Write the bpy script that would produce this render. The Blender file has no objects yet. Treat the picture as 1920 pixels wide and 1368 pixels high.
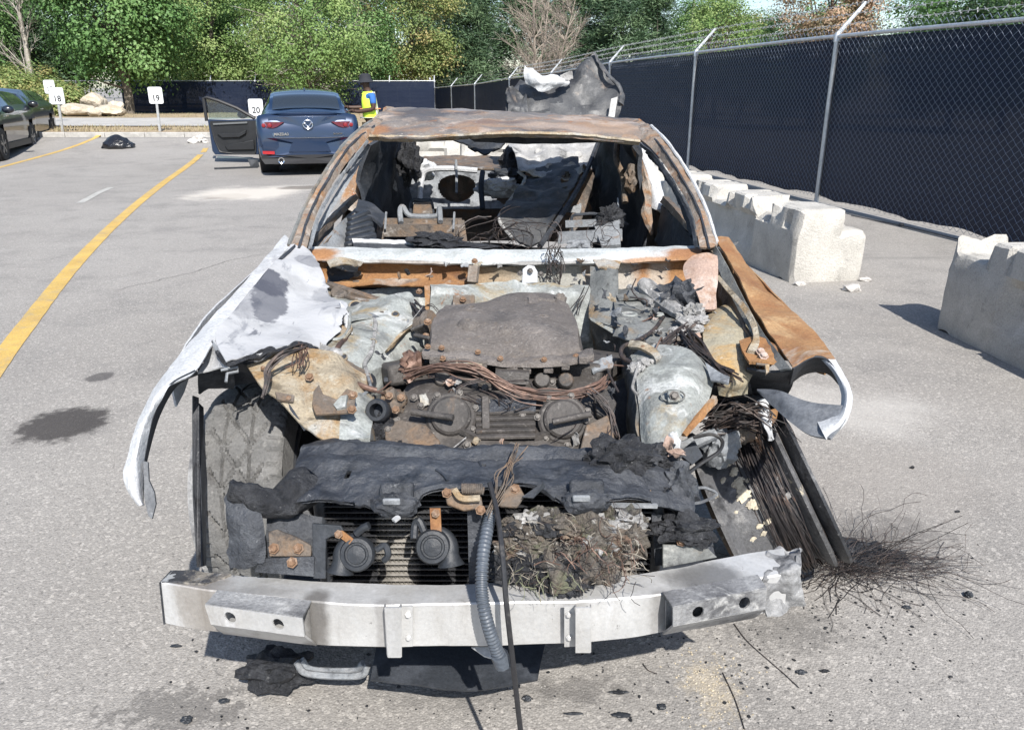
import bpy, bmesh, math, random
import numpy as np
from mathutils import Vector, Matrix, noise as mnoise, Quaternion
random.seed(7); rng = np.random.default_rng(7)
R = math.radians
scene = bpy.context.scene
C = scene.collection
# ------------------------------------------------------------------ camera
H = 1.46; FPX = 1470.0; PITCH = math.atan(518/1470)
cam = bpy.data.cameras.new('camera'); cam.sensor_width = 36; cam.sensor_fit = 'HORIZONTAL'
cam.lens = 36*FPX/1920; cam.clip_start = .05; cam.clip_end = 2000
camo = bpy.data.objects.new('camera', cam); C.objects.link(camo)
camo.location = (0, 0, H); camo.rotation_euler = (math.pi/2-PITCH, 0, 0)
scene.camera = camo
# ------------------------------------------------------------------ light
SUN_EL = R(45); SUN_DIR = Vector((.28, -.96, 0)).normalized()      # horizontal direction towards the sun
world = bpy.data.worlds.new('World'); scene.world = world; world.use_nodes = True
wn = world.node_tree; wn.nodes.clear()
sky = wn.nodes.new('ShaderNodeTexSky'); sky.sky_type = 'NISHITA'; sky.sun_disc = False
sky.sun_elevation = SUN_EL; sky.sun_rotation = math.atan2(SUN_DIR.x, SUN_DIR.y)
sky.air_density = 1.0; sky.dust_density = .8; sky.ozone_density = 1.6
bg = wn.nodes.new('ShaderNodeBackground'); bg.inputs[1].default_value = .115
wo = wn.nodes.new('ShaderNodeOutputWorld')
wn.links.new(sky.outputs[0], bg.inputs[0]); wn.links.new(bg.outputs[0], wo.inputs[0])
sl = bpy.data.lights.new('sun', 'SUN'); sl.energy = 4.7; sl.angle = R(.53); sl.color = (1, .96, .9)
so = bpy.data.objects.new('sun', sl); C.objects.link(so)
sd = Vector((SUN_DIR.x*math.cos(SUN_EL), SUN_DIR.y*math.cos(SUN_EL), math.sin(SUN_EL)))
so.rotation_euler = sd.to_track_quat('Z', 'Y').to_euler(); so.location = (6, -10, 20)
scene.view_settings.view_transform = 'Standard'; scene.view_settings.look = 'None'
scene.view_settings.gamma = 1; scene.view_settings.use_curve_mapping = False
scene.view_settings.exposure = .74
scene.cycles.max_bounces = 6; scene.cycles.transparent_max_bounces = 12

# ------------------------------------------------------------------ placing
cP, sP = math.cos(PITCH), math.sin(PITCH)
def _ray(px, py):
    a = (px-960)/FPX; b = (684-py)/FPX
    return Vector((a, cP+b*sP, -sP+b*cP))
def at(px, py, Y):                       # point of the place seen at px,py that lies Y metres ahead
    d = _ray(px, py); t = Y/d.y
    return Vector((t*d.x, Y, H+t*d.z))
def atz(px, py, z=0.):                   # same, lying at height z
    d = _ray(px, py); t = (z-H)/d.z
    return Vector((t*d.x, t*d.y, z))
def sst(a, b, x):
    t = min(1, max(0, (x-a)/(b-a))); return t*t*(3-2*t)
def lerp_tab(t, y):
    for (a, b), (c, d) in zip(t, t[1:]):
        if y <= c: return b+(d-b)*max(0, (y-a)/(c-a))
    return t[-1][1]
LAND = [(0, .335), (20.3, .335), (20.5, .42), (23, .44), (29, .447), (46, .143), (60, .1), (400, 1.5)]
def zg(x, y):                            # lie of the land: lot flat, rising to the kerb on the left, falling away behind right
    up = .335*min(1, max(0, (y-10)/10.3))**5 if y < 20.3 else lerp_tab(LAND, y)
    dn = -.55*sst(20, 42, y)
    s = 1-sst(-7, -3.5, x)
    return up*s+dn*(1-s)
def atg(px, py):                         # point on the ground
    z = 0
    for _ in range(60):
        p = atz(px, py, min(z, 1.2)); z = .5*z+.5*zg(p.x, p.y)
    return Vector((p.x, p.y, zg(p.x, p.y)))
def px_x(px, Y, z=0.):                   # world x seen at column px, Y metres ahead, height z
    return (px-960)/FPX*(Y*cP+(H-z)*sP)

# ------------------------------------------------------------------ meshes
class MB:
    def __init__(s): s.v = []; s.f = []
    def add(s, vs, fs):
        n = len(s.v); s.v += [Vector(v) for v in vs]; s.f += [tuple(i+n for i in f) for f in fs]; return s
    def box(s, c, size, rot=None, taper=1.0):
        x, y, z = [k/2 for k in size]; vs = []
        for dz in (-1, 1):
            k = taper if dz > 0 else 1
            vs += [Vector((-x*k, -y*k, dz*z)), Vector((x*k, -y*k, dz*z)), Vector((x*k, y*k, dz*z)), Vector((-x*k, y*k, dz*z))]
        if rot is not None:
            m = rot if isinstance(rot, Matrix) else Matrix.Rotation(rot, 3, 'Z'); vs = [m@v for v in vs]
        c = Vector(c)
        return s.add([v+c for v in vs], [(3,2,1,0),(4,5,6,7),(0,1,5,4),(1,2,6,5),(2,3,7,6),(3,0,4,7)])
    def bar(s, a, b, w, h, up=(0,0,1)):                    # square bar a->b
        a, b = Vector(a), Vector(b); d = (b-a); L = d.length; d.normalize()
        u = Vector(up); x = d.cross(u)
        if x.length < 1e-4: x = d.cross(Vector((1,0,0)))
        x.normalize(); z = x.cross(d)
        m = Matrix((x, d, z)).transposed()
        return s.box((a+b)/2, (w, L, h), m)
    def tube(s, pts, r, seg=8, closed=False, caps=True, flat=None):
        pts = [Vector(p) for p in pts]; n = len(pts)
        rs = r if isinstance(r, (list, tuple)) else [r]*n
        vs = []; fs = []; prev = None
        for i, p in enumerate(pts):
            if closed: t = pts[(i+1) % n]-pts[i-1]
            else: t = pts[min(i+1, n-1)]-pts[max(i-1, 0)]
            if t.length < 1e-9: t = Vector((0,0,1))
            t.normalize()
            if prev is None:
                a = t.cross(Vector((0,0,1)) if abs(t.z) < .9 else Vector((1,0,0)))
            else: a = prev-t*prev.dot(t)
            if a.length < 1e-6: a = t.orthogonal()
            a.normalize(); prev = a; b = t.cross(a)
            for k in range(seg):
                w = 2*math.pi*k/seg; f2 = 1 if flat is None else flat
                vs.append(p+(a*math.cos(w)+b*math.sin(w)*f2)*rs[i])
        m = n if closed else n-1
        for i in range(m):
            for k in range(seg):
                j = (i+1) % n; k2 = (k+1) % seg
                fs.append((i*seg+k, i*seg+k2, j*seg+k2, j*seg+k))
        if caps and not closed:
            fs.append(tuple(range(seg))[::-1]); fs.append(tuple((n-1)*seg+k for k in range(seg)))
        return s.add(vs, fs)
    def lathe(s, prof, o, axis, seg=24, ang=2*math.pi, x0=None):          # prof: (radius, along)
        o = Vector(o); ax = Vector(axis).normalized(); a = ax.orthogonal().normalized() if x0 is None else Vector(x0).normalized(); b = ax.cross(a)
        full = abs(ang-2*math.pi) < 1e-6; ns = seg if full else seg+1
        vs = []; fs = []
        for r, h in prof:
            for k in range(ns):
                w = ang*k/seg; vs.append(o+ax*h+(a*math.cos(w)+b*math.sin(w))*r)
        for i in range(len(prof)-1):
            for k in range(seg):
                k2 = (k+1) % ns; fs.append((i*ns+k, i*ns+k2, (i+1)*ns+k2, (i+1)*ns+k))
        return s.add(vs, fs)
    def plate(s, poly, thick, nrm=None):                   # closed polygon given depth
        poly = [Vector(p) for p in poly]; n = len(poly)
        if nrm is None:
            nrm = Vector((0,0,0))
            for i in range(n):
                a, b = poly[i], poly[(i+1) % n]; nrm += a.cross(b)
            if nrm.length < 1e-12: nrm = Vector((0,-1,0))
        nrm = Vector(nrm).normalized()
        vs = [p+nrm*thick/2 for p in poly]+[p-nrm*thick/2 for p in poly]
        fs = [tuple(range(n)), tuple(range(2*n-1, n-1, -1))]+[(i, n+i, n+(i+1) % n, (i+1) % n) for i in range(n)]
        return s.add(vs, fs)
    def blob(s, c, r, sub=3, amp=.2, sc=3., sq=(1,1,1), seed=0):
        bm = bmesh.new(); bmesh.ops.create_icosphere(bm, subdivisions=sub, radius=1)
        c = Vector(c); vs = []
        for v in bm.verts:
            p = v.co.normalized(); k = 1+amp*mnoise.fractal(p*sc+Vector((seed*7.1, seed*3.3, seed)), 1, 2, 4)
            vs.append(c+Vector((p.x*r*sq[0]*k, p.y*r*sq[1]*k, p.z*r*sq[2]*k)))
        fs = [tuple(v.index for v in f.verts) for f in bm.faces]; bm.free()
        return s.add(vs, fs)
def crom(p, t):
    n = len(p); f = t*(n-1); i = min(int(f), n-2); u = f-i
    p1, p2 = p[i], p[i+1]; p0 = p[i-1] if i > 0 else p1*2-p2; p3 = p[i+2] if i+2 < n else p2*2-p1
    return (p1*2+(p2-p0)*u+(p0*2-p1*5+p2*4-p3)*u*u+(p1*3-p0-p2*3+p3)*u*u*u)*.5
def spline(pts, n):
    pts = [Vector(p) for p in pts]
    if len(pts) == 2: return [pts[0].lerp(pts[1], k/(n-1)) for k in range(n)]
    return [crom(pts, k/(n-1)) for k in range(n)]
def patch(rows, nu=24, nv=16, thick=.002, amp=0, sc=8, ragged=0, rs=30, edges='', holes=(), linear=False, seed=0, flip=False, lv=False):
    """sheet through rows of control points; real thickness; optional crumple, ragged edges (t b l r) and holes (u,v,ru,rv)"""
    rows = [[Vector(p) for p in r] for r in rows]
    res = [spline(r, nu) if not linear else [lin(r, k/(nu-1)) for k in range(nu)] for r in rows]
    cols = [[res[i][k] for i in range(len(rows))] for k in range(nu)]
    g = [(spline(c, nv) if not (linear or lv) else [lin(c, j/(nv-1)) for j in range(nv)]) for c in cols]   # g[u][v]
    G = [[g[u][v].copy() for v in range(nv)] for u in range(nu)]
    def nrm(u, v):
        a = g[min(u+1, nu-1)][v]-g[max(u-1, 0)][v]; b = g[u][min(v+1, nv-1)]-g[u][max(v-1, 0)]
        n = a.cross(b); return n.normalized() if n.length > 1e-12 else Vector((0,0,1))
    N = [[nrm(u, v) for v in range(nv)] for u in range(nu)]
    so_ = Vector((seed*13.7, seed*5.1, seed*2.2))
    for u in range(nu):
        for v in range(nv):
            p = g[u][v]
            if amp: G[u][v] = p+N[u][v]*amp*mnoise.fractal(p*sc+so_, 1, 2, 3)
            if ragged:
                e = None
                if 't' in edges and v == 0: e = g[u][1]-p
                if 'b' in edges and v == nv-1: e = g[u][nv-2]-p
                if 'l' in edges and u == 0: e = g[1][v]-p
                if 'r' in edges and u == nu-1: e = g[nu-2][v]-p
                if e is not None:
                    e = e.normalized() if e.length > 1e-9 else e
                    G[u][v] = G[u][v]+e*ragged*(mnoise.fractal(p*rs+so_, 1, 2, 4)*.9+.3)
    if flip: N = [[-n for n in c] for c in N]
    vs = []; idx = {}
    for u in range(nu):
        for v in range(nv): idx[u, v] = len(vs); vs.append(G[u][v]+N[u][v]*thick/2)
    off = len(vs)
    for u in range(nu):
        for v in range(nv): vs.append(G[u][v]-N[u][v]*thick/2)
    live = {}
    for u in range(nu-1):
        for v in range(nv-1):
            cu, cv = (u+.5)/(nu-1), (v+.5)/(nv-1); ok = True
            for h in holes:
                if ((cu-h[0])/h[2])**2+((cv-h[1])/h[3])**2 < 1: ok = False
            if ok: live[u, v] = 1
    fs = []
    def q(a, b, c, d): fs.append((a, b, c, d))
    for (u, v) in live:
        a, b, c, d = idx[u, v], idx[u+1, v], idx[u+1, v+1], idx[u, v+1]
        if flip: q(d, c, b, a); q(a+off, b+off, c+off, d+off)
        else: q(a, b, c, d); q(d+off, c+off, b+off, a+off)
        for (du, dv, e1, e2) in ((0, -1, a, b), (1, 0, b, c), (0, 1, c, d), (-1, 0, d, a)):
            if (u+du, v+dv) not in live:
                if flip: q(e1, e2, e2+off, e1+off)
                else: q(e2, e1, e1+off, e2+off)
    m = MB(); m.v = vs; m.f = fs
    return m
def lin(p, t):
    n = len(p); f = t*(n-1); i = min(int(f), n-2); return p[i].lerp(p[i+1], f-i)
def pts(*a): return [at(*p) for p in a]
def rough(m, amp, sc, seed=0):
    m.v = [v+mnoise.noise_vector(v*sc+Vector((seed*3.3, 0, 0)))*amp+mnoise.noise_vector(v*sc*2.7)*amp*.4 for v in m.v]; return m
WL = {}
def mesh_of(mb, name, mats, smooth=38, off=None):
    me = bpy.data.meshes.new(name)
    off = Vector((0,0,0)) if off is None else off
    used = {i for f in mb.f for i in f}
    if len(used) < len(mb.v):
        mp = {}; vs = []
        for i, v in enumerate(mb.v):
            if i in used: mp[i] = len(vs); vs.append(v)
        mb.v = vs; mb.f = [tuple(mp[i] for i in f) for f in mb.f]
    me.from_pydata([tuple(v-off) for v in mb.v], [], mb.f)
    for m in (mats if isinstance(mats, (list, tuple)) else [mats]): me.materials.append(m)
    if smooth:
        me.polygons.foreach_set('use_smooth', [True]*len(me.polygons))
        me.set_sharp_from_angle(angle=R(smooth))
    me.update(); return me
def obj(name, mb, mat, parent=None, smooth=38, local=False, label=None, kind=None, bevel=0, loc=None):
    base = Vector((0,0,0))
    if parent is not None and not local: base = WL[parent.name]
    if parent is None and not local:
        if loc is not None: base = Vector(loc)
        elif kind is None:
            xs = [v.x for v in mb.v]; ys = [v.y for v in mb.v]; zs = [v.z for v in mb.v]
            base = Vector(((min(xs)+max(xs))/2, (min(ys)+max(ys))/2, min(zs)))
    me = mesh_of(mb, name, mat, smooth, base)
    o = bpy.data.objects.new(name, me); C.objects.link(o)
    if parent is not None: o.parent = parent; WL[o.name] = base
    else:
        if not local: o.location = base
        WL[o.name] = base
    if bevel:
        b = o.modifiers.new('bevel', 'BEVEL'); b.width = bevel; b.segments = 2; b.limit_method = 'ANGLE'; b.angle_limit = R(40)
    if label: o['label'] = label
    if kind: o['kind'] = kind
    return o
def tag(o, label, cat, group=None):
    o['label'] = label; o['category'] = cat
    if group: o['group'] = group
    return o
def thing(name, label, cat, loc, rz=0, group=None):
    o = bpy.data.objects.new(name, None); C.objects.link(o); o.empty_display_size = .2
    o.location = loc; o.rotation_euler = (0, 0, rz); WL[o.name] = Vector(loc)
    return tag(o, label, cat, group)
def clone(o, parent, loc, rot=None):                       # same mesh data, new object
    c = o.copy(); C.objects.link(c); c.parent = parent; c.location = loc
    if rot is not None: c.rotation_euler = rot
    for k in ('label', 'category', 'group'):
        if k in c and parent is not None: del c[k]
    return c
_bolt = {}
def bolts(name, parent, spots, mat, r0_=.009, n=(0,-.6,.8), h=.008):
    """hex bolt heads with washers, sub-parts or parts that share one mesh"""
    base = WL[parent.name]
    for s in spots:
        nn = n; r = r0_*.74
        key = (mat.name, round(r, 4))
        if key not in _bolt:
            m = MB()
            m.lathe([(0, 0), (r*1.5, 0), (r*1.5, r*.25), (r*1.05, r*.3), (r*1.05, r*1.0), (r*.8, r*1.15), (0, r*1.15)], (0,0,0), (0,0,1), 6)
            _bolt[key] = mesh_of(m, name, mat, 30)
        o = bpy.data.objects.new(name, _bolt[key]); C.objects.link(o); o.parent = parent
        o.location = Vector(s)-base; o.rotation_euler = Vector(nn).to_track_quat('Z', 'Y').to_euler()
# ------------------------------------------------------------------ materials
def newmat(name):
    m = bpy.data.materials.new(name); m.use_nodes = True; nt = m.node_tree; nt.nodes.clear()
    out = nt.nodes.new('ShaderNodeOutputMaterial'); return m, nt, out
def nz(nt, vec, scale, detail=5, rough=.6, dist=0., stretch=None, off=0):
    mp = nt.nodes.new('ShaderNodeMapping'); mp.inputs['Location'].default_value = (off*3.71, off*1.93, off*2.57)
    if stretch: mp.inputs['Scale'].default_value = stretch
    nt.links.new(vec, mp.inputs[0])
    n = nt.nodes.new('ShaderNodeTexNoise'); n.inputs['Scale'].default_value = scale; n.inputs['Detail'].default_value = detail
    n.inputs['Roughness'].default_value = rough; n.inputs['Distortion'].default_value = dist
    nt.links.new(mp.outputs[0], n.inputs['Vector']); return n.outputs[0]
def mr(nt, x, a, b, c=0., d=1., smooth=True):
    n = nt.nodes.new('ShaderNodeMapRange'); n.interpolation_type = 'SMOOTHSTEP' if smooth else 'LINEAR'
    for i, k in ((1, a), (2, b), (3, c), (4, d)): n.inputs[i].default_value = k
    nt.links.new(x, n.inputs[0]); return n.outputs[0]
def mix(nt, f, a, b):
    n = nt.nodes.new('ShaderNodeMix'); n.data_type = 'RGBA'
    for i, k in ((0, f), (6, a), (7, b)):
        if hasattr(k, 'is_linked'): nt.links.new(k, n.inputs[i])
        else: n.inputs[i].default_value = k if i == 0 else (*k, 1)
    return n.outputs[2]
def mth(nt, op, a, b=0.):
    n = nt.nodes.new('ShaderNodeMath'); n.operation = op
    for i, k in ((0, a), (1, b)):
        if hasattr(k, 'is_linked'): nt.links.new(k, n.inputs[i])
        else: n.inputs[i].default_value = k
    return n.outputs[0]
def coords(nt, world_=False):
    if world_:
        g = nt.nodes.new('ShaderNodeNewGeometry'); return g.outputs['Position']
    t = nt.nodes.new('ShaderNodeTexCoord'); oi = nt.nodes.new('ShaderNodeObjectInfo')
    a = nt.nodes.new('ShaderNodeVectorMath'); a.operation = 'ADD'
    s = nt.nodes.new('ShaderNodeVectorMath'); s.operation = 'SCALE'; s.inputs['Scale'].default_value = 37.
    cx = nt.nodes.new('ShaderNodeCombineXYZ'); nt.links.new(oi.outputs['Random'], cx.inputs[0]); nt.links.new(oi.outputs['Random'], cx.inputs[1])
    nt.links.new(cx.outputs[0], s.inputs[0]); nt.links.new(t.outputs['Object'], a.inputs[0]); nt.links.new(s.outputs[0], a.inputs[1])
    return a.outputs[0]
def stain(nt, pos, col, cx, cy, rx, ry, rot, c, strength, noise_amp=.5, soft=.35, nscale=3.):
    """a stain with its own place and shape on the ground"""
    mp = nt.nodes.new('ShaderNodeMapping'); mp.vector_type = 'TEXTURE'
    mp.inputs['Location'].default_value = (cx, cy, 0); mp.inputs['Rotation'].default_value = (0, 0, rot); mp.inputs['Scale'].default_value = (rx, ry, 1)
    nt.links.new(pos, mp.inputs[0])
    sx = nt.nodes.new('ShaderNodeSeparateXYZ'); nt.links.new(mp.outputs[0], sx.inputs[0])
    d = mth(nt, 'SQRT', mth(nt, 'ADD', mth(nt, 'MULTIPLY', sx.outputs[0], sx.outputs[0]), mth(nt, 'MULTIPLY', sx.outputs[1], sx.outputs[1])))
    n = nz(nt, pos, nscale, 8, .65, off=cx+cy)
    d = mth(nt, 'ADD', d, mth(nt, 'MULTIPLY', mth(nt, 'SUBTRACT', n, .5), noise_amp*2))
    return mix(nt, mr(nt, d, 1, 1-soft, 0, strength), col, c)
def M(name, base, layers=(), rough=.75, metal=0., bump=0., bscale=60., spec=.4, coat=0., rvar=0., bdist=.01, world_=False, soft_=1.5, micro=130., stains_and_light=(), mamp=1.):
    """layers: (colour, noise scale, lo, hi[, detail, distortion, stretch])"""
    m, nt, out = newmat(name); p = nt.nodes.new('ShaderNodeBsdfPrincipled'); nt.links.new(p.outputs[0], out.inputs[0])
    v = coords(nt, world_); col = None
    c = base
    for i, L in enumerate(layers):
        n = nz(nt, v, L[1], (L[4] if len(L) > 4 else 6)+2, .68, L[5] if len(L) > 5 else .3, L[6] if len(L) > 6 else None, i+1)
        k = .5*(L[3]-L[2])*soft_; md = .5*(L[3]+L[2])
        c = mix(nt, mr(nt, n, md-k, md+k, 0, .9), c, L[0])
    if stains_and_light:
        ps_ = nt.nodes.new('ShaderNodeNewGeometry').outputs['Position']
        for (px, py, Y, rx, ry, sc_, st_) in stains_and_light:
            q = at(px, py, Y); c = stain(nt, ps_, c, q.x, q.y, rx, ry, 0, sc_, st_, noise_amp=.55, soft=.6, nscale=16)
    if layers:
        a_ = mr(nt, nz(nt, v, micro, 4, .7, .2, None, 31), .3, .7, 1-.26*mamp, 1+.18*mamp, False); b_ = mr(nt, nz(nt, v, 3.1, 4, .6, .4, None, 33), .3, .7, .84, 1.1, False)
        g_ = mth(nt, 'MULTIPLY', a_, b_); cmb = nt.nodes.new('ShaderNodeCombineColor')
        for q in range(3): nt.links.new(g_, cmb.inputs[q])
        mm = nt.nodes.new('ShaderNodeMix'); mm.data_type = 'RGBA'; mm.blend_type = 'MULTIPLY'; mm.inputs[0].default_value = 1
        (nt.links.new(c, mm.inputs[6])); nt.links.new(cmb.outputs[0], mm.inputs[7]); c = mm.outputs[2]
        nt.links.new(c, p.inputs['Base Color'])
    else: p.inputs['Base Color'].default_value = (*base, 1)
    p.inputs['Roughness'].default_value = rough; p.inputs['Metallic'].default_value = metal
    p.inputs['Specular IOR Level'].default_value = spec
    if coat: p.inputs['Coat Weight'].default_value = coat; p.inputs['Coat Roughness'].default_value = .06
    if rvar:
        nt.links.new(mr(nt, nz(nt, v, 14, off=9), .3, .7, rough-rvar, rough+rvar), p.inputs['Roughness'])
    if bump:
        b = nt.nodes.new('ShaderNodeBump'); b.inputs['Strength'].default_value = bump; b.inputs['Distance'].default_value = bdist
        nt.links.new(nz(nt, v, bscale, 6, .65, off=5), b.inputs['Height']); nt.links.new(b.outputs[0], p.inputs['Normal'])
    return m
ash_white = M('ash_white', (.44, .45, .46), [((.3, .3, .31), 5, .5, .7), ((.13, .135, .155), 4.2, .62, .7), ((.52, .52, .53), 11, .54, .64), ((.07, .07, .08), 46, .67, .73, 3)], .85, bump=.35, bscale=70)
roof_rust = M('roof_rust', (.17, .15, .135), [((.27, .17, .105), 3.2, .46, .62, 8, .8), ((.36, .29, .24), 4.5, .52, .64, 8, .9), ((.07, .066, .068), 2.6, .52, .64, 8, .6), ((.26, .115, .045), 9, .58, .68, 8), ((.42, .38, .34), 34, .6, .7)], .68, bump=.5, bscale=50, rvar=.14, soft_=1.0, stains_and_light=((790, 215, 3.85, .16, .3, (.06, .06, .065), .85), (860, 207, 4.1, .3, .12, (.2, .2, .205), .6), (1060, 240, 3.55, .34, .12, (.36, .27, .21), .6), (1150, 238, 3.6, .16, .2, (.3, .2, .13), .6), (930, 235, 3.6, .2, .08, (.1, .07, .065), .6), (705, 250, 3.5, .1, .08, (.27, .12, .045), .7), (1010, 218, 4.05, .3, .06, (.11, .11, .115), .7)))
pillar_rust = M('pillar_rust', (.21, .175, .145), [((.27, .14, .06), 6, .47, .62, 8, .8), ((.36, .32, .28), 9, .52, .64, 8, .6), ((.07, .06, .055), 13, .56, .66, 8), ((.24, .085, .03), 24, .58, .68), ((.45, .43, .41), 52, .61, .7)], .78, bump=.6, bscale=70)
orange_rust = M('orange_rust', (.27, .135, .055), [((.35, .2, .09), 5, .48, .64, 8, .5), ((.15, .065, .03), 7, .5, .66, 8, .6), ((.34, .31, .27), 5, .54, .66, 8, .9), ((.075, .06, .055), 9, .6, .72, 8)], .85, bump=.5, bscale=80)
fender_rust = M('fender_rust', (.26, .142, .062), [((.2, .085, .034), 5, .46, .64, 8, .6), ((.37, .25, .13), 8, .52, .68, 8, .5), ((.34, .33, .3), 3.5, .6, .7, 8, .9), ((.1, .08, .07), 6, .6, .72, 8)], .75, bump=.4, bscale=90, rvar=.1)
galv = M('scorched_zinc', (.3, .315, .3), [((.15, .155, .148), 6, .44, .6, 8, .8), ((.46, .47, .46), 8, .54, .64, 8, .9), ((.25, .185, .09), 4.6, .55, .67, 8, 1.), ((.085, .085, .08), 8, .58, .68, 8, .8), ((.22, .1, .04), 18, .63, .7)], .72, bump=.5, bscale=90, rvar=.1)
galv_dark = M('dark_scorched_zinc', (.16, .165, .16), [((.085, .088, .085), 6, .45, .62, 8, .5), ((.3, .3, .28), 8, .56, .66, 8, .9), ((.21, .14, .07), 6, .54, .66, 8, .9), ((.05, .05, .05), 14, .56, .66)], .75, bump=.4, bscale=90)
galv_yellow = M('yellowed_zinc', (.33, .28, .205), [((.27, .165, .07), 8, .47, .62, 8, .9), ((.37, .375, .36), 5, .5, .64, 8, .8), ((.1, .08, .055), 13, .54, .66, 8, .5), ((.42, .39, .32), 26, .56, .66), ((.06, .05, .04), 60, .62, .7)], .85, bump=.7, bscale=110)
cowl_white = M('ashed_cowl', (.42, .44, .44), [((.32, .335, .325), 8, .48, .64, 8, .4), ((.27, .14, .06), 2.6, .58, .68, 8, .9), ((.5, .51, .51), 16, .54, .64), ((.09, .08, .075), 20, .65, .72)], .75, bump=.35, bscale=90, stains_and_light=((596, 475, 2.79, .1, .07, (.3, .14, .05), .95), (1300, 472, 2.77, .16, .06, (.27, .12, .045), .95), (1210, 490, 2.74, .2, .025, (.3, .15, .06), .8), (1000, 492, 2.75, .3, .02, (.12, .1, .085), .6), (760, 492, 2.75, .2, .02, (.16, .1, .06), .6), (1080, 474, 2.8, .14, .03, (.2, .21, .205), .6)))
soot = M('soot_black', (.026, .029, .036), [((.065, .07, .08), 6, .45, .68, 8, .5), ((.013, .015, .019), 14, .52, .64), ((.19, .195, .2), 85, .64, .73, 4), ((.11, .118, .13), 5, .58, .74, 8)], .55, bump=.8, bscale=60, spec=.5, rvar=.16)
char = M('charred_crust', (.02, .021, .025), [((.062, .064, .07), 20, .48, .66, 8, .8), ((.2, .2, .2), 90, .62, .7), ((.009, .01, .012), 28, .54, .64)], .62, bump=1., bscale=120, bdist=.012)
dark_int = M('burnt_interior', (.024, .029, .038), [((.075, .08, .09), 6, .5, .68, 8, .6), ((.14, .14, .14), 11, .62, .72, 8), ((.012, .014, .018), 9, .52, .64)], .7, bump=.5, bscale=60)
grey_int = M('ashed_steel', (.2, .212, .225), [((.3, .305, .31), 8, .52, .66, 8, .7), ((.06, .063, .07), 10, .52, .64, 8), ((.17, .115, .075), 8, .62, .7)], .68, bump=.4, bscale=80)
brown_steel = M('browned_steel', (.115, .095, .078), [((.19, .12, .07), 12, .47, .64, 8), ((.045, .04, .037), 15, .54, .64), ((.28, .26, .24), 18, .58, .68)], .72, bump=.5, bscale=90)
engine_m = M('burnt_engine', (.056, .05, .046), [((.1, .09, .082), 7, .46, .64, 8, .4), ((.04, .037, .035), 9, .5, .62), ((.19, .175, .16), 60, .6, .7), ((.16, .1, .055), 7, .62, .72)], .6, bump=.4, bscale=120, rvar=.12)
plenum_m = M('heat_greyed_casting', (.135, .118, .106), [((.22, .195, .178), 5, .46, .66, 8, .4), ((.062, .058, .058), 4, .52, .66), ((.26, .24, .22), 80, .56, .68), ((.2, .155, .11), 12, .6, .72)], .72, bump=1., bscale=150, bdist=.008)
alu = M('sooted_aluminium', (.53, .53, .525), [((.44, .425, .4), 3, .46, .66, 8, .4, (1, 1, .35)), ((.33, .31, .285), 6, .57, .71, 8, .5, (1, 1, .4)), ((.6, .6, .6), 20, .56, .68, 6, .2, (1, 1, .3)), ((.13, .125, .12), 60, .67, .73), ((.2, .19, .175), 9, .6, .72, 8, .6, (1, 1, .12)), ((.1, .098, .095), 34, .66, .72)], .46, metal=.4, bump=.15, bscale=60, rvar=.12, mamp=.4, stains_and_light=((592, 1130, 1.30, .035, .05, (.16, .15, .14), .85), (385, 1105, 1.36, .08, .06, (.26, .23, .2), .7), (716, 1142, 1.275, .02, .03, (.3, .29, .28), .6), (1330, 1095, 1.38, .12, .06, (.12, .12, .12), .75), (1240, 1130, 1.3, .03, .05, (.22, .21, .2), .6), (470, 1120, 1.33, .1, .03, (.3, .29, .28), .6)))
alu_burnt = M('blackened_aluminium', (.33, .33, .33), [((.17, .17, .175), 5, .42, .6, 8, .8), ((.075, .075, .08), 7, .52, .63, 8), ((.5, .495, .48), 9, .57, .65, 8, .9)], .6, metal=.25, bump=.5, bscale=70)
alu_black = M('soot_caked_aluminium', (.05, .05, .055), [((.26, .235, .2), 7, .52, .6, 8, .9), ((.48, .48, .47), 14, .6, .66, 8)], .65, metal=.1, bump=.5, bscale=70)
tyre_m = M('scorched_rubber', (.12, .119, .117), [((.18, .177, .172), 9, .45, .66, 8, .6, (.5, 1.6, 1.6)), ((.08, .078, .076), 11, .54, .66), ((.22, .215, .205), 50, .6, .7)], .9, bump=.6, bscale=120)
rim_m = M('blackened_rim', (.04, .042, .047), [((.13, .13, .135), 8, .53, .66, 8), ((.25, .25, .25), 60, .62, .7), ((.015, .015, .017), 9, .52, .62)], .45, metal=.4, bump=.3, bscale=60)
rim_ash = M('ash_spotted_rim', (.1, .1, .104), [((.26, .255, .25), 10, .55, .66, 8, .7), ((.5, .44, .33), 7, .645, .67, 6, .6), ((.4, .4, .4), 46, .65, .69, 3), ((.03, .03, .032), 12, .54, .64)], .6, metal=.2, bump=.4, bscale=60)
wire_cu = M('burnt_copper_wire', (.12, .072, .055), [((.22, .14, .105), 26, .48, .64), ((.05, .038, .034), 18, .5, .64)], .55, metal=.35)
wire_dk = M('burnt_wire', (.042, .034, .033), [((.1, .07, .055), 30, .5, .64), ((.02, .02, .02), 22, .5, .62)], .6, metal=.2)
cord_m = M('bare_steel_cord', (.032, .028, .029), [((.115, .062, .035), 7, .54, .66), ((.08, .078, .078), 30, .56, .66)], .5, metal=.5)
rust_bolt = M('rusty_bolt', (.17, .1, .058), [((.26, .19, .14), 60, .5, .62), ((.09, .05, .03), 90, .52, .64)], .8, bump=.3, bscale=200)
dark_bolt = M('dark_bolt', (.085, .078, .072), [((.17, .155, .14), 90, .5, .64)], .6, metal=.3)
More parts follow.
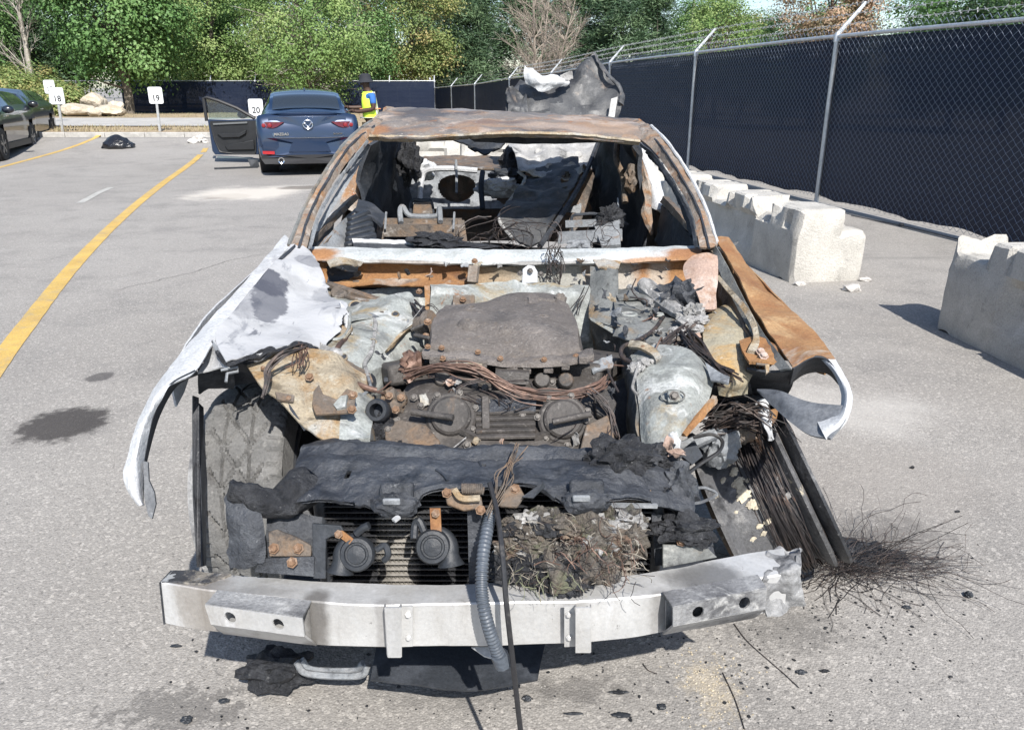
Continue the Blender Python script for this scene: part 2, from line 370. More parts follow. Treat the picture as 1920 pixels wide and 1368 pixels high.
plastic_bk = M('black_plastic', (.022, .025, .03), [((.05, .055, .065), 8, .52, .68, 8), ((.13, .135, .14), 90, .68, .74)], .5, bump=.2, bscale=90)
hose_m = M('grey_corrugated_plastic', (.07, .082, .1), [((.12, .135, .155), 12, .5, .66)], .45)
cable_m = M('black_cable', (.022, .022, .024), [((.08, .075, .07), 14, .58, .66)], .45)
fin_m = M('condenser_fins', (.035, .036, .04), [((.075, .075, .078), 16, .5, .64)], .6, metal=.2, stains_and_light=((752, 1062, 1.5, .045, .06, (.34, .32, .29), 1), (722, 1040, 1.5, .02, .05, (.25, .235, .21), .8), (1150, 1066, 1.5, .06, .05, (.3, .27, .24), 1), (1060, 1085, 1.5, .05, .05, (.25, .22, .2), .8)))  # dark base mixes soot with painted shade; pale spots are painted sunlight
fascia_rust = M('rusted_fascia', (.25, .125, .05), [((.33, .19, .09), 5, .48, .64, 8, .5), ((.14, .06, .028), 6, .5, .66, 8, .6), ((.075, .06, .055), 9, .6, .72, 8)], .85, bump=.5, bscale=80, stains_and_light=((1020, 515, 2.79, .26, .3, (.29, .29, .265), .95), (1150, 520, 2.78, .12, .2, (.34, .33, .3), .85), (930, 508, 2.79, .12, .1, (.26, .2, .13), .8), (1235, 520, 2.77, .05, .1, (.34, .3, .25), .8)))
clump_m = M('burnt_insulation', (.15, .13, .108), [((.33, .31, .28), 8, .55, .65, 8, .8), ((.07, .07, .072), 7, .5, .6, 8, .7), ((.2, .125, .085), 12, .56, .66, 8), ((.55, .53, .5), 24, .6, .66), ((.15, .155, .1), 16, .56, .66)], .95, bump=1, bscale=90, bdist=.02)
ash_flake = M('ash_flake', (.28, .275, .268), [((.12, .118, .115), 22, .46, .62), ((.47, .46, .45), 40, .55, .64)], .9, bump=.6, bscale=120)
pink_ash = M('pinkish_ash', (.34, .245, .2), [((.28, .165, .1), 6, .5, .66, 8, .6), ((.47, .41, .37), 9, .52, .64, 8), ((.11, .08, .065), 36, .62, .7)], .85, bump=.5, bscale=80)
hood_dark = M('scorched_hood_steel', (.07, .072, .076), [((.15, .148, .145), 4, .46, .64, 8, .5), ((.035, .037, .042), 5, .5, .63, 8, .5), ((.2, .16, .13), 8, .6, .7, 8), ((.36, .36, .35), 22, .66, .71)], .55, metal=.2, bump=.3, bscale=40, rvar=.12)
hood_pale = M('ashed_hood_steel', (.36, .355, .345), [((.2, .198, .195), 6, .48, .64, 8, .6), ((.46, .455, .445), 9, .54, .66, 8), ((.08, .08, .08), 7, .56, .66)], .55, bump=.3, bscale=70)
# ================================================================== GROUND
def asphalt():
    m, nt, out = newmat('worn_asphalt'); p = nt.nodes.new('ShaderNodeBsdfPrincipled'); nt.links.new(p.outputs[0], out.inputs[0])
    v = coords(nt, True)
    col = mix(nt, mr(nt, nz(nt, v, .35, 5), .35, .65), (.234, .22, .203), (.277, .262, .243))
    col = mix(nt, mr(nt, nz(nt, v, 2.2, 6, off=2), .45, .7), col, (.2, .19, .178))
    # aggregate: pale and dark stones set in grey binder
    vo = nt.nodes.new('ShaderNodeTexVoronoi'); vo.inputs['Scale'].default_value = 165; nt.links.new(v, vo.inputs['Vector'])
    sc = nt.nodes.new('ShaderNodeSeparateColor'); nt.links.new(vo.outputs['Color'], sc.inputs[0])
    stone = mix(nt, mr(nt, sc.outputs[0], .1, .95), (.135, .127, .118), (.41, .385, .352))
    col = mix(nt, mr(nt, vo.outputs['Distance'], .0, .62, .62, .12), col, stone)
    vo2 = nt.nodes.new('ShaderNodeTexVoronoi'); vo2.inputs['Scale'].default_value = 105; nt.links.new(v, vo2.inputs['Vector'])
    sc2 = nt.nodes.new('ShaderNodeSeparateColor'); nt.links.new(vo2.outputs['Color'], sc2.inputs[0])
    col = mix(nt, mr(nt, sc2.outputs[1], .8, .95, 0, .38), col, (.5, .47, .43))
    col = mix(nt, mr(nt, nz(nt, v, 60, 3, off=8), .6, .7, 0, .6), col, (.1, .095, .09))
    # sparse long marks: tyre rubber and cracks far away
    col = mix(nt, mr(nt, nz(nt, v, 1.1, 6, .6, .4, (.22, 2.4, 1), 4), .6, .74, 0, .35), col, (.13, .125, .12))
    def st(px, py, rpx, rpy, c, s, **k):
        a = atz(px, py); b = atz(px+rpx, py); d = atz(px, py-rpy); e = atz(px, py+rpy)
        return stain(nt, v, col, a.x, a.y, (b-a).length, (d-e).length/2, 0, c, s, **k)
    col = st(118, 795, 90, 35, (.03, .026, .025), .86, noise_amp=.5, soft=.35, nscale=14)
    col = st(187, 706, 26, 10, (.06, .055, .055), .75, noise_amp=.5, nscale=9)
    col = st(425, 368, 52, 6, (.09, .075, .06), .8, noise_amp=.6, nscale=2)
    col = st(480, 362, 150, 18, (.62, .57, .5), .65, noise_amp=.9, soft=.7, nscale=1.2)
    col = st(575, 352, 60, 4, (.1, .085, .07), .7, noise_amp=.8, nscale=2)
    col = st(1335, 1290, 62, 70, (.46, .39, .28), .4, noise_amp=1.6, soft=.9, nscale=26)
    col = st(1680, 900, 330, 75, (.24, .22, .2), .35, noise_amp=.8, soft=.6, nscale=2)
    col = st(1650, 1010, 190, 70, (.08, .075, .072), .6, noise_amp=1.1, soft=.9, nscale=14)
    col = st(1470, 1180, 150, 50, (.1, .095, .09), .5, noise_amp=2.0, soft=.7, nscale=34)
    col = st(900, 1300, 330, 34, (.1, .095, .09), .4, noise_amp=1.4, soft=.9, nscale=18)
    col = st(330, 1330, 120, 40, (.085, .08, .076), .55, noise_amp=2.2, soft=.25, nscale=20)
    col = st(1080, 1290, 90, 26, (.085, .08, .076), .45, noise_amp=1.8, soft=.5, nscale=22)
    col = st(1500, 760, 420, 60, (.5, .48, .45), .4, noise_amp=1., soft=.8, nscale=2)
    nt.links.new(col, p.inputs['Base Color']); p.inputs['Roughness'].default_value = .88; p.inputs['Specular IOR Level'].default_value = .3
    h = mth(nt, 'ADD', mth(nt, 'MULTIPLY', vo.outputs['Distance'], -.8), nz(nt, v, 70, 4, off=3))
    b = nt.nodes.new('ShaderNodeBump'); b.inputs['Strength'].default_value = .55; b.inputs['Distance'].default_value = .004
    nt.links.new(h, b.inputs['Height']); nt.links.new(b.outputs[0], p.inputs['Normal'])
    return m
asphalt_m = asphalt()
paint_y = M('worn_yellow_paint', (.54, .365, .1), [((.33, .285, .21), 2.2, .52, .7, 8, .6), ((.47, .3, .085), 5, .45, .65), ((.36, .29, .18), 7, .55, .68, 8), ((.27, .25, .22), 110, .58, .66)], .8, bump=.4, bscale=140, world_=True)
paint_w = M('worn_white_paint', (.42, .41, .38), [((.33, .32, .3), 30, .45, .55)], .85, world_=True)
conc = M('weathered_concrete', (.47, .45, .41), [((.3, .285, .26), 5, .55, .72, 8, .3, (1, 1, .13)), ((.38, .365, .335), 3, .46, .66, 8, .5), ((.5, .48, .445), 6, .52, .64, 8, .6), ((.27, .26, .24), 9, .6, .7, 8), ((.22, .21, .195), 70, .62, .7)], .9, bump=.8, bscale=60, bdist=.012)
conc_kerb = M('kerb_concrete', (.4, .385, .36), [((.3, .29, .27), 6, .5, .65), ((.5, .48, .45), 14, .55, .65)], .9, bump=.4)
path_m = M('pale_path', (.40, .385, .36), [((.33, .32, .3), 1.2, .45, .65), ((.46, .44, .41), 30, .5, .62)], .9, world_=True, bump=.3)
dry_m = M('dry_verge_soil', (.33, .25, .16), [((.42, .34, .22), 2.2, .46, .64, 8), ((.2, .17, .1), 5, .55, .68, 8), ((.16, .17, .07), 1.4, .6, .72, 8)], .95, world_=True, bump=.8, bscale=12, bdist=.05)
def steps(a, b, n): return [a+(b-a)*k/n for k in range(n+1)]
def sheet(name, xs, ys, zf, mat):
    m = MB(); nx = len(xs)
    vs = [(x, y, zf(x, y)) for y in ys for x in xs]
    fs = [(j*nx+i, j*nx+i+1, (j+1)*nx+i+1, (j+1)*nx+i) for j in range(len(ys)-1) for i in range(nx-1)]
    m.add(vs, fs); return obj(name, m, mat, kind='structure', smooth=60, loc=(0,0,0))
gx = steps(-700, -40, 6)+steps(-36, 12, 48)[0:]+steps(20, 700, 6)
gy = steps(-60, 0, 6)+steps(1, 10, 9)+steps(10.2, 20.4, 51)+steps(21, 30, 9)+steps(32, 60, 14)+steps(80, 900, 8)
sheet('ground', gx, gy, lambda x, y: zg(x, y)-(.25*sst(20.3, 20.45, y)*(1-sst(-7, -3.6, x)) if y > 20.3 else 0), asphalt_m)
vx = steps(-60, -3.6, 40)
def zv(x, y): return zg(x, y)+.03*mnoise.noise(Vector((x*.6, y*.6, 0)))
sheet('verge', vx, steps(20.52, 23, 5), lambda x, y: zv(x, y), dry_m)
sheet('path', vx, steps(22.9, 29.1, 5), lambda x, y: zg(x, y)+.035, path_m)
sheet('verge', vx, steps(29, 75, 24), lambda x, y: zv(x, y)+.03, dry_m)
# kerb along the end of the stalls
m = MB(); ks = steps(-34, -4.2, 30)
for a, b in zip(ks, ks[1:]):
    z0 = zg(a, 20.2)-.1
    m.box(((a+b)/2, 20.42, z0+.1), ((b-a)-.012, .18, .215))
k = obj('kerb', m, conc_kerb, kind='structure', loc=(0,0,0), bevel=.015)
# painted stall lines: the near one bends as the lot rises
def strip(name, centre, w, mat, label, dz=.004):
    m = MB(); n = len(centre); vs = []
    for i, c in enumerate(centre):
        t = (centre[min(i+1, n-1)]-centre[max(i-1, 0)]); t.z = 0; t.normalize(); s_ = Vector((t.y, -t.x, 0))
        for k in (-1, 1):
            j = 1+.07*mnoise.noise(c*9+Vector((k*9, 0, 0)))
            q = c+s_*w/2*k*j; vs.append((q.x, q.y, zg(q.x, q.y)+dz))
    fs = [(2*i, 2*i+1, 2*i+3, 2*i+2) for i in range(n-1)]
    m.add(vs, fs); o = obj(name, m, mat, kind='structure', loc=(0,0,0)); return o
ln = [atg(*p) for p in ((-60, 765), (0, 676), (50, 610), (100, 545), (150, 486), (210, 425), (270, 372), (325, 330), (376, 290))]
strip('stall_line', spline(ln, 70), .125, paint_y, '')
strip('stall_line', spline([atg(*p) for p in ((-90, 336), (0, 314), (60, 298), (120, 281), (195, 259))], 40), .12, paint_y, '')
strip('stall_line', spline([atg(*p) for p in ((381, 286), (386, 278))], 4), .12, paint_y, '')
strip('stall_line', spline([atg(*p) for p in ((150, 381), (185, 362), (208, 352))], 10), .1, paint_w, '')
crack_m = M('crack_dark', (.12, .113, .106), [((.17, .16, .15), 20, .5, .65)], .95, world_=True)  # darker grey for the thin crack strips
for ck in (((215, 545), (290, 527), (330, 518), (370, 508), (440, 487), (505, 476)), ((440, 424), (480, 426), (530, 428))):
    cl = [atz(*p) for p in ck]; cl = spline(cl, 60); cl = [q+Vector((.03*mnoise.noise(q*14), .05*mnoise.noise(q*11+Vector((5, 0, 0))), 0)) for q in cl]
    strip('asphalt_crack', cl, .005, crack_m, '', .004)
# dry grass tufts on the verge (nobody could count them)
def blades(name, spots, h, mat, n=9, w=.012, label=None, cat=None, spread=.08):
    P = []; F = []
    for p in spots:
        for _ in range(n):
            a = random.uniform(0, 6.28); d = Vector((math.cos(a), math.sin(a), 0)); hh = h*random.uniform(.5, 1.2)
            b = p+Vector((random.gauss(0, spread), random.gauss(0, spread), -.01)); s_ = Vector((-d.y, d.x, 0))*w/2
            k = len(P); lean = random.uniform(.1, .8)*hh
            P += [b-s_, b+s_, b+d*lean*.5+Vector((0,0,hh*.65))+s_*.6, b+d*lean+Vector((0,0,hh))]; F += [(k, k+1, k+2), (k, k+2, k+3)]
    m = MB(); m.add(P, F); o = obj(name, m, mat, kind='stuff', loc=(0,0,0), smooth=0)
    if label: tag(o, label, cat)
    return o
straw = M('straw', (.36, .3, .19), [((.24, .2, .11), 3, .45, .6), ((.2, .22, .08), 1.1, .55, .65)], .9, world_=True)
sp = []
for _ in range(1500):
    x = random.uniform(-26, -4); y = random.choice((random.uniform(20.6, 22.9), random.uniform(29.4, 45)))
    sp.append(Vector((x, y, zg(x, y)+.02)))
blades('dry_grass', sp, .09, straw, 6, .016, 'dry straw coloured grass covering the verges along the path', 'grass')

# ================================================================== FENCES
steel = M('galvanised_steel', (.52, .54, .56), [((.42, .44, .46), 9, .45, .65), ((.62, .63, .64), 30, .52, .64)], .45, metal=.6, rvar=.1)
wire_g = M('galvanised_wire', (.2, .235, .3), [], .5, metal=.5)
barb_m = M('barbed_wire_steel', (.36, .37, .38), [], .5, metal=.4)
def screen_mat():
    m, nt, out = newmat('black_privacy_mesh'); v = coords(nt, True)
    p = nt.nodes.new('ShaderNodeBsdfPrincipled'); p.inputs['Roughness'].default_value = .62; p.inputs['Specular IOR Level'].default_value = .18
    c = mix(nt, mr(nt, nz(nt, v, 3, 5, .6, .2, (.25, .25, 5)), .4, .7), (.0075, .0135, .033), (.0115, .018, .038))
    nt.links.new(c, p.inputs['Base Color'])
    t = nt.nodes.new('ShaderNodeBsdfTransparent'); ms = nt.nodes.new('ShaderNodeMixShader'); ms.inputs[0].default_value = .018
    nt.links.new(p.outputs[0], ms.inputs[1]); nt.links.new(t.outputs[0], ms.inputs[2]); nt.links.new(ms.outputs[0], out.inputs[0])
    b = nt.nodes.new('ShaderNodeBump'); b.inputs['Strength'].default_value = .5; b.inputs['Distance'].default_value = .03
    nt.links.new(nz(nt, v, 2.2, 4, off=2), b.inputs['Height']); nt.links.new(b.outputs[0], p.inputs['Normal'])
    return m
screen_m = screen_mat()
post_mesh = {}
def fence_run(root, tops, h, arms, screen=(0, 99), mesh_to=0, gap=.1, mid=False, cell=.1, barbs=0, post_r=.03):
    """tops: rail points at each post"""
    base = WL[root.name]
    for i, p in enumerate(tops):
        b = Vector((p.x, p.y, p.z-h))
        t = (tops[min(i+1, len(tops)-1)]-tops[max(i-1, 0)]); t.z = 0; t.normalize(); nrm = Vector((-t.y, t.x, 0))
        key = (round(h, 2), post_r)
        if key not in post_mesh:
            post_mesh[key] = mesh_of(MB().tube([(0,0,-.12), (0,0,h)], post_r, 10), 'post', steel)
            post_mesh[key, 'c'] = mesh_of(MB().lathe([(0,.05), (post_r*.9,.045), (post_r*1.35,.02), (post_r*1.35,-.07), (post_r,-.07)], (0,0,0), (0,0,1), 10), 'post_cap', steel)
        o = bpy.data.objects.new('post', post_mesh[key]); C.objects.link(o); o.parent = root; o.location = b-base
        WL[o.name] = b
        o2 = bpy.data.objects.new('post_cap', post_mesh[key, 'c']); C.objects.link(o2); o2.parent = root; o2.location = p-base
        if arms:
            m = MB(); e = p+nrm*arms[0]+Vector((0,0,arms[1]))
            m.bar(p+Vector((0,0,.01)), e, .045, .022, nrm); m.bar(p+nrm*.015+Vector((0,0,.02)), e+nrm*.004, .012, .035, nrm)
            obj('barb_arm', m, steel, root)
    rl = MB(); rl.tube(spline([q+Vector((0,0,.0)) for q in tops], len(tops)*6) if len(tops) > 2 else tops, .022, 8)
    obj('top_rail', rl, steel, root)
    if mid: obj('mid_rail', MB().tube([q-Vector((0,0,h*.52)) for q in tops], .02, 6), steel, root)
    off = .045
    for i in range(len(tops)-1):                            # screen panel and chain link of each bay
        a, b = tops[i], tops[i+1]; t = b-a; L = Vector((t.x, t.y, 0)).length; tt = t/L; nrm = Vector((-tt.y, tt.x, 0)).normalized()
        if screen[0] <= i < screen[1]:
            nu = max(8, int(L/.12)); rows = []
            vs = []; nv = 6
            for k in range(nu+1):
                s_ = L*k/nu; q = a+tt*s_
                bot = gap+.05*abs(math.sin(s_*2.1+i))+.025*mnoise.noise(q*3)
                for j in range(nv+1):
                    z = -.03+(-(h-bot)+.03)*j/nv
                    w = .012*mnoise.noise(Vector((q.x*2, q.y*2, z*2)))
                    vs.append(q+Vector((0,0,z))-nrm*(off+w))
            fs = [(k*(nv+1)+j, (k+1)*(nv+1)+j, (k+1)*(nv+1)+j+1, k*(nv+1)+j+1) for k in range(nu) for j in range(nv)]
            obj('privacy_screen', MB().add(vs, fs), screen_m, root)
        if i < mesh_to:
            m = MB(); n = int(L/(cell/2)); dz = cell*.44; nzs = int((h-.06+.09)/dz); r = .0026
            c_, s_ = [], []
            for k in range(n):
                pl = []
                for j in range(nzs+1):
                    x = (k+((j+k) % 2))*cell/2; z = .09-j*dz
                    pl.append(a+tt*min(x, L)+Vector((0,0,z))+nrm*(.004 if j % 2 else -.004-.01*0)-nrm*.03)
                base_n = len(m.v); m2 = MB(); m2.tube(pl, r, 3, caps=False); m.add(m2.v, m2.f)
            obj('chain_link', m, wire_g, root, kind='stuff')
    if arms and barbs:
        for q in range(3):
            f = (q+1)/3*.97; m = MB(); line = []
            for i, p in enumerate(tops):
                t = (tops[min(i+1, len(tops)-1)]-tops[max(i-1, 0)]); t.z = 0; t.normalize(); nrm = Vector((-t.y, t.x, 0))
                line.append(p+nrm*arms[0]*f+Vector((0,0,arms[1]*f+.01)))
            m.tube(spline(line, len(line)*8), .003, 4)
            for i in range(min(barbs, len(line)-1)):
                a, b = line[i], line[i+1]; n = int((b-a).length/.12)
                for k in range(n):
                    c = a.lerp(b, (k+.5)/n); d = Vector((random.uniform(-1,1), random.uniform(-1,1), random.uniform(-1,1))).normalized()*.028
                    m.bar(c-d, c+d, .005, .005); d2 = d.orthogonal(); m.bar(c-d2, c+d2, .005, .005)
            obj('barbed_wire', m, barb_m, root, kind='stuff')
RF = [Vector((5.35, 4.6, 2.02)), at(1570, 68, 10.8), at(1305, 98.5, 15.35), at(1144, 118, 20.96), at(1034, 137, 26.3), at(955, 147, 31.6), at(890, 158, 36.9), at(846, 162, 42.2), at(806, 166, 47)]
rf = thing('chain_link_fence', 'long chain link fence with black privacy screen and barbed wire arms beside the barriers', 'fence', (4.24, 11.03, 0))
fence_run(rf, RF, 2.1, (-.34, .4), mesh_to=4, barbs=5, gap=.06)
CF = [at(806, 166, 47.05), at(768, 168, 48), at(745, 168, 49), at(723, 167, 50), at(690, 166, 51)]
cf = thing('corner_fence', 'short far run of screened fence with slanted arms beyond the standing person', 'fence', (-5.2, 48, -.5))
fence_run(cf, CF, 2.2, (-.3, .45), barbs=0)
bfz = 1.85
BF = [Vector((px_x(p, 46, 1.8), 46, bfz+.004*(k % 2))) for k, p in enumerate(range(-110, 820, 84))]
bf = thing('boundary_fence', 'dark screened fence with steel posts across the back below the trees', 'fence', (-18, 46, .14))
fence_run(bf, BF, 1.72, (.22, .28), screen=(4, 99), mid=True, gap=.02, post_r=.035)
tall = thing('gate_post', 'tall thick steel post where the two far fences meet', 'post', (at(806, 150, 46.4).x, 46.4, -.5))
zt = at(806, 148, 46.4).z
obj('shaft', MB().tube([(tall.location.x, 46.4, -.55), (tall.location.x, 46.4, zt)], .06, 10), steel, tall)
obj('cap', MB().blob((tall.location.x, 46.4, zt), .065, 2, 0), steel, tall)

# ================================================================== CONCRETE BARRIERS
def barrier(p0, d, L, label, h=.575, lumps=3, seed=0, w=.62, group='concrete barrier blocks in the lot', broken=True, sub=.03):
    """block with a castellated top; p0 is its near left foot, d its direction, its width lies to the right of d"""
    d = Vector(d).normalized(); s_ = Vector((d.y, -d.x, 0)); mb = MB()
    nl = int(L/sub)
    def top(s):
        ph = (s/L*lumps) % 1
        return h-.125*(sst(.58, .63, ph)-sst(.95, 1.0, ph))
    prof0 = [(0, 0), (0, .12), (0, .24), (0, .36), (.012, .44)]
    sec = []
    for i in range(nl+1):
        s = L*i/nl; H_ = top(s)
        pr = [(0, -.01), (0, .08), (0, .16), (.0, .24), (.0, .32), (.005, .40), (.02, min(.46, H_-.03)), (.03, H_-.015), (.05, H_), (.14, H_), (.26, H_), (.38, H_), (.41, H_-.015), (.42, H_-.06), (.44, .43), (.5, .41), (w-.03, .40), (w, .36), (w, .24), (w, .1), (w-.01, -.01), (w*.5, -.01)]
        ph = s/L
        row = []
        for k, (a, z) in enumerate(pr):
            if .28 < ph < .8 and 2 <= k <= 5: a += .07*(sst(.28, .32, ph)-sst(.76, .8, ph))*(1 if k in (3, 4, 5) else .5)      # shallow pocket in the long face
            e = min(s, L-s); rnd = .02*max(0, 1-e/.05)**2
            aa = a+(rnd if a < w/2 else -rnd)
            q = p0+d*s+s_*aa+Vector((0,0,z-(rnd if z > .3 else 0)))
            nv = mnoise.noise_vector(q*7+Vector((seed, 0, 0)))*.004+mnoise.noise_vector(q*22+Vector((seed, 3, 0)))*.004
            cn = mnoise.noise(q*8+Vector((seed*3.1, 1, 2)))
            edge = k in (6, 7, 8, 11, 12, 13, 14, 16, 17) or e < .03
            if broken and edge and cn > .12+.12*(e > .3): q = q+(-s_ if a > w/2 else s_)*min(.04, (cn-.12)*.2)-Vector((0,0,min(.035, (cn-.12)*.14)))
            if z < .05 and e < .25 and broken: q.z += .06*max(0, mnoise.noise(q*6+Vector((seed, 9, 1))))
            row.append(q+nv)
        sec.append(row)
    n = len(sec[0]); vs = [v for r in sec for v in r]; fs = []
    for i in range(nl):
        for k in range(n): fs.append((i*n+k, i*n+(k+1) % n, (i+1)*n+(k+1) % n, (i+1)*n+k))
    for (i, fl) in ((0, 1), (nl, 0)):                       # rough end faces
        c = sum(sec[i], Vector())/n; ring = [i*n+k for k in range(n)]; prev = ring
        for f in (.72, .42, .14):
            cur = []
            for k in range(n):
                q = sec[i][k].lerp(c, 1-f); q = q+mnoise.noise_vector(q*9)*.012+(-d if fl else d)*.018; cur.append(len(vs)); vs.append(q)
            for k in range(n):
                k2 = (k+1) % n; f_ = (prev[k], cur[k], cur[k2], prev[k2]); fs.append(f_ if fl else f_[::-1])
            prev = cur
        fs.append(tuple(prev)[::-1] if fl else tuple(prev))
    mb.v = vs; mb.f = [f[::-1] for f in fs]
    o = obj('concrete_barrier', mb, conc, smooth=26); return tag(o, label, 'barrier', group)
fd = Vector((-.173, .985, 0)).normalized()
b1 = atz(1482, 531, 0)
barrier(b1, fd, 2.5, 'chipped concrete barrier with a bright broken end, right of the burnt car', seed=1, lumps=3)
b2 = atz(1752, 618, 0)+Vector((.02, .05, 0))
barrier(b2+Vector((.22, -2.5, 0)), (-.22, 2.5, 0), 2.5, 'concrete barrier nearest the viewer, its long shaded face cut by the picture edge', seed=2, lumps=3, h=.62)
q1 = b1+fd*2.62+Vector((.03, 0, 0))
barrier(q1, fd, 2.5, 'concrete barrier second in the row, mostly hidden behind the burnt car pillar', seed=3)
barrier(q1+fd*2.62, fd, 2.5, 'concrete barrier third in the row along the fence, low behind the burnt car', seed=4)
for k, (px, yy, lb) in enumerate(((752, 14.4, 'white concrete barrier seen through the left of the burnt car windscreen'), (868, 14.2, 'white concrete barrier with dark notches seen through the middle of the wreck'), (985, 14.5, 'white concrete barrier half hidden by the loose bonnet sheet'))):
    x0 = px_x(px, yy, .4)+.52
    barrier(Vector((x0+.6, yy, zg(x0, yy))), (-1, .02, 0), 1.15, lb, h=.68, lumps=2, seed=5+k, sub=.06)
# cable strung between two barriers
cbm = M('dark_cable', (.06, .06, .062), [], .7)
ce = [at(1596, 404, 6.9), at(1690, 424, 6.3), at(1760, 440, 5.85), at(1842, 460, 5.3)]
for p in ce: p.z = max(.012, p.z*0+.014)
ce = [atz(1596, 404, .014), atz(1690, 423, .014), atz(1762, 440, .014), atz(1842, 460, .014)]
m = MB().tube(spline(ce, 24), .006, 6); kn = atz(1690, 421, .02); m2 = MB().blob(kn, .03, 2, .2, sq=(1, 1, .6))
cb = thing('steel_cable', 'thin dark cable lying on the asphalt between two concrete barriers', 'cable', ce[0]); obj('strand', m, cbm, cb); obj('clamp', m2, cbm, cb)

# ================================================================== PARKING SIGNS
sign_w = M('sign_white', (.72, .73, .74), [((.62, .63, .64), 6, .5, .7)], .5)
sign_k = M('sign_black', (.03, .03, .03), [], .6)
grey_post = M('sign_post_steel', (.45, .46, .46), [((.34, .35, .36), 12, .5, .65)], .6, metal=.4)
def text_mesh(name, s, size, mat, ext=.002, bold=0):
    cu = bpy.data.curves.new(name, 'FONT'); cu.body = s; cu.size = size; cu.align_x = 'CENTER'; cu.align_y = 'CENTER'; cu.extrude = ext; cu.offset = bold; cu.resolution_u = 3
    o = bpy.data.objects.new(name, cu); C.objects.link(o); bpy.context.view_layer.update()
    me = bpy.data.meshes.new_from_object(o.evaluated_get(bpy.context.evaluated_depsgraph_get())); bpy.data.objects.remove(o); me.materials.clear(); me.materials.append(mat); return me
def sign(px, pyb, pyt, num, Y, label, w=.36, h=.40, lean=0.):
    p = at(px, pyb, Y); p.z = zg(p.x, Y); tp = at(px-lean, (pyt[0]+pyt[1])/2, Y)
    t = thing('parking_sign', label, 'sign', p, 0, 'numbered parking stall signs along the kerb')
    obj('post', MB().bar(p-Vector((0,0,.1)), Vector((tp.x, Y+.02, tp.z+h*.45)), .055, .03, (0,1,0)), grey_post, t)
    m = MB(); poly = []; r = .045
    for cx, cz, a0 in ((w/2-r, h/2-r, 0), (-w/2+r, h/2-r, 90), (-w/2+r, -h/2+r, 180), (w/2-r, -h/2+r, 270)):
        for k in range(5): a = R(a0+k*22.5); poly.append(Vector((tp.x+cx+r*math.cos(a), Y-.012, tp.z+cz+r*math.sin(a))))
    plate = obj('plate', m.plate(poly, .006), sign_w, t)
    me = text_mesh('number', num, .2, sign_k, bold=.003)
    o = bpy.data.objects.new('number', me); C.objects.link(o); o.parent = plate; o.rotation_euler = (math.pi/2, 0, 0)
    o.location = Vector((tp.x, Y-.018, tp.z-h*.18))-WL[plate.name]
    me = text_mesh('small_print', 'RESERVED', .055, M('sign_grey', (.55, .56, .57), [], .6))
    o = bpy.data.objects.new('small_print', me); C.objects.link(o); o.parent = plate; o.rotation_euler = (math.pi/2, 0, 0)
    o.location = Vector((tp.x, Y-.018, tp.z+h*.22))-WL[plate.name]
sign(118, 249, (167, 193), '18', 20.8, 'white parking sign numbered 18 on a leaning post by the dark cars', lean=11)
sign(300, 247, (166, 192), '19', 20.9, 'white parking sign numbered 19 standing alone on the kerb verge', lean=8)
sign(484, 243, (187, 216), '20', 20.4, 'white parking sign numbered 20 beside the open door of the blue car', lean=4)
sign(98, 238, (154, 172), '17', 26., 'white parking sign numbered 17 partly hidden behind sign 18', w=.34, lean=5)

# ================================================================== BOULDERS, LOOSE THINGS
rock_m = M('pale_limestone', (.48, .42, .33), [((.38, .31, .22), 2.2, .46, .64, 8, .6), ((.58, .54, .46), 3, .52, .66, 8, .8), ((.22, .18, .14), 5, .6, .7, 8, 1.2)], .92, bump=.9, bscale=9, bdist=.06)
def boulder(px, py, Y, wpx, hpx, label, seed, tilt=0):
    c = at(px, py, Y); r = wpx/FPX*(Y*cP+.4)/2; hz = hpx/FPX*Y/2
    m = MB(); bm = bmesh.new(); bmesh.ops.create_icosphere(bm, subdivisions=4, radius=1)
    for v in bm.verts:
        p = v.co; k = 1
        for q in range(9):                                   # cut by random planes: a quarried block
            rr = random.Random(seed*31+q); n = Vector((rr.uniform(-1,1), rr.uniform(-1,1), rr.uniform(-1,1))).normalized(); dd = rr.uniform(.62, .85)
            t = p.normalized().dot(n)
            if t > 0: k = min(k, dd/t)
        k += .05*mnoise.fractal(p*4+Vector((seed,0,0)), 1, 2, 4)
        v.co = Vector((p.x*r*k, p.y*r*.8*k, p.z*hz*k))*1.12
        if tilt: v.co = Matrix.Rotation(tilt, 3, 'Y')@v.co
    m.add([v.co+c for v in bm.verts], [tuple(v.index for v in f.verts) for f in bm.faces]); bm.free()
    tag(obj('boulder', m, rock_m, smooth=25), label, 'rock', 'quarried boulders heaped behind the path')
boulder(178, 194, 33.5, 46, 34, 'tallest pale boulder standing on top of the heap behind the path', 3, .25)
boulder(146, 208, 32.5, 62, 26, 'wide low tan boulder at the left of the heap', 5)
boulder(203, 208, 32.6, 58, 22, 'long flat tan boulder at the right front of the heap', 8)
boulder(216, 199, 35., 30, 22, 'small grey boulder at the back right of the heap', 11)
boulder(176, 213, 32., 26, 14, 'small rough boulder wedged low in the middle of the heap', 14)
bag_m = M('black_bin_bag', (.012, .012, .014), [((.02, .02, .024), 6, .5, .7)], .22, spec=.6, bump=.5, bscale=9, bdist=.05)
c = atg(222, 277); m = MB(); bm = bmesh.new(); bmesh.ops.create_icosphere(bm, subdivisions=4, radius=1)
for v in bm.verts:
    p = v.co.copy(); k = 1+.10*mnoise.fractal(p*2.5, 1, 2, 4)+.05*abs(mnoise.noise(p*6))
    r_ = math.hypot(p.x, p.y); v.co = Vector((p.x*.36*k*(1.0+.25*max(0, -p.z)), p.y*.26*k, max(-.01, (p.z+.25)*.235*k*(1-.35*r_))))
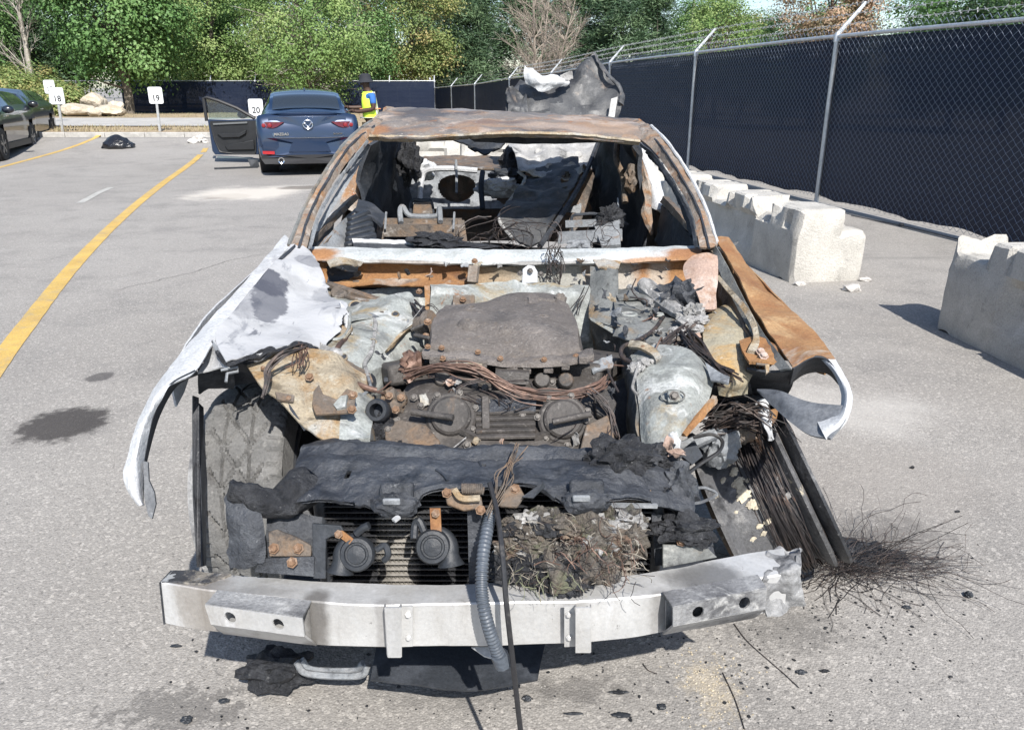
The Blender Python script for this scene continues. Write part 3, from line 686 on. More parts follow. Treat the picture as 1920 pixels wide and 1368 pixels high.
m.add([v.co+c for v in bm.verts], [tuple(v.index for v in f.verts) for f in bm.faces]); bm.free()
tag(obj('bin_bag', m, bag_m, smooth=60), 'shiny black bin bag slumped on the asphalt of the empty stall', 'bag')
chunk_m = M('broken_concrete', (.5, .48, .45), [((.36, .34, .32), 9, .45, .6), ((.62, .6, .57), 20, .54, .64)], .92, bump=.8, bscale=50)
for px, py, r, lb in ((1597, 545, .05, 'flat chip of concrete lying in front of the broken barrier end'), (1623, 527, .03, 'tiny crumb of concrete beside the barrier foot'), (1498, 535, .03, 'small crumb of concrete under the barrier corner')):
    p = atz(px, py); tag(obj('concrete_chip', MB().blob(p+Vector((0,0,r*.4)), r, 2, .45, 2, (1.5, 1, .7), seed=px), chunk_m, smooth=25), lb, 'rubble', 'chips fallen from the barrier')
for k, (px, py, r) in enumerate(((362, 268, .09), (374, 266, .12), (385, 268, .07), (368, 264, .08))):
    p = atg(px, py); tag(obj('broken_plastic', MB().blob(p+Vector((0,0,r*.5)), r, 2, .6, 2.5, (1.3, 1, .8), seed=k+40), chunk_m, smooth=20), ('leftmost pale lump of the scatter by the kerb', 'largest pale lump in the middle of the scatter by the kerb', 'pale lump nearest the open car door', 'small pale lump at the back of the scatter by the kerb')[k], 'rubble', 'pale lumps scattered by the kerb')
# trim strip and flap on the ground beside the blue car
m = MB().bar(atg(402, 318)+Vector((0,0,.02)), atg(484, 315)+Vector((0,0,.02)), .03, .03)
tag(obj('trim_strip', m, plastic_bk), 'long black trim strip lying on the asphalt beside the blue car', 'trim')
a_ = atg(470, 314); m = MB().plate([a_+Vector((0,0,.01)), a_+Vector((.16, .05, .01)), a_+Vector((.14, .05, .14)), a_+Vector((-.05, .02, .155))], .012)
tag(obj('plastic_flap', m, plastic_bk), 'torn dark plastic flap propped behind the blue car wheel', 'flap')

# ================================================================== TREES
def leaf_mat(name, a, b, c, trans=.35, rough=.55):
    m, nt, out = newmat(name); at_ = nt.nodes.new('ShaderNodeAttribute'); at_.attribute_name = 'tone'
    rp = nt.nodes.new('ShaderNodeValToRGB'); e = rp.color_ramp.elements; e[0].color = (*a, 1); e[1].color = (*c, 1); e.new(.5).color = (*b, 1)
    nt.links.new(at_.outputs['Fac'], rp.inputs[0])
    p = nt.nodes.new('ShaderNodeBsdfPrincipled'); p.inputs['Roughness'].default_value = rough; p.inputs['Specular IOR Level'].default_value = .35
    t = nt.nodes.new('ShaderNodeBsdfTranslucent'); ms = nt.nodes.new('ShaderNodeMixShader'); ms.inputs[0].default_value = trans
    nt.links.new(rp.outputs[0], p.inputs['Base Color']); nt.links.new(rp.outputs[0], t.inputs[0])
    nt.links.new(p.outputs[0], ms.inputs[1]); nt.links.new(t.outputs[0], ms.inputs[2]); nt.links.new(ms.outputs[0], out.inputs[0]); return m
L_mid = leaf_mat('maple_leaves', (0.0644, 0.134, 0.0442), (0.119, 0.235, 0.072), (0.214, 0.339, 0.121))
L_lite = leaf_mat('light_leaves', (0.108, 0.186, 0.0531), (0.196, 0.304, 0.0945), (0.332, 0.41, 0.161))
L_yel = leaf_mat('yellowing_leaves', (0.107, 0.169, 0.0522), (0.228, 0.288, 0.0952), (0.426, 0.349, 0.155))
L_pine = leaf_mat('pine_needles', (0.0462, 0.085, 0.0477), (0.0823, 0.144, 0.0745), (0.143, 0.213, 0.104), .15)
L_dark = leaf_mat('dark_leaves', (0.0371, 0.076, 0.034), (0.0645, 0.127, 0.0536), (0.117, 0.188, 0.0778))
L_red = leaf_mat('reddish_leaves', (0.172, 0.148, 0.0785), (0.34, 0.232, 0.147), (0.512, 0.357, 0.248))
bark = M('grey_bark', (.16, .135, .11), [((.1, .085, .07), 8, .45, .6, 8, .5, (3, 3, .6)), ((.25, .22, .19), 14, .55, .65)], .95, bump=.8, bscale=20)
bark_pale = M('pale_bark', (.36, .33, .29), [((.22, .2, .17), 9, .45, .6), ((.48, .45, .41), 16, .55, .65)], .9)
def leaf_mesh(name, pos, size, mat, up=.35, aspect=.62, tone=None, dirs=None, out=None):
    n = len(pos); nr = rng.normal(size=(n, 3)); nr[:, 2] = np.abs(nr[:, 2])+up
    if out is not None: nr = nr*.5+out*1.1; nr[:, 2] += .35
    nr /= np.linalg.norm(nr, axis=1)[:, None]
    a = rng.normal(size=(n, 3)) if dirs is None else dirs+rng.normal(size=(n, 3))*.35
    a -= nr*np.sum(a*nr, axis=1)[:, None]; a /= np.linalg.norm(a, axis=1)[:, None]+1e-9; b = np.cross(nr, a)
    s = (size*rng.uniform(.6, 1.35, n))[:, None]
    v = np.empty((n, 4, 3)); v[:, 0] = pos-a*s*.5; v[:, 1] = pos+b*s*.5*aspect+nr*s*.06; v[:, 2] = pos+a*s*.55; v[:, 3] = pos-b*s*.5*aspect+nr*s*.06
    me = bpy.data.meshes.new(name); me.vertices.add(n*4); me.vertices.foreach_set('co', v.reshape(-1).astype(np.float32))
    me.loops.add(n*4); me.loops.foreach_set('vertex_index', np.arange(n*4, dtype=np.int32))
    me.polygons.add(n); me.polygons.foreach_set('loop_start', np.arange(0, n*4, 4, dtype=np.int32)); me.polygons.foreach_set('loop_total', np.full(n, 4, dtype=np.int32))
    me.update(calc_edges=True); at_ = me.attributes.new('tone', 'FLOAT', 'POINT')
    t = rng.uniform(0, 1, n) if tone is None else np.clip(tone+rng.normal(size=n)*.1, 0, 1)
    at_.data.foreach_set('value', np.repeat(t, 4).astype(np.float32)); me.materials.append(mat); return me
def tree(px, Y, label, mat, n=9000, rx=2.6, zlo=1.2, zhi=9, leaf=.16, clumps=70, cr=.75, kind='broad', barkm=None, trunk_r=.14, zcap=8.5, name='leafy_tree', group='trees beyond the far fence', cat='tree', ry=None, bare=0, seed=0, droop=0.):
    x = px_x(px, Y, 3); z0 = zg(x, Y)-.1 if Y < 60 else 0
    r = np.random.default_rng(int(px*7+Y*13)+seed); rd = random.Random(int(px*3+Y)+seed)
    t = thing(name, label, cat, (x, Y, z0), 0, group); bk = barkm or bark; ry = ry or rx
    zc = (zlo+zhi)/2; rz = (zhi-zlo)/2
    m = MB(); tp = [Vector((x, Y, z0))]
    for k in range(1, 7): tp.append(Vector((x+rd.gauss(0, .07)*k, Y+rd.gauss(0, .07)*k, z0+(zhi*.85)*k/6)))
    m.tube(spline(tp, 14), [trunk_r*(1.15-.95*k/13) for k in range(14)], 8)
    cs = []; tries = 0
    while len(cs) < clumps and tries < 6000:
        tries += 1
        u = r.normal(size=3); u /= np.linalg.norm(u); f = r.uniform(.35, 1.0)**.55
        if kind == 'pine':
            zz = r.uniform(zlo, min(zhi, zcap+1)); k = max(.12, 1-(zz-zlo)/(zhi-zlo))**.75; a = r.uniform(0, 6.283); rr_ = rx*k*math.sqrt(r.uniform(.05, 1))
            c = np.array([rr_*math.cos(a), rr_*math.sin(a), zz-.22*rr_])
        else:
            c = np.array([u[0]*rx*f, u[1]*ry*f, zc+u[2]*rz*f])
        if c[2] > zcap or c[2] < zlo*.75: continue
        if c[1] > rx*.55: continue                            # far side of a crown that nobody sees: kept thin
        cs.append(c)
    n = int(n*1.6); leaf = leaf*.78; cs = np.array(cs); per = max(6, n//len(cs)); P = []; T = []; D = []; O = []
    for c in cs:
        q = r.normal(size=(per, 3))*cr*np.array([.62, .62, .42]); k = r.uniform(.75, 1.25); q *= k
        if droop: q[:, 2] -= droop*np.abs(r.normal(size=per))*cr
        P.append(q+c); T.append(np.full(per, r.uniform(.08, .9))); O.append(q/(np.linalg.norm(q, axis=1)[:, None]+1e-6)*.8+(c-np.array([0, 0, zc]))/(np.linalg.norm(c-np.array([0, 0, zc]))+1e-6)*.5)
        o_ = np.array([c[0], c[1], .0]); o_ = o_/(np.linalg.norm(o_)+1e-6); D.append(np.tile(o_+np.array([0, 0, .35]), (per, 1)))
    P = np.concatenate(P)+np.array([0, 0, 0]); T = np.concatenate(T); D = np.concatenate(D)
    nl = min(len(cs), 26)
    for c in cs[:nl]:                                         # limbs out to the clumps
        e = Vector((x+c[0], Y+c[1], z0+c[2])); hb = z0+max(.5, c[2]*rd.uniform(.45, .8)); kk = (hb-z0)/(zhi*.85)*13
        s0 = spline(tp, 14)[min(13, max(0, int(kk)))]
        mid = s0.lerp(e, .5)+Vector((rd.gauss(0, .15), rd.gauss(0, .15), rd.uniform(-.1, .3)))
        m.tube(spline([s0, mid, e], 6), [trunk_r*.34*(1-.8*j/5) for j in range(6)], 5)
    obj('trunk', m, bk, t)
    if bare:
        mb = MB()
        for _ in range(bare):
            zb = rd.uniform(zlo, zhi*.75); a = rd.uniform(0, 6.28); Lg = rd.uniform(.6, 1.5)*rx*.8; s0 = Vector((x, Y, z0+zb)); p = s0; d = Vector((math.cos(a), math.sin(a)*.6, rd.uniform(.1, .7))).normalized(); line = [p]
            for k in range(5): d = (d+Vector((rd.gauss(0,.2), rd.gauss(0,.2), rd.gauss(.02,.2)))).normalized(); p = p+d*Lg/5; line.append(p)
            mb.tube(line, [.035*(1-.85*k/5) for k in range(6)], 4)
            for k in range(2, 6):
                for w in range(2):
                    dd = (d+Vector((rd.gauss(0,.7), rd.gauss(0,.7), rd.gauss(0,.5)))).normalized(); mb.tube([line[k], line[k]+dd*.35, line[k]+dd*.6+Vector((0,0,rd.uniform(-.2,.1)))], [.012, .009, .004], 3)
        obj('bare_twigs', mb, bark_pale, t)
    if kind == 'pine': me = leaf_mesh('crown', P, leaf*2.2, mat, .2, .16, T, D)
    else: me = leaf_mesh('crown', P, leaf, mat, .35, .68, T, None, np.concatenate(O))
    o = bpy.data.objects.new('crown', me); C.objects.link(o); o.parent = t
    return t
# kept well below the top of the frame out of sight: crowns are built up to about 8 m
tree(228, 41, 'large bushy maple with bright green leaves in front of the dark fence', L_mid, 26000, 3.4, 1.5, 10, .2, 110, .85, trunk_r=.2, name='maple_tree')
tree(400, 50, 'light green leafy tree right of the big maple behind the fence', L_lite, 15000, 2.9, 1.0, 9, .17, 85, .8)
tree(335, 54, 'dark green tree filling the gap behind the big maple', L_dark, 12000, 3, 1., 10, .2, 70, .9)
tree(480, 56, 'mid green tree behind the open door of the blue car', L_mid, 14000, 3.2, 1., 10, .19, 80, .9)
tree(580, 43, 'pale green tree with bare twigs drooping over the blue car', L_lite, 17000, 3.1, .9, 8.5, .15, 90, .75, bare=60, droop=.5)
tree(665, 49, 'green tree behind the person in the yellow vest', L_mid, 13000, 2.6, 1., 9, .17, 75, .8)
tree(770, 54, 'yellow green tree right of the person beyond the corner fence', L_yel, 17000, 3., 1., 10, .18, 90, .85)
tree(880, 58, 'dark green pine left of the leafless tree', L_pine, 16000, 2.9, .6, 13, .2, 110, .7, 'pine', name='pine_tree')
tree(1090, 58, 'dark green pine right behind the leafless tree', L_pine, 17000, 3.0, .6, 14, .2, 120, .7, 'pine', name='pine_tree')
tree(1165, 55, 'tall dark pine above the raised torn metal sheet', L_pine, 16000, 2.8, .6, 14, .2, 110, .7, 'pine', name='pine_tree')
tree(1225, 57, 'dark pine at the right end of the pine group', L_pine, 13000, 2.2, .6, 12, .2, 90, .65, 'pine', name='pine_tree')
tree(990, 62, 'dark pine standing behind the leafless tree', L_pine, 16000, 3.6, .6, 14, .22, 110, .8, 'pine', name='pine_tree')
tree(1345, 47, 'thin leafy tree with sky showing behind beside the utility pole', L_lite, 9000, 2.2, 1.5, 7.4, .15, 60, .6)
tree(1300, 60, 'dull green tree low behind the fence right of the pines', L_mid, 10000, 2.3, .8, 7.6, .18, 60, .75)
tree(1390, 52, 'low green tree with russet top behind the fence', L_yel, 9000, 2.2, .8, 6.3, .16, 60, .65)
tree(1475, 42, 'green tree at left foot of the russet one', L_mid, 9000, 1.8, .9, 5.6, .15, 60, .6)
tree(1545, 40, 'russet brown leaved tree rising above the fence rail', L_red, 14000, 2.1, 2.8, 8.5, .14, 80, .6)
tree(1530, 43, 'green bushy tree below the russet crown', L_mid, 8000, 2.3, .8, 4.4, .15, 55, .6)
tree(1800, 40, 'green tree at the far right behind the barbed wire', L_mid, 16000, 3.2, .9, 9, .17, 90, .75)
tree(1905, 36, 'dark green tree at the right edge behind the fence', L_dark, 9000, 2.4, .8, 8, .17, 55, .75)
tree(20, 48, 'dark pine at the far left behind the dead trunk', L_pine, 16000, 3.2, 1, 13, .2, 100, .75, 'pine', name='pine_tree')
tree(130, 52, 'dark green tree left of the big maple', L_dark, 13000, 2.8, 1, 10, .19, 75, .85)
tree(-60, 44, 'green tree at the left edge above the parked cars', L_mid, 9000, 2.6, 1, 9, .18, 60, .8)
for k, (px, Y, zz, lb) in enumerate(((280, 66, 11, 'tall dark tree at the back behind the maple'), (450, 68, 11, 'tall dark tree at the back above the open car door'), (620, 66, 11, 'tall dark tree at the back above the blue car roof'), (730, 70, 11, 'tall dark tree at the back above the person'), (850, 72, 11, 'tall dark tree at the back left of the pines'), (80, 66, 11, 'tall dark tree at the back above the parked cars'))):
    tree(px, Y, lb, L_dark, 11000, 4., .6, zz, .26, 70, 1.2, zcap=9.5)
for k, (px, Y, zz, mt, lb) in enumerate(((1320, 66, 8.5, L_dark, 'dark tree at the back right of the pines behind the utility pole'), (1440, 64, 7.2, L_dark, 'dark tree at the back between the utility pole and the russet tree'), (1560, 60, 8., L_mid, 'green tree at the back behind the russet crown'), (1740, 58, 7.5, L_dark, 'dark tree at the back right of the russet crown'), (1860, 58, 9, L_mid, 'green tree at the back by the right picture edge'))):
    tree(px, Y, lb, mt, 9000, 2.9, .6, zz, .22, 60, .95, zcap=9.5)
# shrubs at the fence on the left
for px, Y, w, h, mt, lb in ((45, 38, 1.5, 2.3, L_yel, 'yellow green shrub above the dark car roof'), (10, 36, 1.3, 1.9, L_yel, 'yellowing shrub at the left edge behind the cars'), (95, 34, .9, 1.3, L_yel, 'straggly shrub beside the sign numbered 18')):
    tree(px, Y, lb, mt, 3500, w, .3, h, .13, 40, .4, name='shrub', group='shrubs at the left of the fence', cat='shrub', trunk_r=.03)
def bare_tree(px, Y, label, h, r0, mat, seed, spread=.5, n1=34, tw=5, leanx=0):
    x = px_x(px, Y, 2); z0 = zg(x, Y)-.1 if Y < 60 else 0; rd = random.Random(seed)
    t = thing('leafless_tree', label, 'tree', (x, Y, z0)); m = MB()
    for s_ in range(3 if spread > .4 else 1):
        p = Vector((x, Y, z0)); d = Vector((rd.gauss(0, .13)+leanx, rd.gauss(0, .1), 1)).normalized(); line = [p.copy()]
        for k in range(12): d = (d+Vector((rd.gauss(0,.05), rd.gauss(0,.05), .06))).normalized(); p = p+d*h/12; line.append(p.copy())
        m.tube(line, [r0*(1-.85*k/12)*(1 if s_ == 0 else .7) for k in range(13)], 6)
        for b in range(n1):
            k = rd.randint(2, 11); a = rd.uniform(0, 6.28); bd = Vector((math.cos(a)*spread*1.6, math.sin(a)*spread*1.3, rd.uniform(.5, 1.1))).normalized(); q = line[k]; Lg = h*rd.uniform(.16, .4)*(1.2-k/14); bl = [q.copy()]
            for j in range(5): bd = (bd+Vector((rd.gauss(0,.14), rd.gauss(0,.14), rd.gauss(.03,.1)))).normalized(); q = q+bd*Lg/5; bl.append(q.copy())
            m.tube(bl, [r0*.26*(1-.85*j/5) for j in range(6)], 4)
            for j in range(1, 6):
                for w in range(tw):
                    dd = (bd+Vector((rd.gauss(0,.55), rd.gauss(0,.5), rd.gauss(.1,.4)))).normalized(); Lt = rd.uniform(.3, .9)
                    m.tube([bl[j], bl[j]+dd*Lt*.5, bl[j]+dd*Lt+Vector((0,0,rd.uniform(-.08,.12)))], [.007, .006, .003], 3, caps=False)
    obj('trunk', m, mat, t); return t
bark_tan = M('dry_tan_bark', (.28, .235, .195), [((.4, .35, .3), 6, .5, .65)], .9)
bare_tree(1006, 46, 'leafless dry tree with fine tan branches in front of the pines', 8.2, .13, bark_tan, 5, .55, 40, 5)
bare_tree(56, 40, 'dead grey tree trunk with sparse bare branches above the dark cars', 8, .16, bark_pale, 9, .38, 22, 3)
up = thing('utility_pole', 'slim pale utility pole rising behind the pines at right', 'pole', (px_x(1293, 62, 4), 62, 0))
obj('shaft', MB().tube([(up.location.x, 62, -.2), (up.location.x+.1, 62, 11)], [.13, .1], 8), bark_pale, up)
obj('cross_arm', MB().bar((up.location.x-.9, 62, 10.2), (up.location.x+1.1, 62, 10.2), .1, .12), bark_pale, up)
for k in range(2):
    w = MB().tube(spline([at(740+k*30, -40+22*k, 36), at(880, 6+14*k, 37), at(1040, 40+10*k, 38)] if False else [at(560, -60+20*k, 39), at(800, 2+24*k, 39.5), at(900, 18+22*k, 40)], 20), .014, 4)
# ================================================================== CARS
paint_blue = M('blue_car_paint', (.010, .025, .062), [], .3, metal=.3, coat=.8)
paint_navy = M('dark_car_paint', (.012, .016, .026), [], .3, metal=.2, coat=.8)
paint_black = M('charcoal_car_paint', (.012, .013, .015), [], .3, metal=.2, coat=.8)
glass_m = M('dark_car_glass', (.02, .025, .03), [], .06, spec=.8, coat=.5)
trim_m = M('black_trim', (.018, .018, .02), [], .5)
chrome = M('chrome', (.7, .71, .72), [], .15, metal=1)
red_lens = M('red_lens', (.09, .006, .009), [], .15, coat=.6)
red_refl = M('red_reflector', (.33, .02, .025), [], .25)
lens_hot = M('lamp_inner', (.2, .02, .025), [], .2)
clear_lens = M('headlamp_lens', (.5, .55, .6), [], .1, coat=.6)
tyre_blk = M('road_tyre', (.022, .022, .023), [((.05, .048, .045), 9, .5, .65)], .8, bump=.3, bscale=70)
alloy = M('alloy_wheel', (.22, .225, .23), [], .35, metal=.7)
def interp(tab, y, k):
    for a, b in zip(tab, tab[1:]):
        if y <= b[0]:
            t = (y-a[0])/(b[0]-a[0]); t = t*t*(3-2*t)*.5+t*.5; return a[k]+(b[k]-a[k])*t
    return tab[-1][k]
def car_shell(tab, wheels, wr, name, mat, root):
    """tab rows: y, half width, belt z, roof z, roof half width, floor z.  y from the tail (0) forward"""
    Ln = tab[-1][0]; ys = steps(0, Ln, int(Ln/.045)); sec = []
    def row(y):
        w, zb, zr, wr_, zf = [interp(tab, y, k) for k in range(1, 6)]
        if zr < zb+.03: zr = zb+.03; 
        pr = [(0, zf), (w*.55, zf), (w*.9, zf+.015), (w*.965, zf+.09), (w*.985, zf+.2), (w*.995, zf+(zb-zf)*.5), (w, zf+(zb-zf)*.68), (w*.985, zb-.09), (w*.955, zb-.02), (w*.93, zb)]
        hg = zr-zb; e = [(.93*w, zb)]
        for f, g in ((.25, .2), (.5, .42), (.75, .68), (.92, .86)):
            pr.append((w*.93+(wr_-w*.93)*g*1.0, zb+hg*f))
        pr += [(wr_*.93, zr-.008*0-hg*.03), (wr_*.72, zr+.0), (wr_*.4, zr+.018), (0, zr+.025)]
        return pr
    for y in ys: sec.append(row(y))
    n = len(sec[0]); full = 2*n-2; vs = []; fs = []
    for y, pr in zip(ys, sec):
        vs += [Vector((x, y, z)) for x, z in pr]+[Vector((-x, y, z)) for x, z in pr[-2:0:-1]]
    for i in range(len(ys)-1):
        for k in range(full):
            f = (i*full+k, i*full+(k+1) % full, (i+1)*full+(k+1) % full, (i+1)*full+k)
            c = sum((vs[q] for q in f), Vector())/4
            cut = any(abs(c.x) > .6 and math.hypot(c.y-wy, c.z-wr) < wr+.055 and c.z < wr*2.1 for wy in wheels)
            if not cut: fs.append(f)
    fs.append(tuple(range(full))[::-1]); fs.append(tuple((len(ys)-1)*full+k for k in range(full)))
    m = MB(); m.v = vs; m.f = [f[::-1] for f in fs]; body = obj(name, m, mat, root, local=True, smooth=32)
    def glass(nm, y0, y1, k0, k1, side, off=.005, mt=glass_m, n2=14, inset=0.):
        g = MB(); rows = []
        for i in range(n2+1):
            y = y0+(y1-y0)*i/n2; pr = row(y); rows.append(pr[k0:k1+1])
        kk = k1-k0+1; vv = []
        for i, pr in enumerate(rows):
            y = y0+(y1-y0)*i/n2
            for j, (x, z) in enumerate(pr):
                vv.append(Vector((side*(x+off*.8), y, z+off*.6)) if side else Vector((x, y, z+off)))
        ff = [(i*kk+j, i*kk+j+1, (i+1)*kk+j+1, (i+1)*kk+j) for i in range(n2) for j in range(kk-1)]
        if side < 0: ff = [f[::-1] for f in ff]
        g.add(vv, ff); return obj(nm, g, mt, root, local=True, smooth=50)
    return body, row, glass
def wheel(root, x, y, r, w=.21, side=1, rim=alloy):
    t = MB().lathe([(r*.62, -w/2), (r*.93, -w/2), (r, -w*.36), (r, w*.36), (r*.93, w/2), (r*.62, w/2)], (x, y, r), (1,0,0), 28)
    o = obj('wheel', t, tyre_blk, root, local=True, smooth=40); WL[o.name] = Vector((0,0,0))
    rm = MB().lathe([(r*.64, w*.2*side), (r*.66, w*.47*side), (r*.58, w*.45*side), (r*.56, w*.2*side), (0, w*.1*side)], (x, y, r), (1,0,0), 28)
    for k in range(5):
        a = k*2*math.pi/5+.3; dv = Vector((0, math.cos(a), math.sin(a)))
        for e in (-.13, .13):
            dv2 = Vector((0, math.cos(a+e), math.sin(a+e))); rm.bar(Vector((x+side*w*.4, y, r))+dv*r*.1, Vector((x+side*w*.42, y, r))+dv2*r*.58, .03, .025, (1,0,0))
    rm.lathe([(0, w*.46*side), (r*.13, w*.44*side), (r*.15, w*.3*side)], (x, y, r), (1,0,0), 14)
    obj('rim', rm, rim, o, local=True)
    obj('wheel_well', MB().lathe([(0, -w*1.1*side), (r+.05, -w*1.1*side), (r+.06, w*.4*side)], (x, y, r), (1,0,0), 24), trim_m, root, local=True)
# ---- blue saloon, tail to the viewer
yaw = R(14.5)
bp = atg(572, 326); bz = zg(bp.x, bp.y)
sed = thing('blue_saloon_car', 'dark blue saloon car seen from behind with its front left door open', 'car', (bp.x+.2, bp.y-.3, zg(bp.x, 14.9)-.005), yaw)
tab = [(0, .80, .70, .70, .5, .36), (.06, .86, .96, .96, .6, .27), (.14, .88, 1.03, 1.05, .62, .24), (.45, .895, 1.0, 1.06, .62, .2), (.62, .9, .985, 1.10, .62, .19), (1.15, .9, .965, 1.33, .6, .18), (1.6, .9, .95, 1.41, .585, .17), (2.1, .9, .94, 1.435, .58, .17), (2.6, .9, .93, 1.40, .58, .17), (3.1, .9, .93, 1.18, .62, .17), (3.5, .9, .93, .96, .66, .17), (3.9, .895, .88, .90, .66, .18), (4.4, .86, .76, .78, .6, .2), (4.62, .72, .6, .6, .5, .24), (4.66, .6, .5, .5, .45, .28)]
body, row, glass = car_shell(tab, (.95, 3.68), .325, 'body', paint_blue, sed)
for sx in (-1, 1):
    for wy in (.95, 3.68): wheel(sed, sx*.795, wy, .325, .21, sx)
    glass('side_glass', .95, 3.0, 10, 13, sx)
glass('rear_window', .64, 1.42, 15, 17, 0, .006); g2 = MB()
# rear window as one sheet across
def across(nm, y0, y1, hw, mt, off=.006, n=10, crown=.02):
    vs = []; 
    for i in range(n+1):
        y = y0+(y1-y0)*i/n; pr = row(y); zr = pr[-1][1]; f = hw if not callable(hw) else hw(i/n)
        for k in range(11):
            u = -1+.2*k; vs.append(Vector((u*f, y, zr+off-.022*u*u-.012*u**4)))
    fs = [(i*11+k, i*11+k+1, (i+1)*11+k+1, (i+1)*11+k) for i in range(n) for k in range(10)]
    return obj(nm, MB().add(vs, fs), mt, sed, local=True, smooth=60)
across('back_glass', .62, 1.40, lambda f: .6-.05*f, glass_m, .012)
across('windscreen', 2.7, 3.46, lambda f: .52+.1*f, glass_m, .012)
def rear(nm, poly, mt, y=-.004, th=.012, parent=None, bend=.11, lb=None):
    """plate on the tail: (x, z) outline, wrapped round the corner of the car"""
    vs = []; n = len(poly)
    def fy(x, z): return y+bend*max(0, abs(x)-.45)**2*4.5+max(0, z-.72)*.14
    P = [Vector((x, fy(x, z), z)) for x, z in poly]
    c = Vector((sum(x for x, z in poly)/n, 0, sum(z for x, z in poly)/n)); c.y = fy(c.x, c.z)
    vs = [p+Vector((0, -th, 0)) for p in P]+[p+Vector((0, .05, 0)) for p in P]+[c+Vector((0, -th, 0))]
    fs = [(i, (i+1) % n, 2*n) for i in range(n)]+[(i, n+i, n+(i+1) % n, (i+1) % n) for i in range(n)]
    o = obj(nm, MB().add(vs, fs), mt, parent or sed, local=True, smooth=30)
    if lb: o['label'] = lb
    WL[o.name] = Vector((0,0,0)); return o
def dense(poly, k=4): return [Vector(a).lerp(Vector(b), j/k).to_tuple()[:2] for a, b in zip([(*p, 0) for p in poly], [(*p, 0) for p in poly[1:]+poly[:1]]) for j in range(k)]
rear('trunk_lid', dense([(-.62, .66), (.62, .66), (.66, .72), (.66, 1.0), (-.66, 1.0), (-.66, .72)], 5), paint_blue, .004, .006)
rear('bumper_cover', dense([(-.80, .34), (.80, .34), (.86, .5), (.86, .655), (-.86, .655), (-.86, .5)], 6), paint_blue, -.02, .03)
rear('diffuser', dense([(-.78, .22), (.78, .22), (.84, .31), (.82, .37), (-.82, .37), (-.84, .31)], 5), trim_m, -.03, .035)
rear('plate_recess', dense([(-.36, .42), (.36, .42), (.30, .56), (.22, .60), (-.22, .60), (-.30, .56)], 3), paint_blue, -.04, .02)
for sx in (-1, 1):
    tl = rear('tail_light', dense([(sx*.40, .915), (sx*.62, .92), (sx*.815, .91), (sx*.82, .82), (sx*.60, .815), (sx*.52, .84)], 4), red_lens, -.008, .014)
    for cx in (.64, .74):
        obj('lamp_ring', MB().lathe([(.0, .006), (.02, .005), (.034, 0), (.02, -.0)], (sx*cx, -.03+.11*max(0, cx-.45)**2*4.5, .865), (0,-1,0), 12), lens_hot, tl, local=True)
    if sx < 0 or True: rear('reflector', dense([(sx*.60, .385), (sx*.80, .39), (sx*.80, .44), (sx*.60, .435)], 3), red_refl, -.05, .012)
    m = MB().lathe([(.035, .0), (.055, .01), (.06, -.06), (.04, -.06), (.035, 0)], (sx*.5, -.06, .28), (0,-1,0), 16)
    obj('exhaust_tip', m, chrome, sed, local=True)
    obj('tip_hollow', MB().lathe([(0, .0), (.042, 0)], (sx*.5, -.03, .28), (0,-1,0), 16), trim_m, sed, local=True)
# badge: ring with a winged M
bd = MB().tube([(.072*math.cos(a)*1.12, -.03, .875+.072*math.sin(a)) for a in steps(0, 2*math.pi, 24)[:-1]], .011, 8, closed=True)
em = obj('emblem', bd, chrome, sed, local=True); WL[em.name] = Vector((0,0,0))
obj('wing', MB().tube(spline([(-.07, -.032, .895), (-.045, -.036, .89), (0, -.04, .835), (.045, -.036, .89), (.07, -.032, .895)], 15), .009, 6), chrome, em, local=True)
for s_, x_, sz in (('MAZDA3', -.46, .062), ('SKYACTIV', .5, .034)):
    me = text_mesh('badge', s_, sz, chrome, .004, .0015); o = bpy.data.objects.new('badge', me); C.objects.link(o); o.parent = sed; o.rotation_euler = (math.pi/2, 0, 0); o.location = (x_, -.012, .715)
obj('chrome_line', MB().tube(spline([(-.6, -.03, .73), (-.56, -.05, .665), (-.3, -.06, .655), (0, -.06, .653), (.3, -.06, .655), (.56, -.05, .665), (.6, -.03, .73)], 24), .004, 5), chrome, sed, local=True)
obj('trunk_spoiler', MB().tube(spline([(-.72, .17, 1.035), (-.4, .07, 1.06), (0, .05, 1.066), (.4, .07, 1.06), (.72, .17, 1.035)], 17), .018, 8, flat=.6), paint_blue, sed, local=True)
obj('fin_antenna', MB().plate([(0, 1.5, 1.42), (0, 1.72, 1.43), (0, 1.54, 1.475)], .03), paint_blue, sed, local=True)
obj('underbody', MB().box((0, 2.2, .26), (1.3, 3.6, .18)), trim_m, sed, local=True)
# open door: lies nearly square to the body, hinged at the windscreen pillar; we see its lining
dm = M('door_lining', (.012, .013, .015), [((.02, .021, .024), 5, .5, .7)], .55)
def dpt(px, py): return at(px, py, 16.55)
dr = obj('front_door', MB().plate([dpt(*p) for p in ((388, 222), (420, 223), (478, 221), (482, 252), (481, 290), (402, 290), (398, 282))], .07, (0,-1,0)), dm, sed, label='open front left door') if False else None
inv = Matrix.Rotation(-yaw, 3, 'Z')
def loc_(p): return inv@(Vector(p)-sed.location)
def dmb(f): 
    m = f; m.v = [loc_(v) for v in m.v]; return m
door = obj('front_door', dmb(MB().plate([dpt(*p) for p in ((390, 224), (430, 225), (486, 223), (488, 252), (486, 290), (404, 290), (399, 283))], .06, (0,-1,0))), paint_blue, sed, local=True, label='front left door standing open', bevel=.01); WL[door.name] = Vector((0,0,0))
def dpart(nm, mb, mt, **k): return obj(nm, dmb(mb), mt, door, local=True, **k)
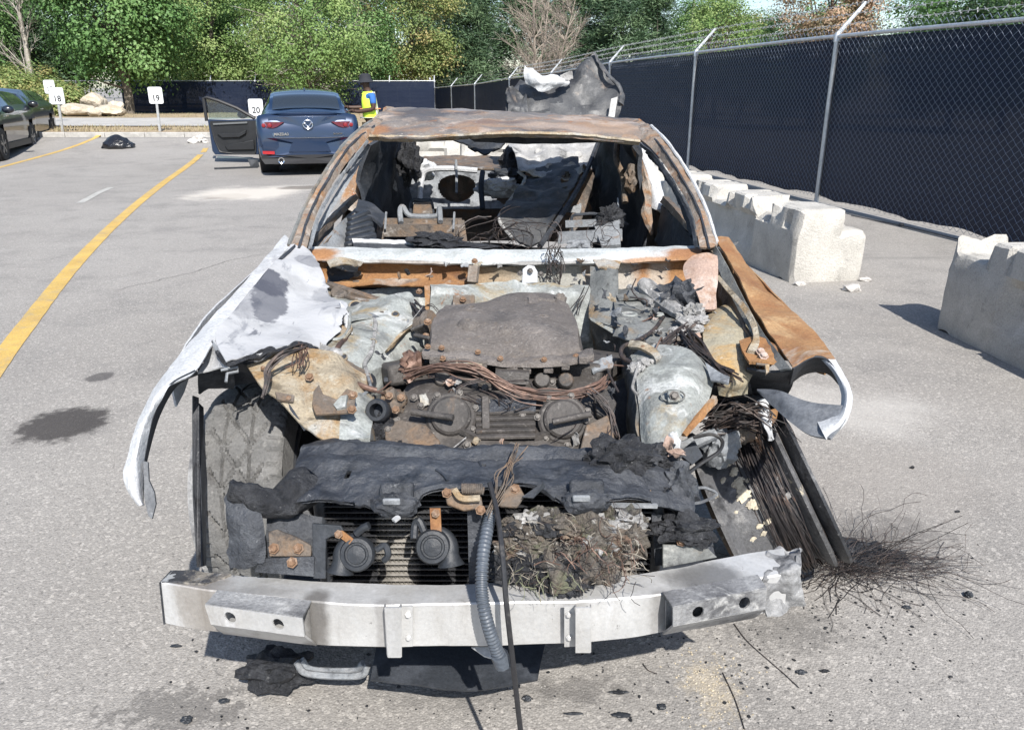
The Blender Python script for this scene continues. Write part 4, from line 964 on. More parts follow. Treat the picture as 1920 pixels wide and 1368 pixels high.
o_ = Vector((0, -.045, 0)); o2 = Vector((0, -.075, 0)); o3 = Vector((0, -.11, 0))
dpart('door_card', MB().plate([dpt(*p)+o_ for p in ((396, 227), (432, 227), (482, 226), (482, 286), (420, 285), (410, 279))], .03, (0,-1,0)), dm)
dpart('window_frame', MB().tube([dpt(*p)+o_*.3 for p in ((388, 227), (382, 184), (389, 183), (410, 189), (445, 203), (478, 222))], .035, 8), trim_m)
pg = newmat('pale_window_glass'); gm, gnt, gout = pg
gt = gnt.nodes.new('ShaderNodeBsdfTransparent'); gt.inputs[0].default_value = (.7, .8, .8, 1); gg = gnt.nodes.new('ShaderNodeBsdfGlossy'); gg.inputs['Roughness'].default_value = .03
gx_ = gnt.nodes.new('ShaderNodeMixShader'); gx_.inputs[0].default_value = .12; gnt.links.new(gt.outputs[0], gx_.inputs[1]); gnt.links.new(gg.outputs[0], gx_.inputs[2]); gnt.links.new(gx_.outputs[0], gout.inputs[0])
dpart('window_pane', MB().plate([dpt(*p) for p in ((392, 224), (387, 186), (410, 191), (445, 205), (474, 222))], .005, (0,-1,0)), gm)
dpart('armrest', MB().plate([dpt(*p)+o2 for p in ((410, 250), (452, 249), (464, 243), (464, 250), (452, 257), (420, 258))], .07, (0,-1,0)), dm, bevel=.01)
dpart('map_pocket', MB().plate([dpt(*p)+o2 for p in ((424, 272), (478, 262), (480, 280), (430, 281))], .05, (0,-1,0)), dm, bevel=.01)
dpart('door_pull_trim', MB().plate([dpt(*p)+o2 for p in ((402, 231), (466, 228), (466, 231), (403, 234))], .03, (0,-1,0)), alloy)
dpart('door_speaker', MB().lathe([(0, 0), (.07, .0), (.08, .02)], dpt(462, 272)+o2, (0,-1,0), 16), trim_m)
dpart('door_edge', MB().tube([dpt(*p)+o_ for p in ((396, 229), (404, 262), (414, 284), (440, 288), (480, 288))], .018, 6), trim_m)
dpart('door_mirror', MB().blob(dpt(451, 216)+Vector((0, .12, 0)), .11, 2, .05, sq=(1, .7, .7)), paint_blue)
# ---- two dark cars parked at the left edge, nose to the viewer's left
def small_suv(name, label, pos, rz, mat, Hh=1.62):
    t = thing(name, label, 'car', pos, rz, 'dark cars parked at the left edge'); k = Hh/1.62
    tb = [(0, .78, .9, .9, .5, .45), (.06, .86, 1.0, 1.08, .6, .32), (.3, .91, 1.02, 1.38*k, .56, .26), (.6, .92, 1.02, 1.55*k, .57, .24), (1.2, .92, 1.01, 1.60*k, .58, .22), (2.1, .92, 1.0, 1.62*k, .58, .22), (2.7, .92, .99, 1.52*k, .58, .22), (3.2, .92, .99, 1.22*k, .64, .22), (3.5, .92, .99, 1.02, .7, .22), (4.0, .9, .93, .96, .7, .24), (4.35, .84, .8, .8, .66, .26), (4.45, .72, .7, .7, .6, .3)]
    body, row_, gl = car_shell(tb, (.85, 3.5), .345, 'body', mat, t)
    for sx in (-1, 1):
        for wy in (.85, 3.5): wheel(t, sx*.815, wy, .345, .215, sx)
        gl('side_glass', .55, 1.75, 10, 13, sx); gl('side_glass', 1.85, 3.15, 10, 13, sx)
        o = obj('door_mirror', MB().blob((sx*1.0, 3.0, 1.03), .12, 2, .05, sq=(1, .6, .7)), mat, t, local=True)
        for dy in (1.5, 2.75): obj('door_handle', MB().bar((sx*.925, dy, .9), (sx*.925, dy+.18, .9), .02, .025), chrome, t, local=True)
        obj('headlight', MB().blob((sx*.66, 4.24, .79), .19, 2, .02, sq=(.9, .6, .45)), clear_lens, t, local=True)
        obj('sill_trim', MB().bar((sx*.905, .9, .3), (sx*.905, 3.4, .3), .03, .12), trim_m, t, local=True)
    gs = []
    for nm, y0, y1, f0, f1 in (('windscreen', 2.75, 3.46, .52, .62), ('back_glass', .1, .45, .56, .5)):
        vs = []
        for i in range(9):
            y = y0+(y1-y0)*i/8; zr = row_(y)[-1][1]; f = f0+(f1-f0)*i/8
            for q in range(9): u = -1+q/4; vs.append(Vector((u*f, y, zr+.012-.024*u*u)))
        fs = [(i*9+q, i*9+q+1, (i+1)*9+q+1, (i+1)*9+q) for i in range(8) for q in range(8)]
        obj(nm, MB().add(vs, fs), glass_m, t, local=True, smooth=60)
    obj('grille', MB().box((0, 4.44, .62), (1.0, .04, .2)), trim_m, t, local=True)
    obj('underbody', MB().box((0, 2.2, .32), (1.3, 3.6, .2)), trim_m, t, local=True)
    return t
hd = Vector((.33, -1, 0)).normalized(); rz = math.atan2(-hd.x, hd.y)
def side_place(pf, rz, wy=3.5, sx=-.90):       # put the car so that its left front tyre stands at pf
    c_ = Matrix.Rotation(rz, 3, 'Z')@Vector((sx, wy, 0)); return Vector((pf.x-c_.x, pf.y-c_.y, zg(pf.x, pf.y+1.3)-.02))
p1 = side_place(atg(12, 300), rz); p1.z = .01; small_suv('dark_suv', 'dark navy car nearest at the left edge facing the viewer', p1, rz, paint_navy, 1.42)
p2 = side_place(atg(26, 279)+Vector((.0, .7, 0)), rz); p2.z = .07; small_suv('dark_hatchback', 'charcoal car parked just behind the navy one at the left edge', p2, rz, paint_black, 1.38)
# ================================================================== PERSON
skin_m = M('dark_skin', (.06, .033, .022), [], .55)
vest_y = M('hi_vis_yellow', (.6, .85, .06), [((.7, .9, .1), 9, .5, .65)], .7)
vest_s = M('reflective_strip', (.62, .63, .62), [], .4, metal=.3); vest_o = M('hi_vis_orange', (.75, .3, .12), [], .7)
shirt_m = M('blue_shirt', (.03, .12, .36), [], .8); hat_m = M('black_hat', (.02, .022, .028), [], .85); trou = M('khaki_trousers', (.3, .25, .17), [], .85)
shoe_m = M('dark_shoes', (.02, .02, .02), [], .6)
def skinned(name, js, es, mat, parent, sub=2, root=0):
    me = bpy.data.meshes.new(name); me.from_pydata([tuple(Vector(j[0])) for j in js], es, [])
    o = bpy.data.objects.new(name, me); C.objects.link(o); o.parent = parent
    sk = o.modifiers.new('skin', 'SKIN'); sk.use_smooth_shade = True
    me.skin_vertices.new() if not me.skin_vertices else None
    for i, j in enumerate(js):
        r_ = j[1]; me.skin_vertices[0].data[i].radius = (r_, r_) if not isinstance(r_, tuple) else r_
        me.skin_vertices[0].data[i].use_root = (i == root)
    s = o.modifiers.new('sub', 'SUBSURF'); s.levels = sub; s.render_levels = sub
    bpy.context.view_layer.update(); dg = bpy.context.evaluated_depsgraph_get()
    me2 = bpy.data.meshes.new_from_object(o.evaluated_get(dg)); me2.materials.clear(); me2.materials.append(mat)
    o.modifiers.clear(); o.data = me2; WL[o.name] = WL[parent.name]; return o
YP = 15.2; pxp = px_x(694, YP, 1.0); zp = zg(pxp, YP)
ps = thing('person', 'person in dark bucket hat, blue shirt and yellow hi-vis vest leaning towards the blue car', 'person', (pxp, YP, zp))
k_ = (at(694, 138, YP).z-zp)/1.80
def S(x, y, z): return Vector((x*k_, y*k_, z*k_))
J = [(S(.02, 0, .95), (.15, .13)), (S(.0, 0, 1.12), (.15, .115)), (S(-.01, 0, 1.32), (.17, .12)), (S(-.01, 0, 1.43), (.12, .09)), (S(-.03, 0, 1.51), .055), (S(-.05, 0, 1.60), (.078, .085)), (S(-.06, 0, 1.70), (.082, .088)),
     (S(.09, -.17, 1.42), .062), (S(.11, -.2, 1.16), .048), (S(-.2, -.19, 1.11), .036), (S(-.28, -.18, 1.13), .03),
     (S(-.02, .19, 1.42), .062), (S(-.14, .22, 1.18), .048), (S(-.38, .15, 1.18), .036), (S(-.45, .14, 1.19), .03),
     (S(.03, -.09, .86), .085), (S(.0, -.1, .48), .058), (S(.03, -.1, .09), .042), (S(-.1, -.1, .04), .034),
     (S(.03, .09, .86), .085), (S(.05, .1, .48), .058), (S(.1, .1, .09), .042), (S(-.03, .1, .04), .034)]
E = [(0,1),(1,2),(2,3),(3,4),(4,5),(5,6),(2,7),(7,8),(8,9),(9,10),(2,11),(11,12),(12,13),(13,14),(0,15),(15,16),(16,17),(17,18),(0,19),(19,20),(20,21),(21,22)]
skinned('body', J, E, skin_m, ps)
for by, bx, bz in ((-.18, -.28, 1.13), (.14, -.45, 1.19)):        # hands: palm and five bent fingers
    hj = [(S(bx, by, bz), .026), (S(bx-.05, by, bz), .028)]; he = [(0, 1)]
    for f in range(4):
        y = by-.03+.02*f; a = len(hj); hj += [(S(bx-.09, y, bz-.002), .010), (S(bx-.125+.006*abs(f-1.3), y, bz-.012), .009), (S(bx-.145+.008*abs(f-1.3), y, bz-.03), .007)]; he += [(1, a), (a, a+1), (a+1, a+2)]
    a = len(hj); hj += [(S(bx-.03, by-.045, bz+.01), .011), (S(bx-.06, by-.065, bz+.005), .009)]; he += [(0, a), (a, a+1)]
    skinned('hand', hj, he, skin_m, ps)
Jt = lambda idx, g: [(J[i][0], tuple(q+g for q in J[i][1]) if isinstance(J[i][1], tuple) else J[i][1]+g) for i in idx]
sh = [(J[0][0], (.155, .135)), (J[1][0], (.155, .12)), (J[2][0], (.165, .12)), (J[3][0], (.115, .09)), (J[7][0], .064), (J[7][0].lerp(J[8][0], .75), .062), (J[11][0], .064), (J[11][0].lerp(J[12][0], .75), .066)]
skinned('shirt', sh, [(0,1),(1,2),(2,3),(2,4),(4,5),(2,6),(6,7)], shirt_m, ps)
vs_ = [(S(.02, 0, .90), (.185, .165)), (J[1][0], (.18, .145)), (J[2][0], (.195, .142)), (S(-.01, 0, 1.43), (.135, .125)), (S(.01, -.13, 1.45), .07), (S(-.01, .13, 1.45), .07)]
skinned('hi_vis_vest', vs_, [(0,1),(1,2),(2,3),(2,4),(2,5)], vest_y, ps, 2)
for zz, rr, mt in ((1.0, (.19, .17), vest_s), (1.16, (.185, .15), vest_o)):
    m = MB().tube([S(.01+rr[0]*.98*math.cos(a), rr[1]*1.02*math.sin(a), zz) for a in steps(0, 2*math.pi, 28)[:-1]], .026, 6, closed=True, flat=.35); m.v = [v+ps.location for v in m.v]; obj('vest_band', m, mt, ps)
for sy in (-.085, .085):
    m = MB().bar(S(.165, sy, 1.0)+ps.location, S(.09, sy, 1.47)+ps.location, .05, .02, (1,0,0)); obj('shoulder_band', m, vest_s, ps)
skinned('trousers', [(S(.02, 0, .93), (.165, .145)), (S(.03, -.09, .84), .098), (S(.0, -.1, .48), .073), (S(.03, -.1, .1), .06), (S(.03, .09, .84), .098), (S(.05, .1, .48), .073), (S(.1, .1, .1), .06)], [(0,1),(1,2),(2,3),(0,4),(4,5),(5,6)], trou, ps)
for by, bx in ((-.1, .03), (.1, .1)):
    skinned('shoe', [(S(bx+.03, by, .05), .05), (S(bx-.06, by, .045), .05), (S(bx-.17, by, .035), .035)], [(0,1),(1,2)], shoe_m, ps)
m = MB().lathe([(0, .115), (.07, .112), (.096, .09), (.108, .02), (.113, .012), (.155, -.035), (.153, -.041), (.106, -.006)], S(-.055, 0, 1.68)*1+ps.location, (-.05, 0, 1), 24)
obj('bucket_hat', m, hat_m, ps)
hx = S(-.055, 0, 1.63)+ps.location
m = MB()
obj('nose', m.blob(hx+Vector((-.088*k_, 0, -.02)), .016, 2, 0, sq=(1.1, .8, 1.3)), skin_m, ps)
for sy in (-1, 1):
    obj('eye', MB().blob(hx+Vector((-.07, sy*.034, .012)), .011, 2, 0), M('eye_white', (.6, .6, .58), [], .3), ps)
    obj('ear', MB().blob(hx+Vector((.005, sy*.082, -.01)), .03, 2, .1, sq=(.8, .35, 1.2)), skin_m, ps)
obj('mouth', MB().bar(hx+Vector((-.078, -.022, -.06)), hx+Vector((-.078, .022, -.06)), .008, .008), M('lips', (.09, .04, .03), [], .5), ps)
# ================================================================== BURNT CAR
car = thing('burnt_car', 'burnt out car wreck, stripped of bonnet and doors trim, rusted and ashed, facing the viewer', 'car', (-.04, 3.2, 0))
def part(name, mb, mat, parent=None, **k): return obj(name, mb, mat, parent or car, **k)
def P3(rows): return [[at(*p) for p in r] for r in rows]
def sheetp(name, rows, mat, parent=None, label=None, smooth=45, **k): return part(name, patch(P3(rows), **k), mat, parent, smooth=smooth, label=label)
def W(*p): return Vector(p)
# ---- material of the ashed wing with its big bare patch
def wing_mat():
    m, nt, out = newmat('ashed_wing_paint'); p = nt.nodes.new('ShaderNodeBsdfPrincipled'); nt.links.new(p.outputs[0], out.inputs[0])
    v = coords(nt, True); c = mix(nt, mr(nt, nz(nt, v, 6, 7), .5, .68), (.37, .372, .378), (.29, .292, .298))
    c = mix(nt, mr(nt, nz(nt, v, 14, 8, .65, .6, (1, .35, 1), 2), .56, .68), c, (.21, .215, .23))
    c = mix(nt, mr(nt, nz(nt, v, 24, 8, .65, .6, (1, .4, 1), 7), .62, .7), c, (.13, .135, .15))
    a = at(496, 533, 2.36); b = at(505, 575, 2.24); d = at(578, 487, 2.6); e = at(612, 560, 2.4)
    for q, rx, ry, s_ in ((a, .075, .085, .9), (b, .055, .15, .75), (d, .05, .05, .5), (e, .05, .07, .3), (at(460, 585, 2.18), .05, .09, .35)):
        c = stain(nt, v, c, q.x, q.y, rx, ry, .2, (.05, .053, .07), s_, noise_amp=.55, soft=.2, nscale=24)
    nt.links.new(c, p.inputs['Base Color']); p.inputs['Roughness'].default_value = .8
    bm_ = nt.nodes.new('ShaderNodeBump'); bm_.inputs['Strength'].default_value = .35; bm_.inputs['Distance'].default_value = .008
    nt.links.new(nz(nt, v, 60, 7, off=4), bm_.inputs['Height']); nt.links.new(bm_.outputs[0], p.inputs['Normal']); return m
wing_m = wing_mat()
grey_scorch = M('grey_scorched_paint', (.17, .178, .19), [((.07, .075, .085), 5, .46, .62, 8, .7), ((.36, .365, .37), 7, .56, .68, 8, .6), ((.03, .032, .036), 14, .6, .7)], .55, bump=.25, bscale=60)
# ---------------------------------------------------------------- roof and pillars
roof = sheetp('roof', [
 [(684, 256, 3.46), (745, 261, 3.40), (850, 256, 3.36), (950, 252, 3.34), (1050, 255, 3.34), (1130, 261, 3.38), (1203, 267, 3.46)],
 [(684, 243, 3.52), (760, 247, 3.48), (850, 244, 3.45), (950, 242, 3.44), (1050, 245, 3.44), (1130, 250, 3.46), (1210, 254, 3.52)],
 [(703, 221, 3.7), (765, 222, 3.7), (860, 224, 3.68), (950, 226, 3.68), (1050, 231, 3.68), (1130, 235, 3.7), (1206, 238, 3.7)],
 [(728, 204, 4.05), (790, 203, 4.1), (870, 207, 4.1), (960, 211, 4.1), (1050, 216, 4.1), (1130, 220, 4.1), (1196, 224, 4.05)],
 [(736, 208, 4.2), (795, 207, 4.24), (872, 211, 4.25), (960, 215, 4.25), (1050, 219, 4.25), (1130, 223, 4.25), (1192, 230, 4.2)]],
 roof_rust, nu=60, nv=34, thick=.006, amp=.012, sc=6, label='scorched rusty roof panel')
for nm_, rl in (('roof_rail', ((730, 210, 4.05), (742, 212, 4.35), (754, 214, 4.7), (764, 222, 5.0), (770, 240, 5.2), (770, 275, 5.45))), ('roof_rail', ((1194, 232, 4.05), (1182, 232, 4.35), (1168, 233, 4.7), (1156, 240, 5.0), (1140, 256, 5.2), (1120, 290, 5.45)))):
    part(nm_, rough(MB().tube(spline(pts(*rl), 24), .035, 10, flat=.7), .006, 20), pillar_rust)
sheetp('roof_crease', [[(690, 254, 3.44), (800, 256, 3.38), (950, 249, 3.33), (1080, 252, 3.34), (1200, 264, 3.45)], [(692, 262, 3.47), (800, 264, 3.41), (950, 256, 3.36), (1080, 259, 3.37), (1198, 271, 3.48)]], galv_yellow, roof, nu=40, nv=4, thick=.01, amp=.004, sc=20)
sheetp('headliner_rail', [[(880, 258, 3.5), (960, 252, 3.48), (1060, 254, 3.48), (1140, 262, 3.55)], [(890, 264, 3.52), (960, 268, 3.5), (1050, 268, 3.5), (1130, 266, 3.55)]], dark_int, roof, nu=30, nv=6, thick=.012, amp=.006, sc=12)
sheetp('hanging_liner', [[(846, 262, 4.5), (900, 262, 4.5), (950, 262, 4.5)], [(872, 272, 4.45), (905, 280, 4.45), (945, 272, 4.45)], [(885, 277, 4.45), (908, 291, 4.4), (930, 279, 4.45)]], dark_int, roof, nu=14, nv=8, thick=.01, amp=.01, sc=12)
pl = sheetp('windscreen_pillar', [
 [(540, 462, 2.74), (570, 390, 2.95), (608, 325, 3.15), (650, 266, 3.35), (697, 227, 3.6), (733, 205, 3.98)],
 [(560, 466, 2.715), (584, 392, 2.935), (620, 327, 3.135), (659, 270, 3.32), (702, 236, 3.53), (740, 213, 3.88)],
 [(574, 468, 2.73), (592, 402, 2.95), (628, 337, 3.145), (668, 281, 3.33), (699, 252, 3.47), (745, 234, 3.65)]],
 pillar_rust, nu=46, nv=9, thick=.008, amp=.004, sc=25, lv=True)
pr_ = sheetp('windscreen_pillar', [
 [(1347, 462, 2.76), (1322, 385, 2.95), (1288, 320, 3.15), (1252, 268, 3.35), (1222, 238, 3.6), (1192, 224, 3.95)],
 [(1330, 466, 2.715), (1309, 391, 2.935), (1275, 327, 3.135), (1242, 277, 3.32), (1214, 246, 3.53), (1187, 229, 3.88)],
 [(1312, 464, 2.73), (1298, 398, 2.95), (1264, 336, 3.145), (1232, 290, 3.33), (1200, 262, 3.47), (1172, 251, 3.65)]],
 pillar_rust, nu=46, nv=9, thick=.008, amp=.004, sc=25, flip=True, lv=True)
sheetp('pillar_flange', [[(577, 468, 2.735), (596, 402, 2.955), (632, 338, 3.15), (672, 283, 3.335), (688, 262, 3.42)], [(583, 468, 2.75), (601, 404, 2.97), (637, 341, 3.165), (676, 287, 3.35), (691, 266, 3.43)]], grey_int, pl, nu=40, nv=3, thick=.006, amp=.004, sc=40)
sheetp('pillar_flange', [[(1309, 464, 2.735), (1294, 398, 2.955), (1260, 337, 3.15), (1228, 291, 3.335), (1202, 268, 3.42)], [(1303, 464, 2.75), (1289, 400, 2.97), (1255, 340, 3.165), (1224, 295, 3.35), (1200, 273, 3.43)]], dark_int, pr_, nu=40, nv=3, thick=.006, amp=.004, sc=40)
part('drip_rail', rough(MB().tube(spline(pts((541, 460, 2.735), (571, 388, 2.945), (609, 323, 3.145), (651, 264, 3.345), (697, 226, 3.59)), 30), .007, 6), .003, 40), galv_dark, pl)
part('drip_rail', rough(MB().tube(spline(pts((1346, 460, 2.755), (1321, 383, 2.945), (1287, 318, 3.145), (1251, 266, 3.345), (1221, 236, 3.59)), 30), .007, 6), .003, 40), ash_white, pr_)
part('pillar_seam', rough(MB().tube(spline(pts((560, 466, 2.705), (584, 392, 2.925), (620, 327, 3.125), (659, 270, 3.31), (702, 236, 3.52)), 30), .0045, 5), .003, 40), soot, pl)
part('pillar_seam', rough(MB().tube(spline(pts((1330, 466, 2.705), (1309, 391, 2.925), (1275, 327, 3.125), (1242, 277, 3.31), (1214, 246, 3.52)), 30), .0045, 5), .003, 40), soot, pr_)
sheetp('door_window_frame', [[(584, 446, 2.98), (612, 392, 3.1), (646, 335, 3.28), (672, 290, 3.45), (684, 268, 3.55)], [(592, 448, 2.98), (620, 398, 3.1), (655, 342, 3.28), (680, 297, 3.45), (692, 276, 3.55)]], grey_int, nu=40, nv=3, thick=.018, amp=.008, sc=30)
sheetp('door_window_frame', [[(1296, 440, 3.0), (1272, 375, 3.12), (1240, 318, 3.28), (1212, 282, 3.5)], [(1303, 446, 3.0), (1280, 380, 3.12), (1248, 324, 3.28), (1220, 288, 3.5)]], dark_int, nu=40, nv=3, thick=.018, amp=.008, sc=30)
sheetp('centre_pillar', [[(676, 262, 4.15), (664, 305, 4.1), (652, 345, 4.05), (640, 385, 4.0)], [(688, 262, 4.12), (678, 312, 4.07), (668, 352, 4.02), (660, 398, 3.97)], [(708, 264, 4.2), (694, 315, 4.15), (684, 365, 4.1), (678, 410, 4.05)]], pillar_rust, nu=30, nv=8, thick=.03, amp=.012, sc=18)
sheetp('centre_pillar', [[(1226, 392, 3.8), (1215, 350, 3.95), (1200, 300, 4.1), (1183, 262, 4.2)], [(1238, 396, 3.75), (1226, 350, 3.9), (1208, 298, 4.05), (1190, 262, 4.15)], [(1249, 388, 3.8), (1236, 345, 3.95), (1214, 292, 4.1), (1196, 262, 4.2)]], ash_white, nu=30, nv=8, thick=.02, amp=.006, sc=18, label='white ashed centre pillar')
sheetp('pillar_trim', [[(1205, 400, 3.75), (1208, 360, 3.9), (1199, 310, 4.05), (1180, 264, 4.2)], [(1222, 440, 3.7), (1220, 360, 3.87), (1206, 306, 4.03), (1188, 264, 4.18)]], pillar_rust, nu=24, nv=5, thick=.02, amp=.01, sc=22)
# belt rails and door shells
sheetp('door_belt_rail', [[(582, 446, 2.93), (615, 412, 3.15), (662, 366, 3.72)], [(586, 454, 2.95), (620, 420, 3.17), (668, 374, 3.74)]], brown_steel, nu=24, nv=4, thick=.03, amp=.006, sc=20)
sheetp('door_belt_rail', [[(590, 470, 2.95), (625, 434, 3.15), (672, 388, 3.72)], [(592, 477, 2.97), (630, 441, 3.17), (676, 395, 3.74)]], pillar_rust, nu=24, nv=4, thick=.02, amp=.006, sc=20)
sheetp('door_inner_skin', [[(590, 470, 2.96), (630, 425, 3.2), (672, 385, 3.74)], [(605, 490, 2.96), (650, 450, 3.2), (690, 412, 3.74)], [(640, 540, 2.96), (670, 500, 3.2), (700, 450, 3.74)]], grey_int, nu=24, nv=10, thick=.01, amp=.012, sc=14)
sheetp('door_belt_rail', [[(1315, 455, 2.95), (1282, 405, 3.2), (1247, 368, 3.75)], [(1308, 452, 2.97), (1276, 414, 3.22), (1243, 380, 3.77)]], brown_steel, nu=24, nv=4, thick=.03, amp=.006, sc=20)
sheetp('door_inner_skin', [[(1312, 462, 2.96), (1276, 416, 3.2), (1241, 384, 3.74)], [(1306, 490, 2.96), (1268, 455, 3.2), (1236, 420, 3.74)], [(1296, 540, 2.96), (1256, 500, 3.2), (1228, 450, 3.74)]], dark_int, nu=24, nv=10, thick=.01, amp=.012, sc=14)
for s_, nm in ((-1, 'l'), (1, 'r')):
    xo = -.04
    rows = [[W(xo+s_*(.775+.06*f), y, z) for y, z in ((2.78, .92), (3.2, .905), (3.7, .91), (4.05, .93))] for f in (0,)]
    rows = [[W(xo+s_*.80, 2.80, .90), W(xo+s_*.80, 3.3, .90), W(xo+s_*.79, 4.0, .92)], [W(xo+s_*.86, 2.80, .80), W(xo+s_*.87, 3.3, .80), W(xo+s_*.87, 4.0, .82)], [W(xo+s_*.865, 2.80, .55), W(xo+s_*.875, 3.3, .55), W(xo+s_*.875, 4.0, .56)], [W(xo+s_*.82, 2.80, .24), W(xo+s_*.82, 3.3, .24), W(xo+s_*.82, 4.0, .24)]]
    part('front_door', patch(rows, nu=20, nv=14, thick=.01, amp=.012, sc=5, seed=s_+4), ash_white if s_ < 0 else fender_rust)
    rows = [[W(xo+s_*.70, 4.02, 1.1), W(xo+s_*.66, 4.6, 1.25), W(xo+s_*.64, 5.1, 1.18), W(xo+s_*.70, 5.5, 1.0), W(xo+s_*.68, 5.95, .93)], [W(xo+s_*.80, 4.02, .92), W(xo+s_*.80, 4.6, .95), W(xo+s_*.82, 5.1, .96), W(xo+s_*.82, 5.5, .94), W(xo+s_*.74, 5.95, .88)], [W(xo+s_*.875, 4.02, .62), W(xo+s_*.88, 4.6, .7), W(xo+s_*.89, 5.0, .72), W(xo+s_*.87, 5.5, .66), W(xo+s_*.76, 5.95, .6)], [W(xo+s_*.82, 4.02, .24), W(xo+s_*.86, 4.45, .3), W(xo+s_*.87, 4.93, .5), W(xo+s_*.84, 5.42, .32), W(xo+s_*.72, 5.95, .4)]]
    part('rear_quarter_panel', patch(rows, nu=30, nv=16, thick=.01, amp=.012, sc=5, holes=((.22, .04, .14, .12),) if 0 else (), seed=s_+8), roof_rust)
    rows = [[W(xo+s_*.66, 3.95, 1.2), W(xo+s_*.62, 4.5, 1.27), W(xo+s_*.6, 5.0, 1.24), W(xo+s_*.6, 5.4, 1.05)], [W(xo+s_*.72, 3.95, .8), W(xo+s_*.68, 4.5, .85), W(xo+s_*.6, 5.0, .85), W(xo+s_*.6, 5.4, .8)], [W(xo+s_*.72, 3.95, .25), W(xo+s_*.68, 4.5, .25), W(xo+s_*.6, 5.0, .3), W(xo+s_*.6, 5.4, .4)]]
    part('quarter_lining', patch(rows, nu=26, nv=18, thick=.02, amp=.05, sc=7, seed=s_+2), dark_int)
    t = MB().lathe([(.2, -.12), (.235, -.125), (.225, -.09), (.18, -.03), (.19, .06), (.235, .12), (.22, .125), (.14, .07), (.0, .06)], (xo+s_*.74, 4.93, .24), (s_, 0, 0), 30); part('rear_wheel_rim', t, rim_m)
part('tail_panel', patch([[W(-.72, 5.92, .9), W(-.04, 6.02, .93), W(.64, 5.92, .9)], [W(-.76, 5.98, .6), W(-.04, 6.08, .62), W(.68, 5.98, .6)], [W(-.7, 5.94, .35), W(-.04, 6.04, .35), W(.62, 5.94, .35)]], 18, 10, .01, .015, 6), roof_rust)
part('boot_lid', patch([[W(-.6, 5.42, .96), W(-.04, 5.36, .99), W(.52, 5.42, .96)], [W(-.68, 5.92, .9), W(-.04, 6.0, .93), W(.6, 5.92, .9)]], 18, 10, .008, .02, 6), roof_rust)
part('floor_pan', patch([[W(-.74, 2.75, .24), W(-.04, 2.75, .3), W(.66, 2.75, .24)], [W(-.74, 4.0, .22), W(-.04, 4.0, .34), W(.66, 4.0, .22)], [W(-.74, 5.4, .4), W(-.04, 5.4, .42), W(.66, 5.4, .4)]], 24, 30, .01, .05, 6), dark_int)
part('dash_bulkhead', patch([[W(-.72, 2.9, .80), W(-.04, 2.92, .8), W(.64, 2.9, .80)], [W(-.72, 2.86, .3), W(-.04, 2.86, .3), W(.64, 2.86, .3)]], 20, 12, .012, .03, 6), dark_int)
# rear bulkhead, parcel shelf and its tubes
bk = sheetp('rear_bulkhead', [[(736, 318, 5.02), (800, 318, 5.0), (880, 320, 5.0), (960, 322, 5.0), (1090, 330, 5.0)], [(730, 350, 4.98), (800, 350, 4.97), (880, 350, 4.97), (960, 350, 4.97), (1090, 360, 4.97)], [(720, 392, 4.9), (800, 392, 4.9), (880, 392, 4.9), (960, 392, 4.9), (1090, 400, 4.9)]], grey_int, nu=120, nv=64, thick=.008, amp=.012, sc=9, holes=((.43, .5, .11, .36), (.83, .5, .2, .5)))
sheetp('parcel_shelf', [[(770, 296, 5.5), (860, 293, 5.55), (960, 296, 5.55), (1090, 305, 5.5)], [(762, 308, 5.25), (860, 306, 5.25), (960, 309, 5.25), (1095, 318, 5.2)], [(756, 318, 5.02), (860, 316, 5.0), (960, 318, 5.0), (1095, 326, 5.0)]], brown_steel, nu=30, nv=10, thick=.01, amp=.012, sc=12)
part('seat_hoop', MB().tube(spline(pts((787, 378, 4.6), (790, 340, 4.7), (800, 320, 4.72), (840, 316, 4.72), (895, 320, 4.72)), 24), .017, 8), ash_white)
part('seat_hoop', MB().tube(spline(pts((855, 300, 4.7), (856, 330, 4.66), (856, 362, 4.6)), 10), .008, 6), grey_int)
part('seat_hoop', MB().tube(spline(pts((905, 392, 4.4), (902, 350, 4.5), (905, 322, 4.6)), 12), .015, 6), dark_int)
part('ashed_lump', MB().blob(at(936, 352, 4.6), .11, 4, .35, 3, (1.1, .6, .5), seed=3), ash_white)
part('ashed_lump', MB().blob(at(952, 334, 4.7), .09, 4, .45, 3, (1.2, .6, .6), seed=5), dark_int)
part('melted_bundle', MB().blob(at(766, 305, 4.6), .085, 4, .6, 2.6, (.7, .7, 1.4), seed=6), char)
part('melted_bundle', MB().blob(at(790, 318, 4.8), .07, 3, .4, 3, (1.2, .7, .9), seed=7), ash_white)
part('melted_bundle', MB().blob(at(965, 300, 5.0), .1, 3, .5, 3, (.8, .7, 1.), seed=8), char)
part('seat_belt_tube', MB().tube(spline(pts((1158, 262, 4.3), (1156, 300, 4.2), (1168, 330, 4.1), (1172, 380, 4.0)), 20), .016, 8), brown_steel)
part('belt_reel', MB().blob(at(1184, 335, 4.0), .05, 3, .5, 3, (.7, .7, 1.3), seed=9), brown_steel)
